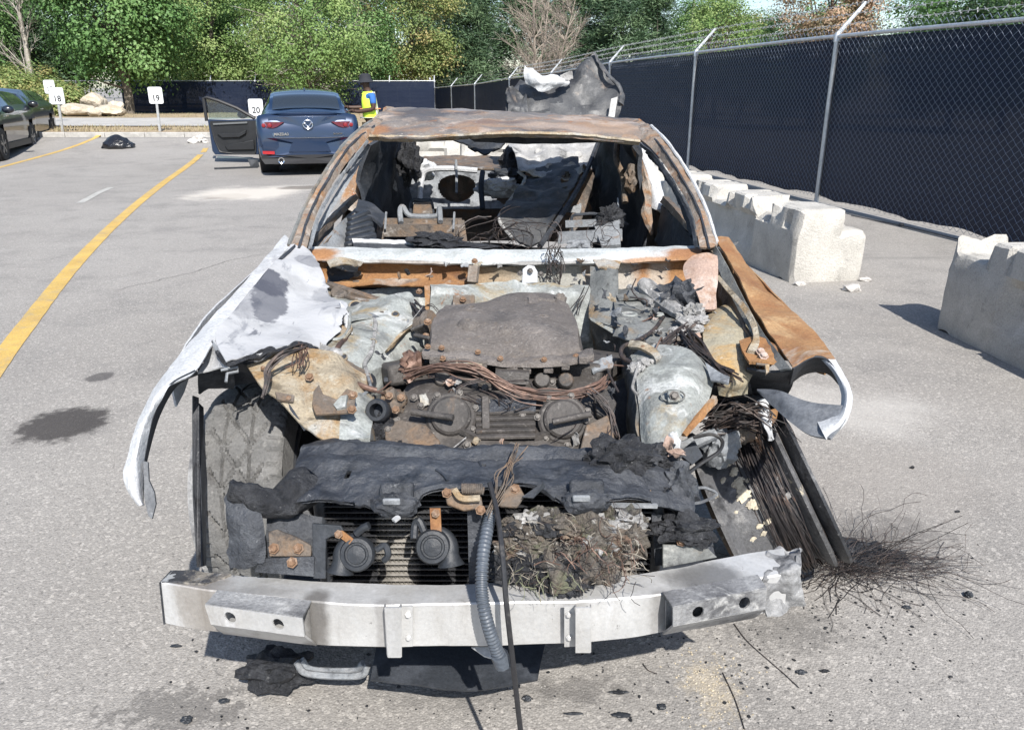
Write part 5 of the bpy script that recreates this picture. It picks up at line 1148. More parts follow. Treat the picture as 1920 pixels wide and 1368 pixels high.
# front seat frames
def seat(dx, dY=0, nm='seat_frame', full=True):
    def p(x, y, Y): return at(x+dx, y, Y+dY)
    f = part(nm, MB().bar(p(712, 432, 3.45), p(866, 432, 3.45), .03, .05).bar(p(712, 418, 3.55), p(866, 418, 3.55), .025, .04).bar(p(714, 418, 3.5), p(712, 468, 3.35), .03, .03).bar(p(864, 418, 3.5), p(870, 462, 3.35), .03, .03).plate([p(712, 416, 3.56), p(866, 412, 3.56), p(868, 436, 3.46), p(712, 440, 3.46)], .012), brown_steel)
    part('headrest_hoop', MB().tube(spline([p(752, 418, 3.5), p(750, 394, 3.56), p(756, 388, 3.58), p(768, 404, 3.56), p(800, 406, 3.55), p(820, 404, 3.56), p(824, 390, 3.58), p(826, 416, 3.5)], 34), .012, 8), grey_int, f)
    part('headrest_plate', MB().plate([p(776, 384, 3.7), p(808, 382, 3.7), p(812, 404, 3.62), p(774, 404, 3.62)], .03), brown_steel, f, bevel=.006)
    part('headrest_hoop', MB().tube(spline([p(770, 410, 3.66), p(772, 378, 3.74), p(790, 376, 3.76), p(808, 378, 3.74), p(812, 410, 3.66)], 20), .009, 6), dark_int, f)
    for q in (722, 850): part('seat_rod', MB().tube([p(q, 430, 3.42), p(q+2, 398, 3.5)], .005, 5), grey_int, f)
    return f
seat(0)
rs = part('seat_frame', MB().bar(at(1046, 446, 3.5), at(1166, 440, 3.5), .03, .05).bar(at(1060, 420, 3.6), at(1160, 416, 3.6), .02, .03).plate(pts((1112, 418, 3.62), (1160, 402, 3.62), (1164, 462, 3.4), (1128, 464, 3.4)), .02), grey_int, label='blackened remains of the other front seat frame')
part('seat_rod', MB().tube(spline(pts((1074, 446, 3.55), (1072, 408, 3.66), (1090, 402, 3.68), (1120, 402, 3.66), (1128, 420, 3.6)), 20), .007, 6), dark_int, rs)
part('melted_bundle', MB().blob(at(1145, 414, 3.6), .07, 4, .5, 3, (.9, .7, .9), seed=12), char, rs)
part('seat_rod', MB().tube(pts((1162, 420, 3.55), (1158, 372, 3.7)), .004, 5), grey_int, rs)
part('seat_pivot', MB().blob(at(1086, 460, 3.3), .035, 3, .3, 3, (1.5, .8, .7), seed=13), grey_int, rs)
# fallen bellows panel, lid, tray and crust behind the cowl
bl = MB()
for k in range(6):
    a, b = (640+9*k, 436+6.5*k), (668+9.5*k, 402+6*k)
    bl.bar(at(648+k*1.5, 462-9.5*k, 3.02+.05*k), at(706-k*3, 452-10.5*k, 3.1+.05*k), .04, .03)
part('bellows_panel', bl, plastic_bk, label='ribbed black panel fallen inside the door', bevel=.008)
sheetp('fallen_lid', [[(672, 375, 3.5), (700, 385, 3.45), (722, 402, 3.4)], [(666, 398, 3.35), (700, 412, 3.3), (716, 425, 3.3)]], dark_int, nu=12, nv=8, thick=.012, amp=.006)
sheetp('tray_edge', [[(660, 448, 3.0), (720, 450, 3.0), (800, 453, 3.0)], [(662, 455, 2.98), (720, 457, 2.98), (800, 459, 2.98)]], ash_white, nu=20, nv=3, thick=.006, amp=.004, sc=30)
sheetp('tray_edge', [[(662, 456, 2.98), (800, 460, 2.98)], [(664, 468, 2.97), (800, 472, 2.97)]], dark_int, nu=20, nv=3, thick=.006, amp=.004, sc=30)
cr = MB().blob(at(824, 452, 2.98), .085, 4, .5, 3, (1.25, .6, .38), seed=14); cr.v = [v+W(max(0, (v.x-at(824,452,2.98).x))*.1, 0, -max(0, v.x-at(824, 452, 2.98).x)*.3) for v in cr.v]
part('foam_crust', cr, char, label='shiny crust of melted foam behind the cowl')
part('foam_crust', MB().blob(at(880, 463, 2.96), .06, 3, .6, 3, (1.6, .6, .25), seed=15), char)
def tangle(name, c, r, n, mat, parent, wr=.0018, sq=(1, .6, .8), seed=0, turns=1.5, seg=16):
    rd = random.Random(seed); m = MB()
    for _ in range(n):
        p = c+W(rd.gauss(0, r*.4)*sq[0], rd.gauss(0, r*.4)*sq[1], rd.gauss(0, r*.35)*sq[2]); u = W(rd.gauss(0,1), rd.gauss(0,.6), rd.gauss(0,1)).normalized(); v = u.orthogonal().normalized(); rr = r*rd.uniform(.3, 1.1); a0 = rd.uniform(0, 6.28); tt = rd.uniform(.4, turns)*math.pi
        line = []
        for k in range(seg):
            a = a0+tt*k/seg; q = p+(u*math.cos(a)+v*math.sin(a)*rd.uniform(.85, 1.1))*rr*(1+.3*k/seg); line.append(W(c.x+(q.x-c.x)*sq[0], c.y+(q.y-c.y)*sq[1], c.z+(q.z-c.z)*sq[2]))
        m.tube(line, wr*rd.uniform(.6, 1.3), 3, caps=False)
    return obj(name, m, mat, parent, kind='stuff')
tangle('wire_tangle', at(936, 450, 3.0), .11, 30, wire_dk, car, .0016, (1.2, .6, .8), 3)
tangle('wire_tangle', at(1040, 492, 2.72), .05, 36, wire_dk, car, .0016, (.6, .5, 1.5), 5, 1.2)
tangle('wire_tangle', at(1130, 445, 3.1), .06, 8, wire_dk, car, .0014, (1, .6, .9), 8)
# ---------------------------------------------------------------- cowl and firewall
cw = sheetp('cowl', [
 [(578, 463, 2.86), (700, 465, 2.87), (850, 468, 2.88), (960, 469, 2.88), (1100, 467, 2.87), (1200, 464, 2.86), (1318, 461, 2.84)],
 [(580, 470, 2.80), (700, 474, 2.81), (850, 477, 2.82), (960, 478, 2.82), (1100, 476, 2.81), (1200, 472, 2.80), (1316, 468, 2.79)],
 [(584, 486, 2.75), (700, 489, 2.755), (850, 492, 2.76), (960, 493, 2.76), (1100, 491, 2.755), (1200, 488, 2.75), (1312, 482, 2.74)],
 [(588, 490, 2.76), (700, 493, 2.765), (850, 497, 2.77), (960, 498, 2.77), (1100, 496, 2.765), (1200, 493, 2.76), (1310, 487, 2.75)]],
 cowl_white, nu=70, nv=10, thick=.004, amp=.005, sc=14, label='ash whitened cowl lip under the windscreen opening')
sheetp('cowl_fascia', [
 [(586, 490, 2.78), (700, 494, 2.79), (850, 498, 2.79), (960, 499, 2.79), (1100, 497, 2.79), (1200, 494, 2.78), (1312, 487, 2.77)],
 [(600, 512, 2.79), (700, 512, 2.80), (850, 514, 2.80), (960, 516, 2.80), (1100, 514, 2.80), (1200, 512, 2.79), (1308, 508, 2.78)],
 [(610, 528, 2.77), (700, 528, 2.78), (850, 530, 2.78), (960, 532, 2.78), (1100, 530, 2.78), (1200, 528, 2.77), (1306, 532, 2.76)],
 [(612, 538, 2.74), (700, 538, 2.75), (850, 538, 2.75), (960, 540, 2.75), (1100, 540, 2.75), (1200, 545, 2.74), (1305, 560, 2.72)]],
 fascia_rust, nu=70, nv=14, thick=.004, amp=.007, sc=9, label='patchily rusted fascia below the cowl lip')
sheetp('cowl_shelf', [[(612, 489, 2.74), (640, 484, 2.72), (660, 486, 2.72), (682, 492, 2.74)], [(618, 500, 2.68), (645, 498, 2.66), (664, 499, 2.67), (676, 499, 2.7)]], galv_yellow, nu=16, nv=6, thick=.004, amp=.006, sc=20, ragged=.008, edges='b')
sheetp('cowl_pocket', [[(612, 500, 2.76), (640, 498, 2.77), (672, 500, 2.77)], [(615, 518, 2.77), (640, 518, 2.78), (668, 514, 2.78)], [(612, 534, 2.74), (640, 534, 2.75), (650, 524, 2.76)]], dark_int, nu=12, nv=8, thick=.004)
sheetp('cowl_flange', [[(612, 530, 2.75), (700, 523, 2.75), (790, 524, 2.74), (870, 528, 2.74)], [(614, 540, 2.70), (700, 534, 2.70), (790, 536, 2.69), (870, 538, 2.69)]], orange_rust, nu=40, nv=5, thick=.004, amp=.006, sc=16, label='jagged rusty seam flange')
for q in range(7): part('weld_tab', MB().box(at(668+q*26, 527+.3*q, 2.735), (.022, .012, .004)), pillar_rust)
fw = sheetp('firewall', [
 [(600, 536, 2.76), (680, 535, 2.76), (760, 537, 2.76), (820, 537, 2.76), (950, 530, 2.78), (1100, 540, 2.76), (1200, 545, 2.75)],
 [(600, 560, 2.74), (680, 560, 2.74), (760, 560, 2.74), (820, 565, 2.74), (950, 565, 2.74), (1100, 570, 2.74), (1200, 575, 2.73)],
 [(600, 660, 2.70), (680, 660, 2.70), (760, 660, 2.70), (820, 660, 2.70), (950, 660, 2.70), (1100, 660, 2.70), (1200, 660, 2.69)]],
 galv, nu=60, nv=16, thick=.006, amp=.01, sc=8, holes=((.15, .16, .105, .11),))
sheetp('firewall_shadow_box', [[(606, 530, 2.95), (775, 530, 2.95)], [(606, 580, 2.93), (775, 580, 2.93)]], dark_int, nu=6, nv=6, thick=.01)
sheetp('heat_shield', [[(806, 536, 2.66), (880, 535, 2.68), (950, 528, 2.70), (1010, 530, 2.68), (1108, 538, 2.66)], [(808, 545, 2.60), (880, 550, 2.62), (950, 548, 2.64), (1010, 548, 2.62), (1106, 556, 2.6)], [(806, 580, 2.58), (880, 582, 2.6), (950, 582, 2.6), (1010, 582, 2.6), (1104, 590, 2.58)], [(806, 640, 2.56), (880, 640, 2.57), (950, 640, 2.57), (1010, 640, 2.57), (1104, 640, 2.56)]], galv, nu=46, nv=16, thick=.004, amp=.012, sc=10, ragged=.012, edges='t')
sheetp('firewall_strip', [[(796, 536, 2.64), (806, 536, 2.64)], [(797, 560, 2.62), (808, 560, 2.62)], [(798, 596, 2.6), (809, 596, 2.6)]], orange_rust, nu=5, nv=12, thick=.01)
part('bracket_plate', MB().plate(pts((850, 553, 2.575), (890, 553, 2.575), (890, 575, 2.56), (848, 577, 2.56)), .012), brown_steel, bevel=.003)
part('cowl_bracket', MB().bar(at(889, 498, 2.72), at(886, 530, 2.70), .035, .03), pillar_rust, bevel=.004)
bolts('bolt', car, [at(890, 490, 2.71), at(786, 547, 2.62), at(868, 562, 2.56)], rust_bolt, .011, (0, -.5, .85))
cp_ = part('cowl_clip', MB().plate(pts((978, 532, 2.70), (980, 504, 2.72), (990, 497, 2.72), (1002, 499, 2.72), (1008, 510, 2.72), (1008, 530, 2.70)), .008), ash_white, bevel=.002)
bolts('bolt', car, [at(994, 508, 2.705), at(975, 513, 2.71), at(1014, 514, 2.71)], dark_bolt, .010)
part('wiper_linkage', MB().bar(at(614, 533, 2.62), at(736, 572, 2.5), .028, .018).bar(at(624, 548, 2.6), at(690, 566, 2.5), .02, .012).lathe([(.0, .02), (.03, .018), (.032, 0)], at(638, 552, 2.58), (0, -.5, .8), 14), brown_steel, bevel=.003)
sheetp('wiper_pan', [[(612, 545, 2.62), (650, 550, 2.6), (690, 560, 2.55)], [(618, 568, 2.52), (660, 570, 2.5), (700, 566, 2.5)]], galv_dark, nu=14, nv=8, thick=.006, amp=.01)
# right end of the cowl: side box, upright pinkish plate, crust and ash
sheetp('cowl_side_box', [[(1108, 500, 2.72), (1135, 503, 2.66), (1160, 508, 2.62)], [(1106, 550, 2.62), (1132, 556, 2.56), (1158, 566, 2.52)], [(1105, 600, 2.5), (1130, 606, 2.44), (1156, 614, 2.4)]], galv_dark, nu=16, nv=14, thick=.006, amp=.008, sc=9)
sheetp('cowl_hook_plate', [[(1112, 490, 2.73), (1140, 487, 2.72), (1164, 492, 2.73)], [(1122, 502, 2.66), (1140, 506, 2.64), (1160, 502, 2.66)]], galv_yellow, nu=14, nv=6, thick=.005, amp=.006, sc=22, ragged=.008, edges='b')
sheetp('upright_plate', [[(1298, 480, 2.52), (1322, 476, 2.52), (1344, 480, 2.52)], [(1282, 500, 2.5), (1315, 498, 2.48), (1344, 500, 2.5)], [(1288, 530, 2.45), (1318, 530, 2.43), (1343, 530, 2.45)], [(1306, 552, 2.4), (1324, 556, 2.39), (1341, 556, 2.4)], [(1318, 582, 2.36), (1328, 584, 2.35), (1340, 582, 2.36)]], pink_ash, nu=18, nv=26, thick=.014, amp=.01, sc=12, label='curved pinkish ash coated plate standing by the wing')
part('melted_bundle', MB().blob(at(1285, 566, 2.45), .075, 4, .55, 2.6, (1.1, .8, .9), seed=21), soot, label='black melted lump behind the strut tower')
part('melted_bundle', MB().blob(at(1300, 590, 2.3), .035, 4, .7, 3, (1, .7, .9), seed=22), ash_flake)
part('ash_log', MB().tube(spline(pts((1202, 528, 2.55), (1228, 552, 2.5), (1252, 572, 2.42), (1284, 594, 2.32)), 14), [.018, .027, .03, .03, .028, .03, .027, .03, .026, .028, .024, .024, .02, .012], 9), ash_flake)
part('ash_log', MB().tube(spline(pts((1180, 538, 2.6), (1202, 556, 2.52), (1222, 568, 2.45)), 8), .012, 7), ash_flake)
sheetp('cowl_drain', [[(1150, 545, 2.6), (1215, 540, 2.58), (1260, 552, 2.52)], [(1160, 560, 2.5), (1215, 562, 2.48), (1256, 580, 2.42)]], galv_dark, nu=16, nv=8, thick=.006, amp=.01)
for k, (px, py, Y, r) in enumerate(((1292, 604, 2.25, .028), (1272, 622, 2.2, .022), (1258, 640, 2.16, .024), (1306, 616, 2.2, .02), (1246, 655, 2.1, .018), (1316, 600, 2.24, .02), (1278, 600, 2.28, .016), (1235, 648, 2.14, .016))):
    part('ash_flake', MB().blob(at(px, py, Y), r*.85, 3, .5, 2.2, (1.3, 1, .8), seed=30+k), ash_flake)
# ---------------------------------------------------------------- left wing, apron and tower
sheetp('front_wing', [
 [(548, 457, 2.76), (560, 456, 2.75), (574, 463, 2.72), (584, 472, 2.70)],
 [(513, 497, 2.5), (540, 496, 2.53), (575, 499, 2.55), (606, 508, 2.56)],
 [(470, 545, 2.27), (515, 544, 2.33), (570, 549, 2.39), (622, 556, 2.42)],
 [(428, 595, 2.07), (490, 591, 2.15), (560, 589, 2.21), (652, 573, 2.3)],
 [(403, 632, 1.94), (470, 634, 1.99), (545, 630, 2.04), (642, 612, 2.17)],
 [(424, 682, 1.8), (478, 666, 1.86), (532, 652, 1.92), (612, 650, 2.03)]],
 wing_m, nu=44, nv=54, thick=.003, amp=.009, sc=7, ragged=.022, rs=26, edges='br', label='white ashed front wing top with a torn lower edge')
sheetp('torn_edge', [[(404, 640, 1.945), (426, 678, 1.81), (478, 663, 1.87), (532, 650, 1.93), (560, 640, 1.97), (585, 645, 1.98)], [(410, 668, 1.87), (430, 690, 1.80), (480, 674, 1.85), (534, 662, 1.91), (564, 652, 1.95), (590, 660, 1.96)]], char, nu=60, nv=6, thick=.008, amp=.012, sc=24, ragged=.014, rs=40, edges='b')
sheetp('torn_edge', [[(600, 640, 2.02), (618, 652, 2.0), (640, 655, 2.0)], [(596, 660, 1.99), (616, 676, 1.96), (644, 672, 1.97)]], ash_flake, nu=16, nv=6, thick=.006, amp=.01, sc=24, ragged=.014, rs=40, edges='b')
sheetp('wing_gap', [[(556, 456, 2.757), (522, 486, 2.556), (496, 512, 2.43), (480, 532, 2.32)], [(560, 459, 2.753), (527, 489, 2.55), (499, 516, 2.423), (481, 534, 2.315)]], dark_int, nu=30, nv=3, thick=.006)
sheetp('wing_side', [
 [(534, 440, 2.92), (503, 478, 2.66), (438, 553, 2.3), (378, 618, 2.05), (333, 672, 1.88), (289, 735, 1.74), (257, 800, 1.65), (239, 860, 1.6), (235, 892, 1.575), (247, 926, 1.56), (262, 946, 1.55)],
 [(544, 450, 2.82), (511, 487, 2.6), (450, 555, 2.29), (394, 622, 2.01), (350, 684, 1.82), (304, 729, 1.71), (272, 788, 1.63), (255, 852, 1.585), (250, 892, 1.565), (256, 930, 1.55), (264, 947, 1.545)],
 [(550, 455, 2.79), (518, 492, 2.57), (464, 558, 2.29), (410, 628, 1.98), (366, 697, 1.80), (318, 724, 1.72), (288, 776, 1.66), (272, 845, 1.62), (266, 895, 1.6), (266, 935, 1.57), (268, 948, 1.555)]],
 ash_white, nu=90, nv=10, thick=.004, amp=.004, sc=12, label='ashed outer wing skin curving down round the wheel')
sheetp('wing_lip', [[(366, 694, 1.80), (318, 722, 1.72), (288, 776, 1.66), (272, 845, 1.62), (266, 895, 1.6), (266, 935, 1.57)], [(374, 700, 1.9), (332, 722, 1.84), (300, 776, 1.76), (279, 845, 1.7), (270, 895, 1.67), (268, 938, 1.6)]], dark_int, nu=50, nv=4, thick=.004)
sheetp('wing_crease', [[(402, 636, 1.93), (420, 660, 1.86), (432, 690, 1.8)], [(400, 640, 1.95), (404, 672, 1.9), (412, 690, 1.86)], [(396, 652, 1.98), (384, 680, 1.92), (370, 700, 1.86)]], ash_white, nu=14, nv=10, thick=.004, amp=.006, sc=14)
sheetp('wheel_liner', [[(371, 690, 1.93), (400, 688, 1.94), (436, 690, 1.96)], [(371, 716, 1.95), (402, 716, 1.97), (440, 722, 1.99)], [(372, 740, 1.98), (392, 728, 2.0), (420, 724, 2.02)]], dark_int, nu=16, nv=12, thick=.006, amp=.012, sc=14, ragged=.014, edges='b')
part('wing_skirt', patch([[W(-.85, 1.84, .80), W(-.865, 2.1, .845), W(-.86, 2.45, .88), W(-.84, 2.79, .91)], [W(-.85, 1.84, .70), W(-.87, 2.08, .735), W(-.875, 2.38, .62), W(-.87, 2.79, .26)]], 24, 10, .005, .006, 12), ash_white)
part('wing_skirt', patch([[W(.84, 2.0, .78), W(.83, 2.3, .84), W(.80, 2.79, .9)], [W(.86, 2.02, .72), W(.85, 2.4, .62), W(.82, 2.79, .26)]], 20, 10, .005, .006, 12), fender_rust)
part('wing_tab', MB().plate(pts((270, 864, 1.6), (278, 866, 1.6), (280, 900, 1.58), (290, 922, 1.57), (293, 944, 1.56), (286, 972, 1.55), (279, 966, 1.55), (272, 936, 1.56)), .008), grey_scorch, label='small torn metal tab hanging from the wing tip')
part('wing_hook', MB().tube(pts((414, 694, 1.8), (446, 688, 1.82), (446, 696, 1.82), (426, 700, 1.8), (424, 716, 1.78)), .004, 5), grey_int)
sheetp('wheel_housing', [[(372, 690, 1.95), (420, 680, 1.95), (480, 690, 1.95), (520, 730, 1.93)], [(424, 700, 2.3), (460, 700, 2.35), (510, 715, 2.35), (560, 770, 2.3)], [(446, 800, 2.5), (480, 800, 2.5), (530, 820, 2.5), (575, 860, 2.4)]], dark_int, nu=20, nv=14, thick=.006, amp=.02, sc=6)
sheetp('wheel_housing', [[(520, 730, 1.80), (545, 765, 1.74), (572, 806, 1.70)], [(560, 730, 2.1), (580, 765, 2.05), (600, 810, 2.0)]], dark_int, nu=12, nv=8, thick=.006)
tw = sheetp('strut_tower', [
 [(622, 556, 2.55), (665, 562, 2.55), (712, 562, 2.52), (760, 548, 2.55), (778, 560, 2.55)],
 [(630, 590, 2.4), (662, 588, 2.40), (700, 584, 2.40), (745, 574, 2.44), (784, 586, 2.46)],
 [(612, 632, 2.16), (650, 620, 2.22), (690, 614, 2.26), (740, 606, 2.32), (788, 604, 2.38)],
 [(600, 660, 2.02), (644, 655, 2.06), (690, 650, 2.12), (738, 642, 2.2), (790, 626, 2.3)],
 [(622, 692, 1.95), (664, 698, 1.98), (702, 692, 2.04), (745, 676, 2.14), (792, 650, 2.26)],
 [(652, 712, 1.95), (690, 730, 1.98), (712, 730, 2.06), (748, 716, 2.16), (792, 690, 2.28)],
 [(690, 760, 1.97), (700, 780, 2.0), (716, 780, 2.1), (750, 770, 2.2), (792, 750, 2.3)]],
 galv, nu=50, nv=49, thick=.005, amp=.010, sc=12, seed=3, lv=True, label='scorched inner wing and strut tower')
sheetp('tower_rib', [[(722, 660, 2.14), (752, 630, 2.24), (786, 608, 2.36)], [(726, 655, 2.11), (756, 622, 2.21), (790, 600, 2.33)], [(730, 656, 2.13), (760, 624, 2.24), (792, 604, 2.37)]], galv_yellow, tw, nu=20, nv=6, thick=.006, amp=.004, sc=20)
sheetp('tower_notch', [[(600, 610, 2.2), (616, 606, 2.22), (640, 600, 2.26), (656, 600, 2.26)], [(596, 628, 2.12), (616, 640, 2.1), (640, 640, 2.1), (662, 620, 2.18)]], galv_yellow, tw, nu=14, nv=8, thick=.008, amp=.01, sc=20, ragged=.006, edges='b')
part('notch_rim', MB().tube(spline(pts((602, 606, 2.2), (606, 626, 2.14), (622, 636, 2.1), (642, 632, 2.12), (654, 614, 2.18), (656, 584, 2.27)), 26), .005, 6), galv, tw)
for px, py, Y, r, nn in ((668, 572, 2.49, .016, (0, -.5, .85)), (700, 640, 2.17, .008, (0, -.6, .8)), (646, 668, 2.0, .007, (0, -.6, .8)), (742, 588, 2.38, .008, (0, -.6, .8)), (720, 700, 2.1, .009, (.4, -.7, .5))):
    part('bolt_hole', MB().lathe([(0, .004), (r, .004), (r*1.5, .0), (r*1.5, -.004)], at(px, py, Y)-W(0, .01, 0), nn, 14), dark_int, tw)
    part('hole_rim', MB().lathe([(r, .002), (r*1.25, .007), (r*1.6, .001)], at(px, py, Y)-W(0, .01, 0), nn, 16), galv_yellow, tw)
sheetp('tower_seam', [[(612, 655, 2.005), (650, 676, 1.99), (690, 702, 1.99)], [(610, 663, 1.985), (648, 684, 1.97), (688, 710, 1.97)]], brown_steel, tw, nu=24, nv=4, thick=.006, amp=.006, sc=24, ragged=.004, edges='tb')
sheetp('tower_flange', [[(642, 600, 2.27), (668, 592, 2.33), (698, 588, 2.36)], [(643, 606, 2.24), (668, 599, 2.29), (698, 596, 2.32)]], galv, tw, nu=16, nv=4, thick=.005)
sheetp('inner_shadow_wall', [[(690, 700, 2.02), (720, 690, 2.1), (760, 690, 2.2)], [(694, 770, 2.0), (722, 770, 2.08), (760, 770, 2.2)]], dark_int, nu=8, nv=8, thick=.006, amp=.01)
part('torn_paint_curl', patch(P3([[(636, 566, 2.3), (648, 575, 2.27), (652, 590, 2.24)], [(640, 585, 2.25), (650, 598, 2.22), (656, 616, 2.2)], [(646, 610, 2.2), (652, 622, 2.18), (656, 632, 2.17)]]), 10, 12, .004, .02, 20, .01, 30, 'tblr'), ash_white, tw)
part('torn_paint_curl', patch(P3([[(628, 588, 2.26), (636, 580, 2.26), (646, 590, 2.25)], [(634, 604, 2.2), (640, 606, 2.2), (648, 610, 2.2)]]), 10, 10, .004, .03, 20, .01, 30, 'tblr'), soot, tw)
ap = sheetp('front_apron', [
 [(464, 690, 1.87), (520, 664, 1.92), (575, 655, 1.95), (635, 668, 1.96), (688, 702, 1.96)],
 [(488, 720, 1.80), (545, 708, 1.84), (600, 703, 1.86), (650, 714, 1.87), (692, 742, 1.88)],
 [(530, 758, 1.75), (578, 754, 1.77), (620, 754, 1.79), (660, 764, 1.8), (693, 782, 1.80)],
 [(572, 808, 1.70), (604, 826, 1.69), (636, 830, 1.69), (666, 830, 1.7), (690, 824, 1.71)]],
 galv_yellow, nu=44, nv=34, thick=.006, amp=.014, sc=10, seed=5, label='yellowed and blistered front apron')
sheetp('apron_rail', [[(648, 700, 1.92), (672, 716, 1.91), (694, 742, 1.89)], [(640, 760, 1.80), (672, 770, 1.79), (696, 784, 1.8)], [(636, 826, 1.66), (666, 828, 1.66), (694, 824, 1.68)]], galv, ap, nu=14, nv=18, thick=.012, amp=.01, sc=12)
sheetp('apron_rail_side', [[(694, 742, 1.89), (712, 744, 2.0)], [(697, 784, 1.8), (712, 790, 1.95)], [(694, 824, 1.68), (712, 828, 1.85)]], galv_dark, ap, nu=6, nv=14, thick=.01, amp=.01)
lb_ = part('lamp_bracket', MB().plate(pts((588, 734, 1.77), (598, 722, 1.80), (606, 740, 1.78), (632, 750, 1.76), (650, 730, 1.79), (668, 736, 1.79), (664, 774, 1.72), (592, 778, 1.71), (585, 760, 1.74)), .008), brown_steel, bevel=.002)
part('bracket_slot', MB().plate(pts((626, 760, 1.735), (640, 744, 1.755), (652, 742, 1.755), (648, 764, 1.725), (632, 768, 1.72)), .009), galv, lb_)
bolts('bolt', lb_, [at(580, 707, 1.83), at(662, 741, 1.765), at(660, 768, 1.71)], rust_bolt, .0105, (.1, -.7, .7))
part('tab_bracket', MB().plate(pts((516, 736, 1.765), (552, 742, 1.77), (550, 754, 1.75), (520, 750, 1.745)), .006), brown_steel)
bolts('bolt', ap, [at(541, 746, 1.75), at(493, 690, 1.85), at(506, 712, 1.81)], rust_bolt, .006)
def strands(name, ctrl, n, spread, r, mat, parent, seed=0, loose=.0, seg=22, ends=None):
    rd = random.Random(seed); m = MB(); base = [at(*p) for p in ctrl]
    for k in range(n):
        o = W(rd.gauss(0, spread), rd.gauss(0, spread*.6), rd.gauss(0, spread))
        q = [p+o*(1+rd.gauss(0, .35))+W(rd.gauss(0, loose), rd.gauss(0, loose), rd.gauss(0, loose)) for p in base]
        m.tube(spline(q, seg), r*rd.uniform(.7, 1.2), 4)
    return obj(name, m, mat, parent, kind='stuff')
strands('wire_loom', [(572, 650, 1.9), (556, 656, 1.86), (526, 668, 1.82), (502, 690, 1.8), (498, 716, 1.77), (492, 744, 1.74)], 9, .004, .0028, wire_dk, car, 1, .003)
strands('wire_loom', [(566, 650, 1.88), (566, 670, 1.85), (562, 686, 1.82)], 9, .006, .0016, wire_cu, car, 2, .004, 8)
part('burnt_pipe', MB().tube(spline(pts((652, 632, 2.16), (634, 650, 2.06), (630, 672, 2.0), (646, 706, 1.92), (680, 724, 1.88), (706, 732, 1.88)), 40), .0075, 8), wire_cu)
part('washer_pipe', MB().tube(spline(pts((696, 594, 2.36), (704, 604, 2.3), (702, 630, 2.2), (696, 660, 2.1), (684, 682, 2.03), (690, 706, 1.96)), 30), .0065, 8), ash_flake, label='pale bent pipe on the strut tower')
part('brake_pipe', MB().tube(spline(pts((690, 706, 1.96), (694, 726, 1.9), (678, 742, 1.86), (666, 748, 1.85)), 20), .0045, 6), grey_int)
part('pipe_clamp', MB().tube(pts((692, 592, 2.36), (708, 600, 2.33)), .012, 8), grey_int)
part('relay_plate', MB().plate(pts((666, 704, 1.965), (694, 700, 1.97), (700, 716, 1.95), (686, 728, 1.93)), .006), brown_steel)
# wheel well: left front tyre with cut tread on a dark rim
def tyre(c, r, w, nseg=300, nx=46):
    vs = []; fs = []
    for i in range(nseg):
        a = 2*math.pi*i/nseg
        for j in range(nx+1):
            u = -1+2*j/nx; au = abs(u)
            rr = r*(1-.05*max(0, (au-.72)/.28)**2) if au < .98 else r*.93
            xx = u*w/2; g = 0
            if au < .62:                                     # curved directional grooves that cross the crown
                for s_ in (1, -1):
                    ph = (a*18/(2*math.pi)+s_*u*1.55+.25*u*u) % 1
                    if ph < .10 and s_*u > -.35: g = .012
                if abs(au-.30) < .036: g = .012
            if au > .66 and ((a*54/(2*math.pi)+.35*(au-.66)*(1 if u > 0 else -1)) % 1) < .17: g = .007
            q = c+W(xx, 0, 0)+W(0, math.cos(a), math.sin(a))*(rr-g)
            q += mnoise.noise_vector(q*8)*.004
            vs.append(q)
    n = nx+1
    for i in range(nseg):
        k = (i+1) % nseg
        for j in range(nx): fs.append((i*n+j, k*n+j, k*n+j+1, i*n+j+1))
    m = MB(); m.v = vs; m.f = fs
    m.lathe([(r*.93, -w/2), (r*.72, -w*.52), (r*.70, -w*.40)], c, (1, 0, 0), 48); m.lathe([(r*.93, w/2), (r*.72, w*.52), (r*.70, w*.40)], c, (1, 0, 0), 48)
    return m
wc = W(-.695, 2.085, .325)
def lean(m, a=R(6.5)):
    rm_ = Matrix.Rotation(-a, 3, 'Y'); m.v = [wc+rm_@(v-wc) for v in m.v]; return m
ty = part('front_tyre', lean(tyre(wc, .33, .235)), tyre_m, smooth=30)
rimp = MB().lathe([(.225, .13), (.238, .13), (.236, .11), (.2, .05), (.2, -.1), (.242, -.118), (.255, -.13), (.255, -.137), (.236, -.142), (.21, -.12), (.1, -.08), (.0, -.08)], wc, (1, 0, 0), 48)
part('rim', lean(rimp), rim_m, ty)
part('rim_lip', lean(MB().lathe([(.262, -.128), (.282, -.134), (.282, -.148), (.262, -.150), (.25, -.14)], wc, (1, 0, 0), 60)), alu_burnt, ty)
part('bent_rim_strip', MB().plate(pts((371, 756, 1.955), (379, 764, 1.96), (384, 900, 1.80), (384, 1060, 1.68), (377, 1062, 1.65), (374, 900, 1.76)), .008), dark_int, ty)
part('bent_rim_strip', MB().plate(pts((361, 742, 1.93), (372, 746, 1.9), (376, 1062, 1.62), (370, 1062, 1.62), (362, 930, 1.7)), .006), rim_m, ty)
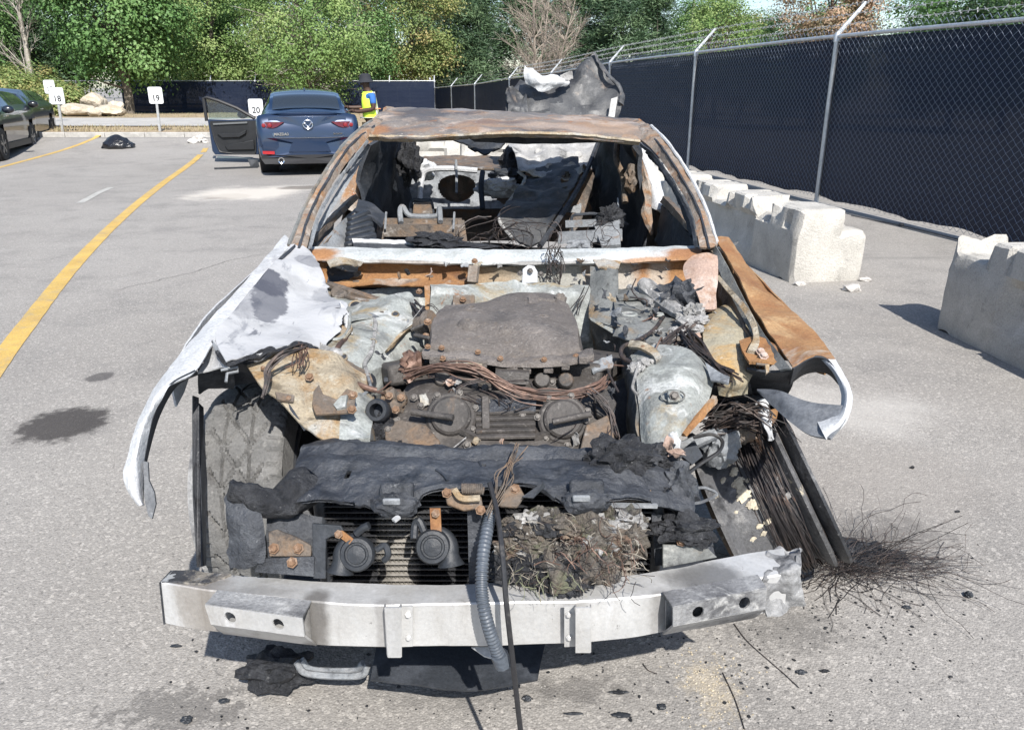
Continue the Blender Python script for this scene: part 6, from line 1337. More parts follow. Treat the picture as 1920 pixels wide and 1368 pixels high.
# ---------------------------------------------------------------- right wing, tower and apron
sheetp('front_wing', [
 [(1340, 447, 2.80), (1374, 500, 2.55), (1404, 560, 2.32), (1432, 610, 2.12), (1462, 650, 1.97), (1486, 690, 1.84)],
 [(1353, 443, 2.82), (1390, 500, 2.59), (1428, 556, 2.37), (1464, 600, 2.17), (1500, 641, 2.0), (1526, 669, 1.88)],
 [(1366, 446, 2.86), (1403, 500, 2.64), (1448, 553, 2.42), (1493, 591, 2.22), (1536, 634, 2.04), (1566, 674, 1.90)]],
 fender_rust, nu=60, nv=14, thick=.005, amp=.006, sc=10, flip=True, label='orange rusted front wing')
sheetp('wing_side', [
 [(1566, 674, 1.90), (1585, 708, 1.80), (1597, 738, 1.72), (1594, 772, 1.66), (1580, 800, 1.63), (1549, 824, 1.61)],
 [(1552, 674, 1.88), (1578, 712, 1.78), (1587, 740, 1.71), (1583, 770, 1.66), (1568, 793, 1.63), (1540, 806, 1.63)],
 [(1540, 672, 1.90), (1568, 706, 1.82), (1578, 738, 1.75), (1574, 768, 1.70), (1556, 780, 1.68), (1530, 786, 1.68)]],
 ash_white, nu=40, nv=8, thick=.005, amp=.003, sc=12, label='pale bare wing edge curling inward')
sheetp('wing_tongue', [
 [(1592, 762, 1.675), (1530, 757, 1.73), (1490, 745, 1.78), (1460, 733, 1.82), (1419, 729, 1.87)],
 [(1586, 790, 1.64), (1526, 778, 1.69), (1488, 764, 1.74), (1458, 746, 1.80), (1420, 731, 1.86)],
 [(1558, 824, 1.605), (1518, 816, 1.65), (1485, 793, 1.71), (1454, 765, 1.79), (1421, 733, 1.86)]],
 grey_scorch, nu=40, nv=12, thick=.006, amp=.004, sc=12, label='bent grey tongue of wing metal')
sheetp('wing_lip', [[(1487, 690, 1.84), (1508, 676, 1.87), (1530, 668, 1.88), (1553, 676, 1.87), (1578, 714, 1.78)], [(1480, 720, 1.98), (1505, 702, 2.02), (1533, 696, 2.02), (1556, 702, 1.99), (1575, 722, 1.88)]], dark_int, nu=30, nv=8, thick=.005)
sheetp('wing_channel', [[(1338, 452, 2.78), (1368, 506, 2.55), (1398, 566, 2.32), (1426, 616, 2.12), (1456, 656, 1.97), (1484, 692, 1.84)], [(1334, 462, 2.78), (1354, 520, 2.55), (1384, 580, 2.32), (1412, 630, 2.12), (1436, 664, 1.99), (1462, 694, 1.87)]], galv_dark, nu=40, nv=6, thick=.006, amp=.004, sc=20)
sheetp('wing_channel', [[(1336, 466, 2.76), (1356, 524, 2.54), (1386, 584, 2.31), (1412, 634, 2.11), (1436, 668, 1.98)], [(1334, 500, 2.76), (1350, 556, 2.54), (1376, 616, 2.31), (1404, 660, 2.11), (1424, 690, 1.98)]], brown_steel, nu=40, nv=8, thick=.006, amp=.01, sc=14)
sheetp('wing_flange', [[(1342, 520, 2.5), (1364, 548, 2.38), (1390, 578, 2.25), (1406, 606, 2.16), (1412, 634, 2.06), (1402, 656, 1.98)], [(1350, 518, 2.49), (1374, 546, 2.37), (1400, 574, 2.24), (1418, 606, 2.14), (1424, 640, 2.04), (1416, 662, 1.97)]], galv_yellow, nu=40, nv=4, thick=.01, amp=.006, sc=20)
sheetp('wing_shelf', [[(1386, 640, 2.08), (1420, 634, 2.08), (1456, 650, 2.0), (1462, 668, 1.95)], [(1392, 660, 2.0), (1420, 660, 1.99), (1450, 668, 1.95), (1466, 676, 1.92)], [(1406, 680, 1.92), (1424, 682, 1.91), (1450, 682, 1.91), (1468, 672, 1.92)]], orange_rust, nu=20, nv=14, thick=.008, amp=.008, sc=14, ragged=.01, edges='b')
part('wing_hook', MB().tube(pts((1418, 682, 1.9), (1438, 684, 1.9), (1438, 690, 1.9)), .004, 5), brown_steel)
part('wing_hook', MB().plate(pts((1434, 684, 1.9), (1442, 684, 1.9), (1441, 698, 1.88), (1436, 702, 1.87)), .006), galv_yellow)
bolts('bolt', car, [at(1426, 660, 1.965), at(1432, 668, 1.94)], pink_ash, .012, (0, -.5, .85))
sheetp('wheel_housing', [[(1400, 690, 1.95), (1440, 696, 1.92), (1486, 694, 1.88)], [(1400, 740, 2.2), (1450, 740, 2.2), (1484, 726, 2.1)], [(1380, 800, 2.35), (1420, 800, 2.35), (1450, 780, 2.3)]], dark_int, nu=14, nv=12, thick=.006)
sheetp('wheel_housing', [[(1330, 720, 1.93), (1370, 715, 1.95), (1405, 712, 1.97)], [(1335, 760, 2.1), (1375, 765, 2.1), (1415, 770, 2.12)], [(1310, 830, 2.2), (1370, 840, 2.2), (1420, 840, 2.2)]], dark_int, nu=14, nv=12, thick=.006, amp=.02)
part('suspension_strut', MB().tube(pts((1372, 700, 2.1), (1378, 800, 2.05)), .03, 12), brown_steel)
dm_ = sheetp('strut_dome', [
 [(1326, 596, 2.36), (1360, 574, 2.44), (1392, 568, 2.44), (1418, 596, 2.36)],
 [(1318, 624, 2.2), (1358, 600, 2.28), (1396, 598, 2.28), (1424, 636, 2.2)],
 [(1324, 664, 2.05), (1360, 648, 2.1), (1394, 650, 2.1), (1420, 676, 2.05)],
 [(1340, 704, 1.94), (1366, 704, 1.94), (1390, 706, 1.94), (1408, 716, 1.96)],
 [(1348, 740, 1.96), (1368, 742, 1.96), (1388, 742, 1.96), (1404, 740, 1.98)]],
 M('rusted_dome', (.3, .27, .2), [((.36, .22, .08), 5, .46, .6, 8, .7), ((.2, .2, .18), 6, .54, .66, 8), ((.5, .48, .42), 12, .6, .68), ((.08, .07, .06), 16, .62, .7)], .8, bump=.5, bscale=80), nu=36, nv=36, thick=.006, amp=.012, sc=9, flip=True, label='rusty strut tower dome')
tr = sheetp('strut_tower', [
 [(1150, 560, 2.55), (1190, 556, 2.55), (1240, 572, 2.48), (1290, 590, 2.42)],
 [(1154, 590, 2.4), (1195, 586, 2.4), (1240, 600, 2.34), (1286, 610, 2.3)],
 [(1158, 612, 2.3), (1200, 612, 2.28), (1240, 625, 2.22), (1280, 632, 2.2)],
 [(1150, 632, 2.26), (1190, 640, 2.18), (1230, 650, 2.12), (1270, 652, 2.1)],
 [(1110, 610, 2.4), (1150, 630, 2.3), (1200, 670, 2.1), (1250, 668, 2.06)]][:4], galv_dark, nu=40, nv=30, thick=.006, amp=.012, sc=9, seed=7, label='scorched grey strut tower plate')
for px, py, Y, rr in ((1180, 592, 2.38, .022), (1234, 592, 2.36, .014)):
    part('tower_opening', MB().tube([at(px, py, Y)+W(rr*math.cos(a), rr*.9*math.sin(a), .004) for a in steps(0, 2*math.pi, 18)[:-1]], .005, 6, closed=True), galv, tr)
    part('opening_floor', MB().lathe([(0, 0), (rr, 0)], at(px, py, Y)+W(0, 0, .004), (0, -.15, 1), 18), ash_flake, tr)
bolts('bolt', tr, [at(1222, 624, 2.2), at(1236, 624, 2.2), at(1205, 640, 2.15)], dark_bolt, .009, (0, -.3, .95))
sheetp('tower_side', [[(1108, 600, 2.5), (1130, 610, 2.4), (1156, 616, 2.34), (1190, 640, 2.2)], [(1112, 640, 2.5), (1135, 650, 2.42), (1160, 650, 2.34), (1185, 666, 2.2)], [(1120, 760, 2.5), (1140, 760, 2.42), (1165, 760, 2.34), (1190, 760, 2.22)]], galv_dark, nu=24, nv=18, thick=.006, amp=.012, sc=8)
sheetp('tower_ledge', [[(1106, 596, 2.5), (1140, 612, 2.38), (1190, 634, 2.22)], [(1108, 602, 2.47), (1140, 620, 2.35), (1188, 644, 2.19)]], galv, nu=20, nv=4, thick=.006, amp=.004)
ar = sheetp('front_apron', [
 [(1182, 668, 2.04), (1215, 650, 2.08), (1285, 654, 2.04), (1340, 694, 1.96)],
 [(1192, 696, 1.95), (1228, 690, 1.93), (1292, 690, 1.91), (1338, 716, 1.91)],
 [(1198, 745, 1.86), (1230, 745, 1.82), (1288, 742, 1.82), (1330, 748, 1.86)],
 [(1202, 800, 1.78), (1230, 804, 1.73), (1272, 798, 1.73), (1300, 782, 1.78)],
 [(1205, 836, 1.73), (1230, 840, 1.69), (1260, 830, 1.69), (1280, 808, 1.73)]],
 galv, nu=40, nv=45, thick=.006, amp=.006, sc=9, seed=9, lv=True, smooth=24, label='pale zinc front apron')
sheetp('apron_side', [[(1182, 668, 2.05), (1166, 680, 2.2), (1160, 690, 2.35)], [(1196, 745, 1.87), (1176, 750, 2.05), (1166, 760, 2.25)], [(1204, 836, 1.74), (1182, 840, 1.92), (1170, 840, 2.1)]], galv_dark, ar, nu=12, nv=20, thick=.008, amp=.01)  # darker zinc paints the shade on this inward wall
sheetp('apron_arch_edge', [[(1278, 812, 1.72), (1300, 786, 1.77), (1322, 760, 1.83), (1342, 742, 1.88)], [(1286, 818, 1.73), (1308, 792, 1.78), (1328, 768, 1.84), (1344, 750, 1.89)]], orange_rust, ar, nu=24, nv=4, thick=.012, amp=.006, sc=20)
part('nut_plate', MB().plate(pts((1251, 733, 1.805), (1275, 732, 1.805), (1276, 752, 1.775), (1252, 754, 1.775)), .01), galv, ar, bevel=.003)
bolts('bolt', ar, [at(1264, 742, 1.78)], dark_bolt, .012, (0, -.85, .5))
part('apron_slot', MB().tube([at(1262+22*math.cos(a), 742+11*math.sin(a), 1.798-.012*math.sin(a)) for a in steps(0, 2*math.pi, 20)[:-1]], .0025, 5, closed=True), galv_dark, ar)
part('curved_strap', patch(P3([[(1182, 640, 2.08), (1206, 644, 2.04), (1228, 656, 2.0), (1240, 672, 1.96)], [(1178, 652, 2.05), (1200, 656, 2.01), (1222, 668, 1.97), (1230, 680, 1.94)]]), 24, 5, .008, .004), galv_yellow, label='rusty curved strap')
bolts('bolt', car, [at(1205, 652, 2.015)], rust_bolt, .008)
part('burnt_pipe', MB().tube(spline(pts((1244, 594, 2.34), (1226, 618, 2.22), (1196, 638, 2.1), (1168, 650, 2.06), (1166, 668, 2.02), (1184, 680, 1.98)), 36), .006, 8), wire_dk)
part('washer_pipe', MB().tube(spline(pts((1196, 686, 1.92), (1190, 708, 1.88), (1186, 728, 1.86), (1196, 740, 1.84)), 18), .004, 6), ash_flake)
for k, (px, py, Y, r) in enumerate(((1192, 690, 1.93, .022), (1206, 680, 1.95, .018), (1222, 680, 1.96, .014))):
    part('ash_flake', MB().blob(at(px, py, Y), r*.8, 3, .5, 2.2, (1.2, 1, .9), seed=60+k), ash_flake)
strands('wire_loom', [(1282, 630, 2.16), (1306, 660, 2.05), (1336, 690, 1.97), (1366, 712, 1.9)], 26, .010, .003, wire_dk, car, 7, .006)
strands('wire_loom', [(1290, 616, 2.2), (1262, 640, 2.14), (1232, 664, 2.06)], 9, .008, .0035, wire_dk, car, 9, .008)
sheetp('loom_tray', [[(1322, 680, 1.95), (1350, 700, 1.9), (1368, 708, 1.88)], [(1334, 715, 1.88), (1352, 716, 1.86), (1366, 720, 1.85)]], grey_int, nu=10, nv=6, thick=.006)
# ---------------------------------------------------------------- engine
pm = sheetp('intake_plenum', [
 [(806, 664, 2.0), (880, 670, 1.99), (955, 680, 1.98), (1045, 678, 1.98), (1092, 664, 2.02)],
 [(810, 642, 2.02), (882, 647, 2.01), (955, 661, 2.0), (1040, 657, 2.0), (1084, 648, 2.03)],
 [(810, 612, 2.14), (880, 608, 2.12), (955, 610, 2.11), (1030, 612, 2.11), (1082, 614, 2.15)],
 [(820, 588, 2.29), (880, 580, 2.28), (955, 580, 2.28), (1030, 580, 2.28), (1072, 588, 2.3)],
 [(838, 574, 2.4), (905, 569, 2.42), (955, 556, 2.46), (1035, 555, 2.46), (1060, 572, 2.4)],
 [(842, 590, 2.5), (905, 580, 2.52), (960, 562, 2.56), (1035, 564, 2.55), (1054, 588, 2.5)],
 [(842, 630, 2.5), (905, 630, 2.52), (960, 620, 2.56), (1035, 620, 2.55), (1054, 630, 2.5)]], plenum_m, nu=56, nv=50, thick=.006, amp=.007, sc=9, label='heat greyed cast intake plenum')
sheetp('plenum_side', [[(806, 664, 2.0), (810, 642, 2.02), (810, 612, 2.14), (820, 588, 2.29), (840, 576, 2.42)], [(806, 672, 2.0), (806, 668, 2.1), (806, 640, 2.2), (816, 615, 2.3), (838, 600, 2.42)]], plenum_m, pm, nu=24, nv=6, thick=.006)
sheetp('plenum_side', [[(1092, 664, 2.02), (1084, 648, 2.03), (1082, 614, 2.15), (1072, 588, 2.3), (1058, 574, 2.42)], [(1096, 676, 2.02), (1092, 668, 2.1), (1090, 650, 2.2), (1080, 620, 2.3), (1060, 600, 2.42)]], plenum_m, pm, nu=24, nv=6, thick=.006)
fl = sheetp('plenum_flange', [[(793, 655, 2.02), (880, 660, 2.0), (955, 672, 1.985), (1050, 670, 1.985), (1112, 656, 2.02)], [(792, 664, 1.985), (880, 670, 1.965), (955, 682, 1.95), (1050, 680, 1.95), (1112, 666, 1.985)], [(794, 672, 1.98), (880, 678, 1.96), (955, 688, 1.945), (1050, 686, 1.945), (1110, 674, 1.98)]], plenum_m, pm, nu=50, nv=6, thick=.012, amp=.005, sc=20)
for px, py, w_, h_ in ((816, 674, .03, .022), (846, 678, .026, .024), (870, 680, .03, .02), (904, 682, .026, .022), (960, 692, .03, .026), (988, 692, .022, .022), (1028, 688, .026, .03), (1060, 684, .022, .024), (1094, 674, .026, .02)):
    part('flange_tooth', MB().box(at(px, py, 1.952), (w_, .02, h_)), plenum_m, fl, bevel=.003)
bolts('bolt', fl, [at(802, 650, 1.99), at(828, 652, 1.985), at(830, 672, 1.945), at(896, 660, 1.97), at(938, 672, 1.95), at(1020, 674, 1.945), at(1080, 668, 1.97)], rust_bolt, .008, (0, -.6, .8))
for px, py, Y, r in ((885, 583, 2.275, .022), (948, 590, 2.245, .022), (878, 608, 2.12, .024), (1015, 600, 2.19, .022), (1006, 624, 2.085, .024), (948, 622, 2.085, .016)):
    part('plenum_boss', MB().lathe([(r*1.5, -.008), (r*1.1, .006), (r*.7, .011), (r*.4, .011), (r*.3, .006), (0, .006)], at(px, py, Y)+W(0, 0, .003), (0, -.12, 1), 16), plenum_m, pm)
part('vacuum_port', MB().tube(pts((1008, 566, 2.38), (1042, 570, 2.36)), .016, 10).bar(at(1000, 560, 2.4), at(1000, 576, 2.34), .03, .03), plenum_m, pm)
part('vacuum_port', MB().blob(at(1050, 562, 2.4), .02, 3, .3, 3, seed=4), plenum_m, pm)
part('throttle_neck', MB().tube(pts((806, 606, 2.22), (786, 612, 2.24)), .03, 14).tube(pts((808, 604, 2.22), (802, 605, 2.225)), .038, 14), brown_steel, pm)
part('throttle_rod', MB().tube(pts((772, 618, 2.2), (802, 606, 2.18)), .006, 6).tube(pts((778, 628, 2.17), (806, 634, 2.1)), .006, 6), dark_bolt, pm)
bolts('bolt', pm, [at(798, 631, 2.15), at(802, 604, 2.16)], rust_bolt, .011)
strands('wire_loom', [(776, 570, 2.5), (788, 584, 2.4), (798, 600, 2.3), (806, 610, 2.24)], 10, .006, .0035, wire_dk, car, 12, .004)
strands('loose_wire', [(800, 574, 2.5), (816, 572, 2.46), (826, 584, 2.4)], 3, .004, .0015, wire_dk, car, 13, .004)
strands('loose_wire', [(1110, 530, 2.7), (1092, 556, 2.55), (1072, 586, 2.4)], 4, .01, .0018, wire_dk, car, 14, .008)
part('lower_intake', MB().plate(pts((930, 682, 1.98), (992, 684, 1.98), (990, 706, 1.97), (928, 704, 1.97)), .12, (0, -1, 0)), engine_m)
sheetp('valley_floor', [[(740, 690, 2.2), (860, 690, 2.2), (1000, 690, 2.2), (1130, 690, 2.2)], [(720, 712, 1.99), (860, 706, 2.0), (1000, 706, 2.0), (1140, 718, 1.99)]], dark_int, nu=16, nv=6, thick=.01)
part('rocker_cover', MB().bar(at(1086, 700, 2.0), at(1140, 676, 2.25), .12, .06), engine_m, bevel=.012)
part('rocker_cover', MB().bar(at(770, 700, 2.0), at(730, 690, 2.25), .12, .06), engine_m, bevel=.012)
sheetp('crumpled_duct', [[(1108, 680, 2.02), (1128, 672, 2.02), (1144, 668, 2.05)], [(1112, 700, 1.98), (1130, 692, 1.98), (1148, 690, 2.0)]], grey_int, nu=10, nv=8, thick=.006, amp=.02, sc=20)
tc = sheetp('timing_cover', [
 [(764, 722, 1.99), (800, 704, 2.0), (870, 698, 2.0), (950, 706, 2.0), (1040, 702, 2.0), (1110, 706, 2.0), (1138, 726, 1.98)],
 [(744, 758, 1.89), (800, 748, 1.9), (870, 746, 1.90), (950, 752, 1.9), (1040, 752, 1.90), (1110, 754, 1.9), (1146, 768, 1.88)],
 [(736, 806, 1.80), (800, 800, 1.81), (870, 802, 1.81), (950, 806, 1.81), (1040, 806, 1.81), (1110, 806, 1.81), (1152, 812, 1.80)],
 [(740, 850, 1.73), (800, 850, 1.73), (870, 850, 1.73), (950, 850, 1.73), (1040, 850, 1.73), (1110, 850, 1.73), (1154, 850, 1.73)]],
 engine_m, nu=60, nv=34, thick=.01, amp=.012, sc=10, seed=11, label='blackened timing cover of the engine')
fx = Vector((0, -.80, .6)).normalized()
for (px, py, Y, r) in ((846, 782, 1.82, .050), (1056, 788, 1.81, .050)):
    cc = part('cam_cover', MB().lathe([(r*1.28, -.012), (r*1.28, .006), (r*1.16, .012), (r*1.04, .013), (r*.98, .022), (r*.86, .027), (0, .028)], at(px, py, Y), fx, 40), engine_m, tc, smooth=30)
    c0 = at(px, py, Y)+fx*.010; ux = W(1, 0, 0); uy = fx.cross(ux)
    for k in range(7):
        a = k*.9+.35; q = c0+(ux*math.cos(a)+uy*math.sin(a))*r*1.3
        bolts('bolt', cc, [q], dark_bolt, .0085, fx)
for a, b in (((772, 772, 1.80), (850, 783, 1.765)), ((1036, 791, 1.755), (1108, 776, 1.77))):
    part('guide_bar', MB().tube([at(*a), at(*b)], .0085, 10), engine_m, tc)
sheetp('cover_cavity', [[(892, 748, 1.86), (950, 750, 1.86), (1006, 748, 1.86)], [(894, 772, 1.825), (950, 774, 1.825), (1004, 772, 1.825)]], soot, tc, nu=8, nv=5, thick=.006)
for k in range(5): part('cover_rib', MB().bar(at(892, 772+11.5*k, 1.835-.017*k), at(1004, 770+11.5*k, 1.835-.017*k), .024, .009), engine_m, tc, bevel=.002)
part('cover_strut', MB().bar(at(910, 744, 1.86), at(911, 806, 1.785), .02, .018), engine_m, tc, bevel=.003)
part('cover_strut', MB().bar(at(892, 820, 1.77), at(850, 800, 1.79), .014, .014), engine_m, tc)
part('cover_strut', MB().bar(at(1000, 820, 1.77), at(1030, 812, 1.78), .014, .014), engine_m, tc)
part('front_bracket', MB().plate(pts((722, 800, 1.80), (752, 790, 1.80), (800, 800, 1.79), (826, 830, 1.74), (820, 850, 1.72), (724, 850, 1.72)), .02), brown_steel, tc, bevel=.004)
part('front_bracket', MB().plate(pts((1098, 800, 1.79), (1140, 780, 1.81), (1152, 810, 1.78), (1150, 850, 1.72), (1086, 850, 1.72)), .02), brown_steel, tc, bevel=.004)
part('front_bracket', MB().plate(pts((1112, 744, 1.88), (1140, 732, 1.9), (1156, 758, 1.86), (1144, 788, 1.82), (1118, 780, 1.83)), .018), engine_m, tc, bevel=.004)
bolts('bolt', tc, [at(*p) for p in ((776, 745, 1.88), (818, 746, 1.88), (790, 760, 1.86), (877, 755, 1.87), (910, 726, 1.93), (912, 752, 1.85), (744, 788, 1.81), (728, 806, 1.78), (1010, 712, 1.96), (1014, 720, 1.95), (1036, 716, 1.96), (1056, 716, 1.95), (1072, 760, 1.87), (1012, 756, 1.87), (980, 780, 1.82), (876, 834, 1.74), (960, 836, 1.74), (1098, 786, 1.79), (1076, 806, 1.79), (830, 712, 1.96), (856, 716, 1.95), (890, 722, 1.94))], dark_bolt, .0095, fx)
for px, py in ((830, 712), (1016, 716), (1060, 716)): part('cap_boss', MB().lathe([(.022, 0), (.022, .018), (.018, .024), (0, .024)], at(px, py, 1.96), fx, 14), engine_m, tc)
wl = strands('wire_loom', [(764, 706, 1.93), (790, 694, 1.92), (830, 688, 1.90), (872, 690, 1.89), (910, 702, 1.88), (946, 722, 1.86), (980, 738, 1.85), (1030, 744, 1.84), (1084, 738, 1.85), (1118, 728, 1.87), (1134, 712, 1.9)], 30, .0052, .0021, wire_cu, car, 15, .0035, 60)
strands('wire_loom', [(1112, 738, 1.84), (1136, 760, 1.82), (1150, 790, 1.79), (1152, 822, 1.75)], 12, .006, .0022, wire_dk, car, 16, .006)
strands('loose_wire', [(940, 706, 1.9), (890, 720, 1.86), (866, 734, 1.86), (884, 748, 1.84), (908, 754, 1.83)], 3, .004, .0014, wire_dk, car, 17, .006)
strands('loose_wire', [(950, 710, 1.9), (976, 712, 1.88), (998, 720, 1.87), (1000, 740, 1.85)], 3, .004, .0014, wire_dk, car, 18, .006)
strands('loose_wire', [(930, 736, 1.85), (950, 746, 1.83), (956, 756, 1.82), (948, 760, 1.81)], 4, .006, .0014, wire_dk, car, 19, .005)
part('injector_rail', MB().tube(spline(pts((834, 684, 1.96), (866, 682, 1.95), (904, 688, 1.94)), 10), .009, 8), galv_yellow, label='pale tube above the wire loom')
part('coil_lump', MB().blob(at(772, 682, 2.0), .03, 3, .6, 3, seed=70), wire_cu)
th = part('thermostat_pipe', MB().lathe([(.017, -.03), (.0175, .016), (.026, .016), (.030, .010), (.030, -.012), (.024, -.02), (.026, -.06)], at(709, 770, 1.80), (-.15, -.85, .45), 28), plastic_bk, label='open black thermostat pipe end')
part('pipe_hollow', MB().lathe([(0, -.02), (.017, -.02)], at(709, 770, 1.80), (-.15, -.85, .45), 20), dark_int, th)
part('pump_housing', MB().blob(at(738, 752, 1.87), .035, 3, .45, 2.5, seed=71), brown_steel)
part('pump_housing', MB().blob(at(726, 776, 1.86), .034, 3, .5, 2.5, seed=72), brown_steel)
bolts('bolt', car, [at(730, 742, 1.83), at(752, 745, 1.84), at(742, 768, 1.8)], rust_bolt, .0095, fx)
part('melted_bundle', MB().blob(at(714, 814, 1.80), .035, 4, .7, 2.5, (.9, .8, 1.3), seed=73), char)
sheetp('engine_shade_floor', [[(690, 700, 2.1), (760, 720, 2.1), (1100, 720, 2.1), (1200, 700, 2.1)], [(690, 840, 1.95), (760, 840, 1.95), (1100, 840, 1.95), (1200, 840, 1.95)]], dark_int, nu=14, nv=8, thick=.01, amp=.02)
# ---------------------------------------------------------------- melted radiator support
rsup = sheetp('radiator_support', [
 [(572, 838, 1.68), (620, 828, 1.67), (700, 830, 1.66), (780, 836, 1.66), (860, 840, 1.65), (940, 838, 1.65), (1030, 840, 1.65), (1110, 844, 1.66), (1190, 838, 1.67), (1262, 872, 1.66)],
 [(566, 842, 1.60), (620, 832, 1.59), (700, 835, 1.58), (780, 842, 1.57), (860, 846, 1.57), (940, 844, 1.57), (1030, 846, 1.57), (1110, 846, 1.58), (1190, 842, 1.59), (1268, 876, 1.59)],
 [(560, 862, 1.575), (620, 853, 1.56), (700, 856, 1.555), (780, 862, 1.545), (860, 866, 1.545), (940, 864, 1.545), (1030, 866, 1.545), (1110, 866, 1.555), (1190, 864, 1.57), (1278, 892, 1.575)],
 [(556, 874, 1.53), (620, 866, 1.52), (700, 870, 1.51), (780, 874, 1.50), (860, 878, 1.50), (940, 878, 1.50), (1030, 878, 1.50), (1110, 876, 1.51), (1190, 878, 1.52), (1288, 904, 1.54)],
 [(540, 915, 1.475), (606, 908, 1.46), (690, 910, 1.455), (770, 904, 1.455), (850, 900, 1.46), (940, 902, 1.46), (1020, 898, 1.46), (1100, 906, 1.455), (1190, 912, 1.475), (1297, 934, 1.505)],
 [(512, 934, 1.445), (590, 928, 1.43), (668, 932, 1.42), (744, 940, 1.405), (806, 912, 1.425), (900, 912, 1.43), (992, 908, 1.43), (1080, 936, 1.405), (1178, 926, 1.435), (1300, 952, 1.485)],
 [(504, 956, 1.435), (580, 942, 1.418), (662, 944, 1.405), (742, 966, 1.388), (806, 922, 1.415), (900, 921, 1.42), (998, 915, 1.42), (1090, 956, 1.388), (1176, 934, 1.425), (1297, 966, 1.475)]],
 soot, nu=150, nv=61, thick=.010, amp=.009, sc=16, ragged=.014, rs=34, edges='tb', seed=13, holes=((.168, .6, .010, .04), (.51, .42, .006, .03)), lv=True, smooth=28, label='black melted radiator support beam across the nose')
part('hole_depth', MB().lathe([(0, 0), (.02, 0)], at(652, 880, 1.55), (0, -.8, .6), 16), dark_int, rsup)
for k, (a_, b_) in enumerate((((862, 868, 1.535), (876, 908, 1.45)), ((898, 866, 1.54), (904, 896, 1.47)), ((840, 900, 1.45), (818, 880, 1.49)))):
    part('support_crack', MB().tube(spline([at(*a_)+W(0, -.004, .002), at((a_[0]+b_[0])/2+3, (a_[1]+b_[1])/2, (a_[2]+b_[2])/2)+W(0, -.004, .002), at(*b_)+W(0, -.004, .002)], 8), .0035, 5), dark_int, rsup)
for px, py, Y in ((742, 946, 1.395), (1098, 940, 1.395)):
    part('support_pad', MB().blob(at(px, py, Y), .045, 4, .18, 3, (1.05, .55, .62), seed=px), soot, rsup)
    part('pad_face', MB().box(at(px+2, py-22, Y+.01), (.07, .02, .045), Matrix.Rotation(R(-35), 3, 'X')), soot, rsup, bevel=.008)
    part('pad_tab', MB().box(at(px-8, py-6, Y-.022), (.035, .008, .014)), grey_int, rsup, bevel=.003)
part('support_arm', rough(MB().tube(spline(pts((580, 905, 1.5), (548, 930, 1.46), (520, 944, 1.43), (486, 938, 1.42), (450, 918, 1.43), (436, 920, 1.45)), 26), [.04, .042, .043, .044, .044, .043, .042, .040, .040, .038, .036, .034, .033, .032, .031, .030, .030, .029, .028, .028, .027, .026, .025, .022, .02, .014], 18), .014, 22), char, rsup)
part('support_lump', MB().blob(at(1164, 860, 1.54), .062, 4, .5, 2.2, (1.15, .7, .75), seed=80), char, rsup)
part('support_lump', MB().blob(at(1272, 918, 1.53), .045, 4, .5, 2.2, (.9, .8, 1.2), seed=81), soot, rsup)
part('support_lump', MB().blob(at(1234, 858, 1.6), .04, 4, .6, 2.4, (1.1, .8, .7), seed=82), char, rsup)
sheetp('side_flap', [[(430, 926, 1.43), (460, 930, 1.41), (482, 940, 1.41)], [(425, 975, 1.40), (465, 972, 1.385), (496, 975, 1.39)], [(432, 1025, 1.385), (468, 1020, 1.37), (502, 1030, 1.375)], [(434, 1068, 1.37), (462, 1062, 1.36), (500, 1050, 1.37)]], soot, rsup, nu=20, nv=30, thick=.010, amp=.012, sc=10, ragged=.012, edges='blr')
sheetp('side_panel', [[(500, 950, 1.45), (550, 960, 1.45), (604, 970, 1.46)], [(500, 1000, 1.42), (550, 1005, 1.42), (600, 1010, 1.43)], [(486, 1060, 1.40), (550, 1066, 1.40), (592, 1070, 1.40)]], soot, rsup, nu=20, nv=16, thick=.008, amp=.014, sc=8)
sheetp('side_panel', [[(1222, 960, 1.49), (1270, 966, 1.5), (1316, 980, 1.52)], [(1224, 1000, 1.48), (1270, 1004, 1.48), (1330, 1005, 1.5)], [(1228, 1060, 1.46), (1270, 1056, 1.46), (1340, 1040, 1.49)]], soot, rsup, nu=20, nv=16, thick=.008, amp=.016, sc=8)
part('support_lump', MB().blob(at(1285, 992, 1.46), .05, 4, .55, 2.2, (1.25, .7, .6), seed=83), char, rsup)
part('paint_flake', MB().blob(at(1262, 836, 1.64), .024, 3, .4, 2, (.7, .5, 1.3), seed=84), ash_white)
part('paint_flake', patch(P3([[(1246, 840, 1.66), (1262, 836, 1.65)], [(1262, 880, 1.6), (1282, 870, 1.6)], [(1276, 905, 1.57), (1290, 890, 1.57)]]), 8, 14, .004, .01, 20, .008, 30, 'lr'), galv_yellow)
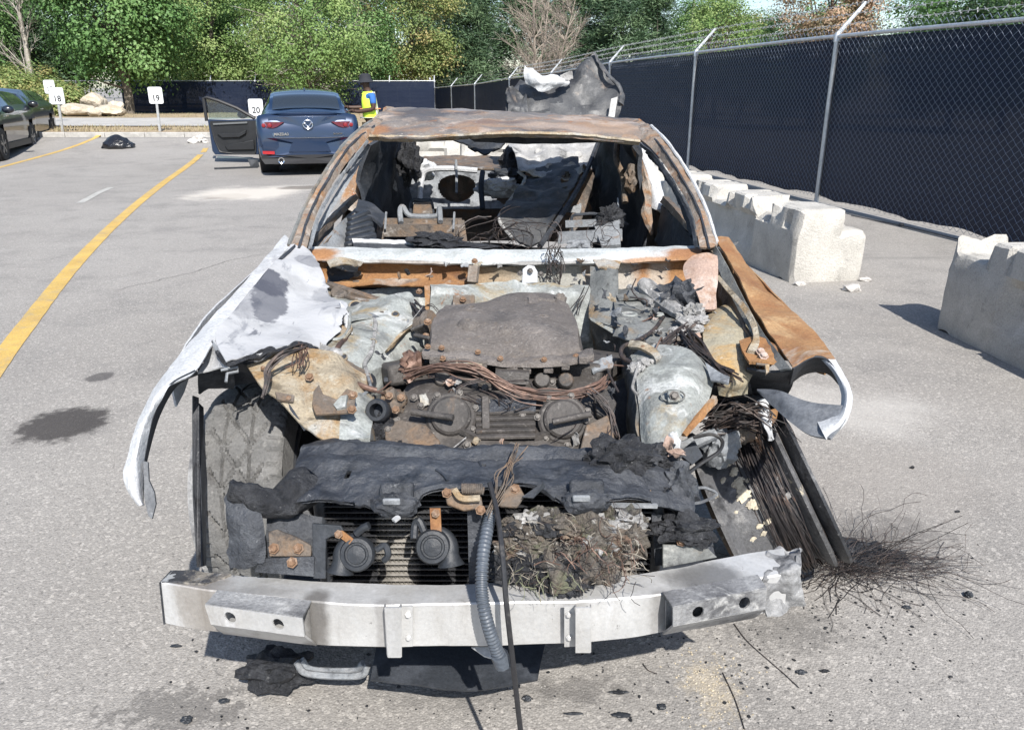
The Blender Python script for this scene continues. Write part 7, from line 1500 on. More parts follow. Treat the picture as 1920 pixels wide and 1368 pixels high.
# latch with its spring
la = part('bonnet_latch', MB().plate(pts((834, 922, 1.385), (850, 914, 1.39), (868, 926, 1.38), (902, 928, 1.38), (906, 952, 1.36), (870, 958, 1.355), (838, 946, 1.37)), .012), brown_steel, bevel=.003)
part('latch_plate', MB().plate(pts((940, 928, 1.38), (956, 910, 1.395), (974, 912, 1.395), (984, 930, 1.38), (970, 952, 1.36), (936, 950, 1.36)), .010), brown_steel, la, bevel=.003)
sp_ = [at(866+40*k/110, 916+.05*k*.1, 1.37)+W(0, .0095*math.cos(k*2*math.pi/10), .0095*math.sin(k*2*math.pi/10)) for k in range(111)]
part('latch_spring', MB().tube(sp_, .0022, 5), brown_steel, la)
part('latch_lever', MB().tube(spline(pts((852, 918, 1.37), (866, 934, 1.355), (900, 934, 1.355)), 12), .007, 6), galv_yellow, la)
bolts('bolt', la, [at(838, 924, 1.375), at(966, 916, 1.385), at(901, 956, 1.35)], rust_bolt, .0095, (0, -.75, .65))
part('latch_flap', MB().plate(pts((978, 932, 1.36), (1018, 904, 1.38), (1022, 912, 1.38), (1000, 934, 1.355)), .006), plastic_bk, la)
strands('wire_loom', [(972, 842, 1.52), (958, 870, 1.46), (948, 896, 1.42), (936, 926, 1.37), (922, 960, 1.345)], 9, .006, .0014, brown_steel, car, 20, .006)
part('centre_post', patch(P3([[(876, 950, 1.395), (906, 950, 1.395)], [(878, 1000, 1.385), (902, 1000, 1.385)], [(880, 1090, 1.37), (896, 1090, 1.37)]]), 6, 14, .02, .004), soot)
part('lower_strip', MB().bar(at(1124, 946, 1.42), at(1232, 948, 1.44), .008, .008), grey_int)
part('bent_clip', MB().bar(at(748, 968, 1.37), at(738, 976, 1.36), .01, .006), ash_white)
# condenser: tubes with fins between them
cx0, cx1 = at(612, 1000, 1.5).x, at(1222, 1000, 1.5).x; zt_, zb_ = .645, .30
cd = part('condenser', MB().box(((cx0+cx1)/2, 1.525, (zt_+zb_)/2), (cx1-cx0, .01, zt_-zb_)), dark_int)
fm = MB(); tb_ = MB(); nrow = 24
for k in range(nrow):
    z = zb_+(zt_-zb_)*(k+.5)/nrow
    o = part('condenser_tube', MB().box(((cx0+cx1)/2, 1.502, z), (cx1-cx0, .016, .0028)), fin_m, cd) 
    n = 150; pz = (zt_-zb_)/nrow
    for j in range(n):
        x = cx0+(cx1-cx0)*j/n; dx = (cx1-cx0)/n; za, zb2 = (z+.0016, z+pz-.0016) if j % 2 else (z+pz-.0016, z+.0016)
        fm.add([(x, 1.497, za), (x+dx, 1.497, zb2), (x+dx, 1.518, zb2), (x, 1.518, za)], [(0, 1, 2, 3)])
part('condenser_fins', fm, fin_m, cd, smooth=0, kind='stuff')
part('condenser_tank', MB().tube([(cx0-.01, 1.505, zb_), (cx0-.01, 1.505, zt_)], .014, 10), plastic_bk, cd)
part('condenser_tank', MB().tube([(cx1+.01, 1.505, zb_), (cx1+.01, 1.505, zt_)], .014, 10), plastic_bk, cd)
# horns
def horn(px, py, Y, flip, label):
    c = at(px, py, Y); ax = Vector((0, -.9, .42)).normalized(); ux = W(1, 0, 0)*flip; uy = ax.cross(W(1, 0, 0)).normalized()
    if uy.z < 0: uy = -uy
    h = part('horn', MB().lathe([(.032, -.03), (.0355, -.012), (.0355, .004), (.032, .011), (.025, .012), (.023, .008), (.0195, .008), (.018, .012), (.0, .014)], c, ax, 36), plastic_bk, label=label, smooth=35)
    line = []; rs_ = []; vx = W(1, 0, 0)*(-1 if flip < 0 else 1)
    for k in range(20):
        a = R(100-125*k/19); line.append(c+(vx*math.cos(a)+uy*math.sin(a))*(.030+.006*k/19)-ax*.010); rs_.append(.009+.010*(k/19)**1.5)
    d = (line[-1]-line[-2]).normalized()*.8+vx*.35
    for f, rr in ((.014, .021), (.026, .026), (.031, .028)): line.append(line[19]+d*f-uy*.0); rs_.append(rr)
    part('horn_trumpet', MB().tube(line, rs_, 14), plastic_bk, h, smooth=50)
    return h, c, ux, uy
h1 = horn(670, 1038, 1.37, -1, 'left round black horn'); h2 = horn(812, 1024, 1.37, 1, 'right round black horn with its mouth turned down')
part('horn_bracket', MB().plate(pts((628, 1000, 1.39), (642, 994, 1.39), (664, 1010, 1.375), (656, 1020, 1.37)), .006), orange_rust, h1[0])
part('horn_bracket', MB().plate(pts((806, 952, 1.40), (826, 952, 1.40), (828, 996, 1.38), (808, 996, 1.38)), .006), orange_rust, h2[0], label='rusty strip bracket')
bolts('bolt', h1[0], [at(635, 1001, 1.375)], rust_bolt, .008, (0, -.8, .6)); bolts('bolt', h2[0], [at(817, 962, 1.385)], rust_bolt, .008, (0, -.8, .6))
part('horn_connector', MB().tube(spline(pts((668, 1000, 1.38), (680, 990, 1.38), (692, 984, 1.38)), 8), .008, 8), plastic_bk, h1[0])
part('horn_connector', MB().tube(spline(pts((706, 1030, 1.38), (722, 1022, 1.38), (728, 1040, 1.37), (720, 1050, 1.37)), 10), .007, 8), plastic_bk, h1[0])
part('horn_connector', MB().tube(spline(pts((796, 998, 1.39), (786, 976, 1.4), (778, 984, 1.4), (776, 1010, 1.38)), 12), .008, 8), plastic_bk, h2[0])
# crush brackets
for nm, poly, mt in (('rust_plate', ((504, 996, 1.39), (520, 992, 1.39), (560, 1008, 1.385), (584, 1022, 1.38), (584, 1042, 1.37), (506, 1042, 1.37)), orange_rust), ('crush_plate', ((486, 1046, 1.37), (590, 1042, 1.37), (590, 1080, 1.36), (478, 1072, 1.36)), soot), ('post_bracket', ((586, 980, 1.40), (640, 984, 1.40), (646, 994, 1.395), (612, 1010, 1.385), (612, 1084, 1.36), (588, 1084, 1.36)), plastic_bk), ('crush_plate', ((1242, 1020, 1.44), (1322, 1022, 1.45), (1344, 1044, 1.45), (1242, 1064, 1.42)), galv_dark), ('rust_plate', ((1266, 1000, 1.46), (1330, 996, 1.47), (1338, 1024, 1.46), (1262, 1024, 1.45)), soot)):
    part(nm, MB().plate(pts(*poly), .008), brown_steel if mt is orange_rust else mt, bevel=.002)
bolts('bolt', car, [at(514, 1028, 1.37), at(560, 1028, 1.37), at(548, 1054, 1.355)], rust_bolt, .0105, (0, -.8, .6))
bolts('bolt', car, [at(1277, 1014, 1.44), at(1322, 1014, 1.455)], rust_bolt, .0105, (0, -.8, .6))
# burnt insulation caught on the condenser
def clump():
    rows = [[(960, 965, 1.43), (1020, 955, 1.43), (1085, 962, 1.42), (1150, 958, 1.43), (1205, 966, 1.44)],
            [(945, 1000, 1.40), (1010, 990, 1.395), (1085, 985, 1.39), (1150, 980, 1.395), (1212, 985, 1.42)],
            [(942, 1035, 1.38), (1010, 1030, 1.37), (1080, 1025, 1.36), (1140, 1025, 1.37), (1195, 1035, 1.41)],
            [(945, 1065, 1.35), (1010, 1068, 1.325), (1075, 1072, 1.31), (1125, 1070, 1.33), (1160, 1055, 1.38)],
            [(965, 1082, 1.36), (1020, 1090, 1.335), (1072, 1104, 1.31), (1110, 1090, 1.34), (1140, 1070, 1.38)]]
    return patch(P3(rows), 110, 90, .02, .05, 20, .02, 40, 'tblr', seed=17)
ic = part('insulation_clump', clump(), clump_m, label='matted clump of burnt insulation and fibres hung on the condenser', smooth=25)
def fibres(name, px0, px1, py0, py1, Y, n, L, mat, seed, parent, r=.0011, down=.3):
    rd = random.Random(seed); m = MB()
    for _ in range(n):
        px = rd.uniform(px0, px1); py = rd.uniform(py0, py1); t = (py-py0)/(py1-py0)
        p = at(px, py, Y-.09*t+rd.gauss(0, .012)); d = W(rd.gauss(0, 1), rd.gauss(-.25, .3), rd.gauss(-down, .7)).normalized(); ln_ = [p]; Lf = L*rd.uniform(.3, 1.2)
        for k in range(5): d = (d+W(rd.gauss(0, .35), rd.gauss(0, .2), rd.gauss(-.08, .3))).normalized(); p = p+d*Lf/5; ln_.append(p)
        m.tube(ln_, r*rd.uniform(.6, 1.5), 3, caps=False)
    return obj(name, m, mat, parent, kind='stuff')
pale_f = M('pale_fibre', (.3, .27, .225), [((.16, .14, .11), 20, .45, .62)], .9)
rd = random.Random(31)
for k in range(46):                                          # lumps of slag wool that make up the clump
    u, v_ = rd.random(), rd.random(); px = 955+240*u-25*v_; py = 968+112*v_-38*max(0, u-.6)/.4*v_
    p = at(px, py, 1.388-.07*v_+.03*abs(u-.5)); mt = clump_m
    if v_ > .72 and u < .75: mt = char
    elif u < .45 and v_ < .4: mt = rd.choice((ash_flake, clump_m, char))
    elif rd.random() < .3: mt = rd.choice((ash_flake, char, brown_steel))
    part('clump_lump', MB().blob(p, rd.uniform(.012, .026), 3, .8, 2.8, (1.3, .8, .8), seed=300+k), mt, ic, smooth=20)
fibres('clump_fibres', 948, 1205, 962, 1090, 1.39, 150, .04, pale_f, 3, ic, .0006)
fibres('clump_fibres', 945, 1200, 965, 1095, 1.385, 150, .05, wire_dk, 4, ic, .0006)
fibres('clump_fibres', 1040, 1200, 1000, 1070, 1.355, 60, .05, wire_cu, 5, ic, .0008)
fibres('clump_fibres', 965, 1070, 1060, 1098, 1.325, 30, .05, M('olive_fibre', (.13, .135, .085), [], .9), 6, ic, .0007, 1.4)
for k, (px, py, Y, r) in enumerate(((1070, 1094, 1.31, .028), (1040, 1084, 1.315, .026), (985, 1078, 1.335, .024), (1098, 1078, 1.33, .024), (1014, 1088, 1.325, .022))):
    part('clump_lump', MB().blob(at(px, py, Y), r, 4, .8, 2.6, (1.2, .7, .8), seed=90+k), char, ic)
# ---------------------------------------------------------------- bumper beam
n_ = 80
ft = spline(pts((302, 1092, 1.36), (410, 1107, 1.335), (500, 1118, 1.31), (590, 1128, 1.29), (720, 1134, 1.275), (830, 1133, 1.27), (960, 1131, 1.272), (1080, 1127, 1.285), (1237, 1112, 1.32), (1340, 1097, 1.355), (1430, 1083, 1.39), (1478, 1074, 1.41)), n_)
fb = spline(pts((310, 1170, 1.36), (420, 1187, 1.335), (510, 1199, 1.31), (595, 1209, 1.29), (720, 1214, 1.275), (830, 1213, 1.27), (960, 1211, 1.272), (1108, 1204, 1.285), (1240, 1189, 1.32), (1340, 1173, 1.355), (1420, 1155, 1.39), (1470, 1146, 1.41)), n_)
bt = spline(pts((323, 1069, 1.44), (433, 1078, 1.41), (510, 1084, 1.385), (590, 1089, 1.37), (720, 1095, 1.35), (830, 1095, 1.345), (960, 1092, 1.347), (1080, 1090, 1.355), (1243, 1067, 1.40), (1340, 1050, 1.44), (1420, 1036, 1.475), (1468, 1028, 1.50)), n_)
bb = [W(b.x, b.y, c.z) for b, c in zip(bt, fb)]
bm_ = MB(); vs = []
def edge(a, b, f): return a.lerp(b, f)
for i in range(n_):
    q = [bt[i], edge(bt[i], ft[i], .95), ft[i]+W(0, .001, -.003), fb[i]+W(0, .001, .003), edge(fb[i], bb[i], .05), bb[i]]
    for p in q: vs.append(p+mnoise.noise_vector(p*7)*.004+mnoise.noise_vector(p*23)*.0012)
fs = []
for i in range(n_-1):
    for k in range(6): fs.append((i*6+k, i*6+(k+1) % 6, (i+1)*6+(k+1) % 6, (i+1)*6+k))
fs.append(tuple(range(6))[::-1])
bm_.add(vs, [f[::-1] for f in fs])
beam = part('bumper_beam', bm_, alu, smooth=30, label='bare sooted aluminium bumper beam')
end_l = MB().plate([bt[0]+W(-.002, 0, 0), ft[0]+W(-.002, 0, 0), fb[0]+W(-.002, 0, 0), bb[0]+W(-.002, 0, 0)], .004); part('beam_end_cap', end_l, soot, beam)
sheetp('soot_crust', [[(325, 1069, 1.437), (380, 1073, 1.423), (436, 1077, 1.407)], [(314, 1080, 1.40), (366, 1084, 1.393), (412, 1088, 1.385)], [(303, 1090, 1.362), (356, 1093, 1.36), (384, 1096, 1.36)]], alu_black, beam, nu=24, nv=14, thick=.004, amp=.003, sc=30, ragged=.012, edges='r')
sheetp('melted_end', [[(1440, 1032, 1.50), (1470, 1024, 1.52), (1500, 1022, 1.53)], [(1436, 1056, 1.45), (1476, 1044, 1.46), (1503, 1036, 1.48)], [(1432, 1084, 1.388), (1476, 1070, 1.405), (1504, 1060, 1.42)], [(1434, 1120, 1.386), (1476, 1108, 1.40), (1505, 1098, 1.415)], [(1436, 1154, 1.388), (1474, 1146, 1.405), (1506, 1132, 1.42)]], alu_burnt, beam, nu=34, nv=44, thick=.006, amp=.022, sc=16, ragged=.02, rs=24, edges='rt', seed=21, label='melted ragged end of the beam')
def crash_box(tl, tr_, bl_, br_, kl, kr, lo_l, lo_r, holes, open_side, mat, label):
    fr = part('beam_box', patch([[at(*tl), at(*tr_)], [at(*bl_), at(*br_)]], 190, 46, .004, .0008, 20, linear=True, holes=holes, flip=False), mat, beam, label=label, smooth=30)
    part('box_top', patch([[at(*kl), at(*kr)], [at(*tl), at(*tr_)]], 40, 6, .004, .0008, 20, linear=True), alu_burnt, fr)
    part('box_underside', patch([[at(*bl_), at(*br_)], [at(*lo_l), at(*lo_r)]], 40, 6, .004, .0008, 20, linear=True), mat, fr)
    return fr
crash_box((385, 1133, 1.283), (567, 1158, 1.243), (396, 1168, 1.283), (571, 1191, 1.243), (408, 1107, 1.333), (584, 1127, 1.292), (420, 1186, 1.331), (594, 1208, 1.288), ((.24, .5, .058, .30), (.745, .5, .058, .30)), 'r', alu, 'left box bracket with two round holes')
crash_box((1261, 1138, 1.268), (1437, 1102, 1.34), (1261, 1172, 1.268), (1434, 1140, 1.34), (1242, 1110, 1.318), (1420, 1078, 1.385), (1242, 1188, 1.318), (1415, 1156, 1.385), ((.26, .5, .06, .30), (.76, .5, .06, .30)), 'l', alu_burnt, 'right sooty box bracket with two round holes')
part('box_inner', MB().plate(pts((412, 1122, 1.325), (580, 1142, 1.285), (584, 1198, 1.285), (420, 1180, 1.325)), .003), alu, beam)
part('box_inner', MB().plate(pts((1248, 1124, 1.312), (1424, 1088, 1.38), (1420, 1148, 1.38), (1248, 1180, 1.312)), .003), alu_burnt, beam)
for x0, x1, f0, f1, yb, lb in ((722, 752, 748, 774, 1231, 'left'), (1079, 1107, 1058, 1080, 1222, 'right')):
    yy = 1.262
    br = part('beam_bracket', MB().plate(pts((x0, 1138, yy-.03), (x1, 1138, yy-.03), (x1, yb, yy-.03), (x0+6 if lb == 'left' else x0, yb, yy-.03)), .004).plate(pts((x0, 1138, yy-.03), (x0, 1132, yy+.012), (x0+4, yb-6, yy+.008), (x0+6, yb, yy-.03)), .003).plate(pts((x1, 1138, yy-.03), (x1, 1132, yy+.012), (x1, yb-8, yy+.008), (x1, yb, yy-.03)), .003), alu, beam, smooth=20)
    part('bracket_flange', MB().plate(pts((f0, 1135, yy), (f1, 1135, yy), (f1, 1210, yy), (f0, 1211, yy)), .004), alu, br)
    fxm = (f0+f1)/2+(4 if lb == 'left' else -3)
    bolts('rivet', br, [at(fxm, 1152, yy-.004), at(fxm+1, 1195, yy-.004)], alu, .006, (0, -1, .2))
part('beam_tab', MB().plate(pts((884, 1213, 1.30), (924, 1213, 1.30), (922, 1234, 1.28), (908, 1230, 1.28)), .004), ash_white, beam)
# corrugated hose and cable hanging over the beam
hp = spline(pts((922, 958, 1.36), (914, 990, 1.335), (906, 1040, 1.28), (903, 1090, 1.245), (906, 1130, 1.225), (916, 1175, 1.215), (930, 1215, 1.215), (944, 1244, 1.22)), 190)
part('corrugated_hose', MB().tube(hp, [.0105 if k % 4 < 2 else .0128 for k in range(190)], 14, flat=1), hose_m, label='grey corrugated hose hanging over the bumper beam', smooth=50)
part('hose_end', MB().tube(pts((936, 1226, 1.215), (944, 1246, 1.215)), .017, 10), hose_m)
part('hanging_cable', MB().tube(spline(pts((918, 905, 1.39), (930, 950, 1.345), (938, 1000, 1.29), (944, 1060, 1.245), (949, 1125, 1.215), (957, 1200, 1.20), (966, 1280, 1.195), (976, 1368, 1.19), (990, 1470, 1.18)), 60), .0052, 8), cable_m, label='black cable hanging to the ground in front of the beam')
# ---------------------------------------------------------------- under the nose
part('undertray', patch([[W(-.33, 1.48, .16), W(-.1, 1.46, .145), W(.06, 1.49, .15)], [W(-.33, 1.7, .2), W(-.1, 1.7, .2), W(.1, 1.7, .2)], [W(-.33, 2.0, .22), W(-.1, 2.0, .22), W(.1, 2.0, .22)]], 20, 14, .006, .01, 9), plastic_bk)
part('tray_strip', MB().bar(atz(914, 1262, .148)+W(0,-.004,0), atz(1008, 1266, .148)+W(0,-.004,0), .012, .014), grey_int)
for dy, yy in ((0, 0), (9, .05)): part('tow_loop', MB().tube(spline([atz(556+dy, 1240-dy*.4, .15), atz(578+dy, 1262-dy*.8, .12), atz(672-dy, 1266-dy*1.1, .12), atz(690-dy, 1246-dy*.4, .15)], 24), .0085, 8), grey_int)
part('lower_crossmember', MB().box((-.04, 1.75, .24), (1.1, .12, .08)), dark_int, bevel=.01)
part('subframe', MB().box((-.04, 2.1, .24), (1.0, .3, .1)), dark_int, bevel=.02)
rg = MB().blob(atz(518, 1254, .07), .075, 4, .45, 2.2, (1.15, .7, .62), seed=95); part('melted_rag', rg, char, label='melted rag of plastic hanging under the beam')
part('melted_rag', MB().blob(atz(546, 1264, .05), .03, 4, .5, 3, (1.4, .7, .6), seed=96), ash_flake)
# ---------------------------------------------------------------- right front wheel: bare tilted rim wrapped in tyre cord
pale_bl = M('pale_blister', (.5, .45, .35), [((.3, .26, .2), 30, .5, .62)], .8)
wcr = at(1436, 930, 2.12); ax = Vector((.87, -.10, .47)).normalized()
rw = part('front_wheel_rim', MB().lathe([(.25, -.135), (.262, -.137), (.262, -.124), (.248, -.116), (.230, -.102), (.228, -.06), (.214, 0), (.214, .055), (.226, .075), (.244, .085), (.256, .096), (.256, .104), (.244, .108), (.22, .09), (.1, .08), (.0, .08)], wcr, ax, 72), rim_ash, smooth=35, label='bare blistered wheel rim leaning on the asphalt')
part('rim_outer_lip', MB().lathe([(.235, .112), (.252, .125), (.262, .139), (.258, .147), (.22, .12)], wcr, ax, 72), rim_m, rw)
part('brake_disc', MB().lathe([(.16, -.16), (.16, -.14), (0, -.14)], wcr, ax, 36), brown_steel, rw)
a1 = ax.orthogonal().normalized(); a2 = ax.cross(a1)
def cords(name, n, c0, sp, r0, mat, seed, th=.0017):
    rd = random.Random(seed); m = MB()
    for _ in range(n):
        off = rd.gauss(c0, sp); rr = r0+abs(rd.gauss(0, .010)); ph = rd.uniform(0, 6.28); tl = rd.gauss(0, .018); w0 = rd.uniform(0, 6.28); ln_ = []
        for k in range(56):
            a = 2*math.pi*k/56; wob = .006*math.sin(3*a+w0)+.004*math.sin(7*a+ph)
            ln_.append(wcr+ax*(off+tl*math.sin(a+ph)+wob*.6)+(a1*math.cos(a)+a2*math.sin(a))*(rr+wob*.5))
        m.tube(ln_, th*rd.uniform(.6, 1.3), 3, closed=True, caps=False)
    return obj(name, m, mat, rw, kind='stuff')
cords('tyre_cord', 64, .026, .017, .222, cord_m, 1, .0014); cords('tyre_cord', 26, .03, .036, .226, wire_dk, 2, .0013)
for k, (px, py, r) in enumerate(((1376, 884, .012), (1384, 905, .016), (1394, 928, .018), (1390, 918, .012), (1410, 944, .013), (1418, 950, .008), (1366, 868, .010), (1424, 986, .008), (1440, 978, .009), (1432, 1000, .007), (1402, 900, .006), (1356, 900, .008), (1412, 1010, .007), (1380, 960, .006), (1452, 900, .010), (1458, 920, .012), (1476, 930, .010))):
    for q in range(200):                                     # where that spot of the barrel lies
        Yq = 1.6+q*.003; p = at(px, py, Yq); dv = p-wcr; rad = (dv-ax*dv.dot(ax)).length
        if rad < .231: break
    nn = (dv-ax*dv.dot(ax)).normalized(); t1 = nn.orthogonal().normalized(); t2 = nn.cross(t1); b_ = MB().blob((0, 0, 0), r, 3, .6, 2.5, (1.2, .8, .22), seed=k+500)
    b_.v = [p+t1*v.x+t2*v.y+nn*v.z for v in b_.v]; part('paint_blister', b_, pale_bl if k < 14 else ash_flake, rw)
part('caliper', MB().blob(at(1352, 838, 2.0), .05, 4, .35, 2.2, (1, .8, 1.2), seed=97), grey_int)
part('caliper', MB().blob(at(1384, 808, 2.05), .045, 4, .4, 2.4, (1, .8, .9), seed=98), brown_steel)
part('control_arm', MB().tube(spline(pts((1262, 846, 1.95), (1300, 830, 1.96), (1340, 812, 1.98)), 10), .018, 8), grey_int)
part('control_arm', MB().plate(pts((1270, 850, 1.9), (1300, 826, 1.92), (1316, 856, 1.9), (1296, 872, 1.88)), .02), dark_int)
part('brake_pipe', MB().tube(spline(pts((1288, 888, 1.75), (1318, 866, 1.78), (1348, 846, 1.8), (1354, 826, 1.84), (1334, 814, 1.86), (1300, 820, 1.86)), 30), .005, 6), cable_m)
part('brake_pipe', MB().tube(spline(pts((1296, 918, 1.7), (1320, 914, 1.7), (1344, 926, 1.7), (1318, 940, 1.68), (1298, 944, 1.66)), 24), .004, 6), grey_int)
strands('loose_wire', [(1424, 752, 1.95), (1450, 780, 1.9), (1480, 812, 1.85), (1500, 842, 1.8)], 2, .01, .0012, wire_dk, car, 22, .01)
part('arch_flake', patch(P3([[(1412, 758, 2.0), (1430, 748, 2.0), (1440, 760, 2.0)], [(1424, 790, 1.96), (1436, 792, 1.96), (1446, 796, 1.96)], [(1440, 826, 1.94), (1448, 826, 1.94), (1452, 822, 1.94)]]), 10, 12, .006, .02, 16, .01, 30, 'lr'), ash_white)
part('arch_flake', MB().plate(pts((1440, 770, 2.02), (1460, 764, 2.02), (1456, 784, 2.0), (1446, 800, 2.0)), .008), fender_rust)
strands('wire_loom', [(1330, 790, 2.0), (1372, 776, 1.98), (1410, 772, 1.98), (1440, 790, 1.96)], 40, .014, .002, wire_dk, car, 23, .014)
part('melted_bundle', MB().blob(at(1392, 768, 2.06), .06, 4, .6, 2.4, (1.3, .8, .7), seed=99), char)
# ---------------------------------------------------------------- loose bonnet sheet stuffed through the cabin, a thing of its own
bz_ = thing('loose_bonnet_sheet', 'torn bent bonnet sheet standing up through the rear window of the burnt car', 'car bonnet', (.2, 4.4, .5))
part('lower_sheet', patch(P3([
 [(958, 240, 4.95), (1000, 240, 4.95), (1060, 240, 4.95), (1138, 236, 4.95)],
 [(954, 272, 4.75), (1000, 271, 4.75), (1060, 268, 4.75), (1124, 262, 4.75)],
 [(966, 298, 4.5), (1010, 299, 4.5), (1060, 297, 4.5), (1108, 291, 4.5)],
 [(976, 332, 4.25), (1010, 334, 4.22), (1055, 333, 4.2), (1092, 324, 4.2)]]), 26, 22, .006, .05, 7, .02, 24, 'b', seed=25), hood_pale, bz_, smooth=22)  # pale steel also paints the sunlight on this upper part
part('inner_frame', patch(P3([
 [(1004, 318, 4.36), (1030, 310, 4.40), (1060, 300, 4.46), (1086, 300, 4.46)],
 [(984, 338, 4.2), (1015, 338, 4.2), (1055, 336, 4.2), (1090, 328, 4.22)],
 [(958, 372, 3.95), (995, 372, 3.95), (1030, 372, 3.92), (1068, 362, 3.95)],
 [(936, 410, 3.72), (970, 420, 3.66), (1005, 430, 3.62), (1040, 405, 3.7)],
 [(960, 444, 3.55), (975, 458, 3.5), (995, 468, 3.45), (1014, 452, 3.52)]]), 40, 50, .012, .02, 8, .012, 20, 'lr', seed=26, holes=((.72, .26, .09, .05), (.8, .4, .07, .035))), hood_dark, bz_, smooth=30)  # dark steel holds both soot and the painted shade of the roof
part('sheet_edge', rough(MB().tube(spline(pts((972, 322, 4.3), (984, 338, 4.2), (958, 372, 3.94), (936, 410, 3.71), (960, 446, 3.54)), 30), .008, 6), .006, 30), hood_pale, bz_)  # pale tube painted as a highlight along the lower sheet
part('frame_edge', MB().tube(spline(pts((1122, 266, 4.7), (1096, 330, 4.2), (1060, 392, 3.8), (1012, 462, 3.48)), 24), .014, 6), soot, bz_)
part('upper_sheet', patch(P3([
 [(946, 240, 4.96), (1000, 242, 4.96), (1060, 242, 4.96), (1110, 240, 4.96), (1155, 236, 4.96)],
 [(948, 205, 5.06), (1000, 205, 5.08), (1060, 200, 5.1), (1110, 192, 5.1), (1165, 200, 5.04)],
 [(951, 172, 5.18), (1000, 176, 5.16), (1055, 172, 5.2), (1104, 152, 5.2), (1164, 166, 5.1)],
 [(966, 158, 5.24), (1005, 170, 5.18), (1062, 158, 5.24), (1106, 118, 5.28), (1136, 132, 5.22)],
 [(975, 148, 5.26), (1012, 166, 5.18), (1072, 146, 5.28), (1112, 99, 5.32), (1122, 104, 5.32)]]), 30, 20, .006, .06, 4.5, .02, 20, 't', seed=27), hood_dark, bz_, smooth=18)
part('torn_skin', patch(P3([
 [(984, 124, 5.12), (1000, 126, 5.1), (1018, 140, 5.08), (1040, 142, 5.1), (1064, 150, 5.14)],
 [(983, 140, 5.08), (1002, 146, 5.04), (1020, 154, 5.03), (1042, 152, 5.06), (1066, 156, 5.12)],
 [(988, 158, 5.08), (1006, 170, 5.05), (1020, 174, 5.05), (1042, 164, 5.08), (1060, 160, 5.12)]]), 40, 24, .004, .02, 12, .03, 22, 'tb', seed=28), ash_white, bz_, label='pale torn outer skin')
part('torn_skin', patch(P3([[(1050, 142, 5.12), (1062, 134, 5.14), (1073, 132, 5.16)], [(1052, 156, 5.1), (1064, 152, 5.12), (1074, 150, 5.15)]]), 12, 10, .004, .02, 12, .015, 30, 'tb'), ash_flake, bz_)
for px, py, Y, r in ((1010, 285, 4.62, .03), (1050, 282, 4.62, .035), (1084, 290, 4.54, .03), (1030, 312, 4.38, .028), (1072, 310, 4.36, .03), (1000, 322, 4.3, .02)):
    part('pressed_dent', MB().lathe([(r*.9, -.008), (r*.65, .006), (r*.4, .004), (0, .0)], at(px, py, Y), (0, -.75, .65), 14), hood_pale, bz_)
part('edge_roll', rough(MB().tube(spline(pts((1112, 100, 5.3), (1128, 126, 5.22), (1144, 146, 5.14), (1164, 166, 5.08), (1165, 194, 5.04)), 30), [.012+.012*k/30 for k in range(30)], 9, flat=.5), .012, 14), hood_dark, bz_)
part('edge_strip', MB().plate(pts((1146, 186, 5.0), (1158, 182, 5.0), (1152, 222, 4.95), (1140, 222, 4.95)), .01), hood_pale, bz_)
part('left_fold', patch(P3([[(947, 168, 5.1), (960, 162, 5.14), (975, 166, 5.16), (988, 176, 5.12)], [(950, 195, 5.04), (962, 192, 5.06), (978, 195, 5.08), (990, 200, 5.06)], [(950, 226, 4.98), (962, 226, 4.98), (978, 226, 5.0), (992, 226, 5.0)]]), 20, 20, .005, .03, 12, .015, 20, 'tl', seed=30), hood_dark, bz_)
# ================================================================== DEBRIS ON THE ASPHALT
def hair_nest(name, label, c, n, rx, ry, h, mat, seed, r=.0015, out=None):
    rd = random.Random(seed); m = MB()
    for _ in range(n):
        a = rd.uniform(0, 6.28); p = c+W(rd.gauss(0, rx*.35), rd.gauss(0, ry*.35), .004+abs(rd.gauss(0, h*.3))); d = W(math.cos(a), math.sin(a)*.7, rd.gauss(.1, .25)).normalized()
        if out is not None and rd.random() < .5: d = (out+W(rd.gauss(0, .35), rd.gauss(0, .35), rd.gauss(.15, .3))).normalized()
        L = rd.uniform(.08, .34); ln_ = [p]
        for k in range(7): d = (d+W(rd.gauss(0, .22), rd.gauss(0, .22), rd.gauss(-.06, .2))).normalized(); p = p+d*L/7; p.z = max(.003, p.z); ln_.append(p.copy())
        m.tube(ln_, r*rd.uniform(.6, 1.4), 3, caps=False)
    o = obj(name, m, mat, loc=(c.x, c.y, 0), kind='stuff'); return tag(o, label, 'wire')
hair_nest('tyre_wire', 'dark tangle of burnt tyre wire spread on the asphalt beside the bare rim', atz(1622, 1062), 170, .27, .15, .04, wire_dk, 5, r=.0007, out=W(.9, .25, .1))
m = MB(); rd = random.Random(9)
for _ in range(26):
    e = at(rd.uniform(1700, 1830), rd.uniform(960, 1075), 1.95); s0 = atz(rd.uniform(1560, 1680), rd.uniform(1040, 1090), .02)
    if rd.random() < .6: e = atz(rd.uniform(1720, 1850), rd.uniform(1040, 1075), rd.uniform(.01, .1))
    md = s0.lerp(e, .5)+W(rd.gauss(0, .03), rd.gauss(0, .03), rd.uniform(0, .05)); m.tube(spline([s0, md, e], 9), .0009, 3, caps=False)
tag(obj('tyre_wire', m, wire_dk, loc=tuple(atz(1640, 1070)), kind='stuff'), 'long stray wires sweeping out of the tangle to the right', 'wire')
tag(obj('ash_heap', MB().blob(atz(1600, 1040, .0), .12, 4, .5, 2.2, (1.2, .8, .26), seed=3), char), 'low black ash heap under the leaning rim', 'ash')
crumbs = MB(); rd = random.Random(4)
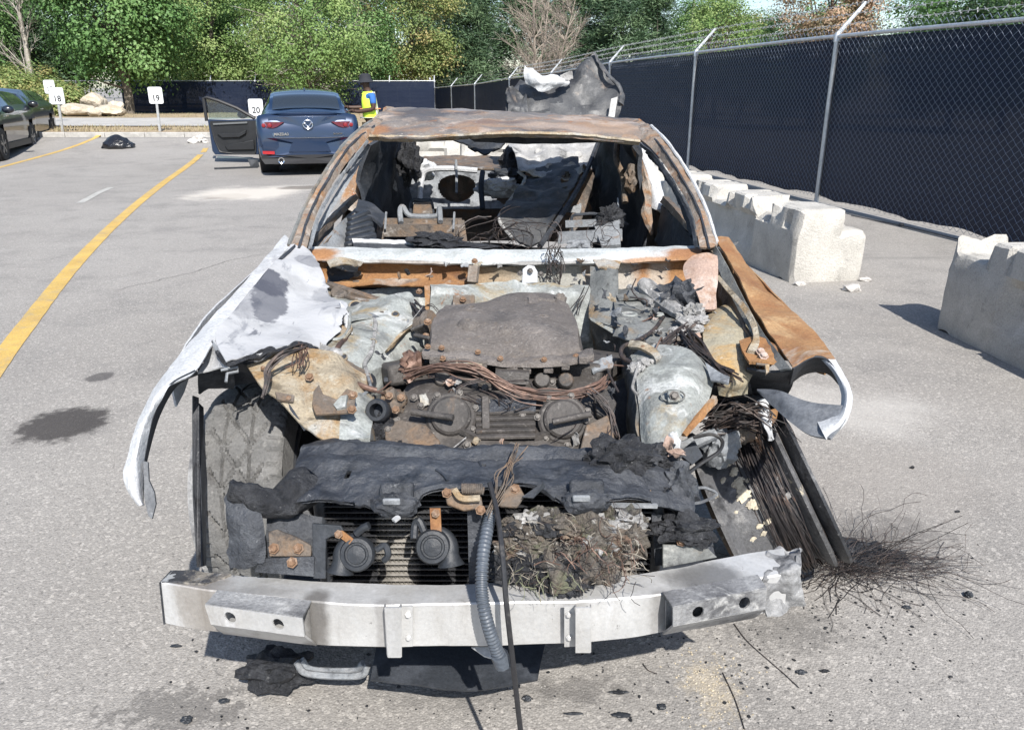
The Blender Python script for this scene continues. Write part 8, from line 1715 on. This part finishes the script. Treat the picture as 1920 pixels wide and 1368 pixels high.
def crumb(px, py, r, sd): 
    p = atz(px, py); bm = bmesh.new(); bmesh.ops.create_icosphere(bm, subdivisions=1, radius=1); sq = (rd.uniform(.7, 1.6), rd.uniform(.7, 1.3), rd.uniform(.3, .7)); an = rd.uniform(0, 3)
    vs = []
    for v in bm.verts: k = 1+.5*mnoise.noise(v.co*1.7+W(sd, 0, 0)); q = Matrix.Rotation(an, 3, 'Z')@W(v.co.x*r*sq[0]*k, v.co.y*r*sq[1]*k, v.co.z*r*sq[2]*k); vs.append(q+p+W(0, 0, r*sq[2]*.6))
    crumbs.add(vs, [tuple(v.index for v in f.verts) for f in bm.faces]); bm.free()
for _ in range(600):
    q = rd.random()
    if q < .5: px, py = rd.gauss(1560, 130), rd.gauss(1130, 45)
    elif q < .75: px, py = rd.uniform(900, 1800), rd.uniform(1180, 1360)
    elif q < .88: px, py = rd.uniform(300, 950), rd.uniform(1190, 1366)
    else: px, py = rd.gauss(1750, 120), rd.gauss(1050, 70)
    if py < 1020 or (px < 1500 and py < 1170): continue
    crumb(px, py, rd.choice((.0015, .002, .002, .003, .003, .0045)), rd.uniform(0, 99))
tag(obj('char_crumbs', crumbs, char, loc=(0, 0, 0), kind='stuff', smooth=0), 'black charred crumbs scattered over the asphalt round the nose', 'debris')
bits = [(1815, 1118, .018, 'domed black lump at the right of the tyre wire', (1, 1, .8)), (1502, 1262, .016, 'bluish black shard lower right of the beam end', (1.2, .8, .5)), (1546, 1259, .012, 'small black curl beside the shard', (1.5, .6, .5)), (1241, 1328, .016, 'dark chip near the lower picture edge in the pale chip patch', (1, .8, .7)), (988, 1312, .016, 'black crumb right of the hanging cable', (1, .8, .7)), (1160, 1298, .016, 'long grey flake under the right half of the beam', (2.4, .5, .25)), (1075, 1338, .014, 'long thin black flake at the bottom middle', (2.6, .5, .25)), (1165, 1342, .02, 'dark flake between two others at the bottom', (1.6, .7, .3)), (350, 1352, .018, 'black crumb at the bottom left', (1.1, .9, .6)), (420, 1315, .015, 'dark crumb on the stained asphalt bottom left', (1.4, .8, .4)), (330, 1212, .014, 'dark fleck just left of the beam shadow', (1.8, .6, .4)), (1700, 1140, .014, 'crumb below the wire tangle', (1.3, .8, .5)), (1795, 960, .010, 'tiny black curl far right on the pale asphalt', (1.3, .8, .6)), (1710, 878, .011, 'small dry tuft stub on the right asphalt', (1.2, .8, .8)), (1160, 1300, .012, 'thin grey splinter beside the long flake', (2, .5, .5))]
for px, py, r, lb, sq in bits:
    tag(obj('charred_bit', MB().blob(atz(px, py)+W(0, 0, r*sq[2]*.6), r*.66, 3, .45, 2.2, sq, seed=px), plastic_bk if r > .012 else char, smooth=20), lb, 'debris', 'charred bits round the wreck')
for pl_, lb in ((((1376, 1168), (1400, 1200), (1440, 1236), (1470, 1262), (1498, 1288)), 'thin black wire curving on the asphalt below the right box bracket'), (((1205, 1243), (1216, 1256), (1232, 1262)), 'short wire scrap at the edge of the beam shadow'), (((1355, 1260), (1378, 1310), (1396, 1366)), 'fine long wire running to the lower edge')):
    tag(obj('wire_scrap', MB().tube(spline([atz(px, py, .003) for px, py in pl_], 14), .0013, 4), wire_dk), lb, 'wire', 'wire scraps on the asphalt')

# ---------------------------------------------------------------- scraps of burnt trim, clips and flakes lying in the bay
rd = random.Random(77)
def scrap(px, py, Y, r, mt, sd):
    a = W(rd.gauss(0, 1), rd.gauss(0, 1), rd.gauss(0, .6)).normalized(); b = a.cross(W(rd.gauss(0, .4), rd.gauss(-.5, .4), 1)).normalized(); n = a.cross(b); c = at(px, py, Y)
    rows = [[c+a*(i-1)*r*rd.uniform(.7, 1.3)+b*(j-1)*r*rd.uniform(.3, .8)+n*rd.gauss(0, r*.3) for i in range(3)] for j in range(3)]
    part('burnt_scrap', patch(rows, 8, 7, .002, r*.5, 1.2/r*.5, r*.4, 40, 'tblr', seed=sd), mt, smooth=25)
for k in range(120):
    z = rd.random()
    if z < .22: px, py = rd.uniform(640, 780), rd.uniform(570, 700); Y = 2.02+(700-py)/130*.46-.02
    elif z < .52: px, py = rd.uniform(1130, 1330), rd.uniform(545, 680); Y = 2.0+(680-py)/135*.52-.02
    elif z < .72: px, py = rd.uniform(735, 1150), rd.uniform(700, 835); Y = 1.76+(835-py)/135*.2-.02
    elif z < .86: px, py = rd.uniform(620, 1290), rd.uniform(484, 530); Y = 2.74
    else: px, py = rd.uniform(1120, 1300), rd.uniform(830, 930); Y = 1.62-(py-830)/100*.12-.03
    scrap(px, py, Y, rd.uniform(.006, .02), rd.choice((ash_flake, char, brown_steel, pink_ash, soot, galv_yellow, grey_int)), k+400)
for k, (x0, y0, x1, y1, Ya, Yb) in enumerate(((640, 600, 770, 690, 2.3, 2.1), (1130, 580, 1320, 700, 2.4, 1.98), (745, 720, 900, 830, 1.92, 1.77), (960, 720, 1150, 830, 1.92, 1.77), (690, 700, 760, 820, 1.95, 1.8), (1200, 560, 1350, 620, 2.45, 2.3))):
    for q in range(5):
        ax_, ay_ = rd.uniform(x0, x1), rd.uniform(y0, y1); bx_, by_ = ax_+rd.gauss(0, 50), ay_+rd.gauss(0, 26)
        f = lambda yy: Ya+(Yb-Ya)*(yy-y0)/(y1-y0)-.025
        mid = at((ax_+bx_)/2+rd.gauss(0, 10), (ay_+by_)/2+rd.gauss(0, 10), f((ay_+by_)/2)-.02)
        part('stray_wire', MB().tube(spline([at(ax_, ay_, f(ay_)), mid, at(bx_, by_, f(by_))], 10), rd.uniform(.0012, .0028), 5), rd.choice((wire_dk, wire_dk, wire_cu, ash_flake)))

hair_nest('tyre_wire', 'short rusty wire clippings matted under the edge of the bare rim', atz(1580, 1066), 130, .13, .08, .05, wire_dk, 6, r=.0009)
tan_m = M('tan_grit', (.42, .36, .26), [((.36, .3, .2), 30, .5, .64), ((.56, .5, .4), 60, .55, .64)], .9)
crumbs = MB(); rd = random.Random(8)
for _ in range(240):
    px, py = rd.gauss(1335, 34), rd.gauss(1285, 44)
    crumb(px+(py-1285)*.2, py, rd.choice((.0015, .002, .0025, .003)), rd.uniform(0, 99))
tag(obj('tan_grit', crumbs, tan_m, loc=(0, 0, 0), kind='stuff', smooth=0), 'patch of tan grit spilled on the asphalt in front of the beam', 'grit')
crumbs = MB()
for _ in range(700):
    crumb(rd.uniform(60, 1880), 1368-abs(rd.gauss(0, 190)) if rd.random() < .6 else rd.uniform(1180, 1368), rd.choice((.0015, .002, .002, .003)), rd.uniform(0, 99))
tag(obj('loose_grit', crumbs, M('pale_grit', (.34, .32, .295), [((.2, .19, .175), 20, .45, .6)], .9), loc=(0, 0, 0), kind='stuff', smooth=0), 'loose pale grit lying over the near asphalt', 'grit')
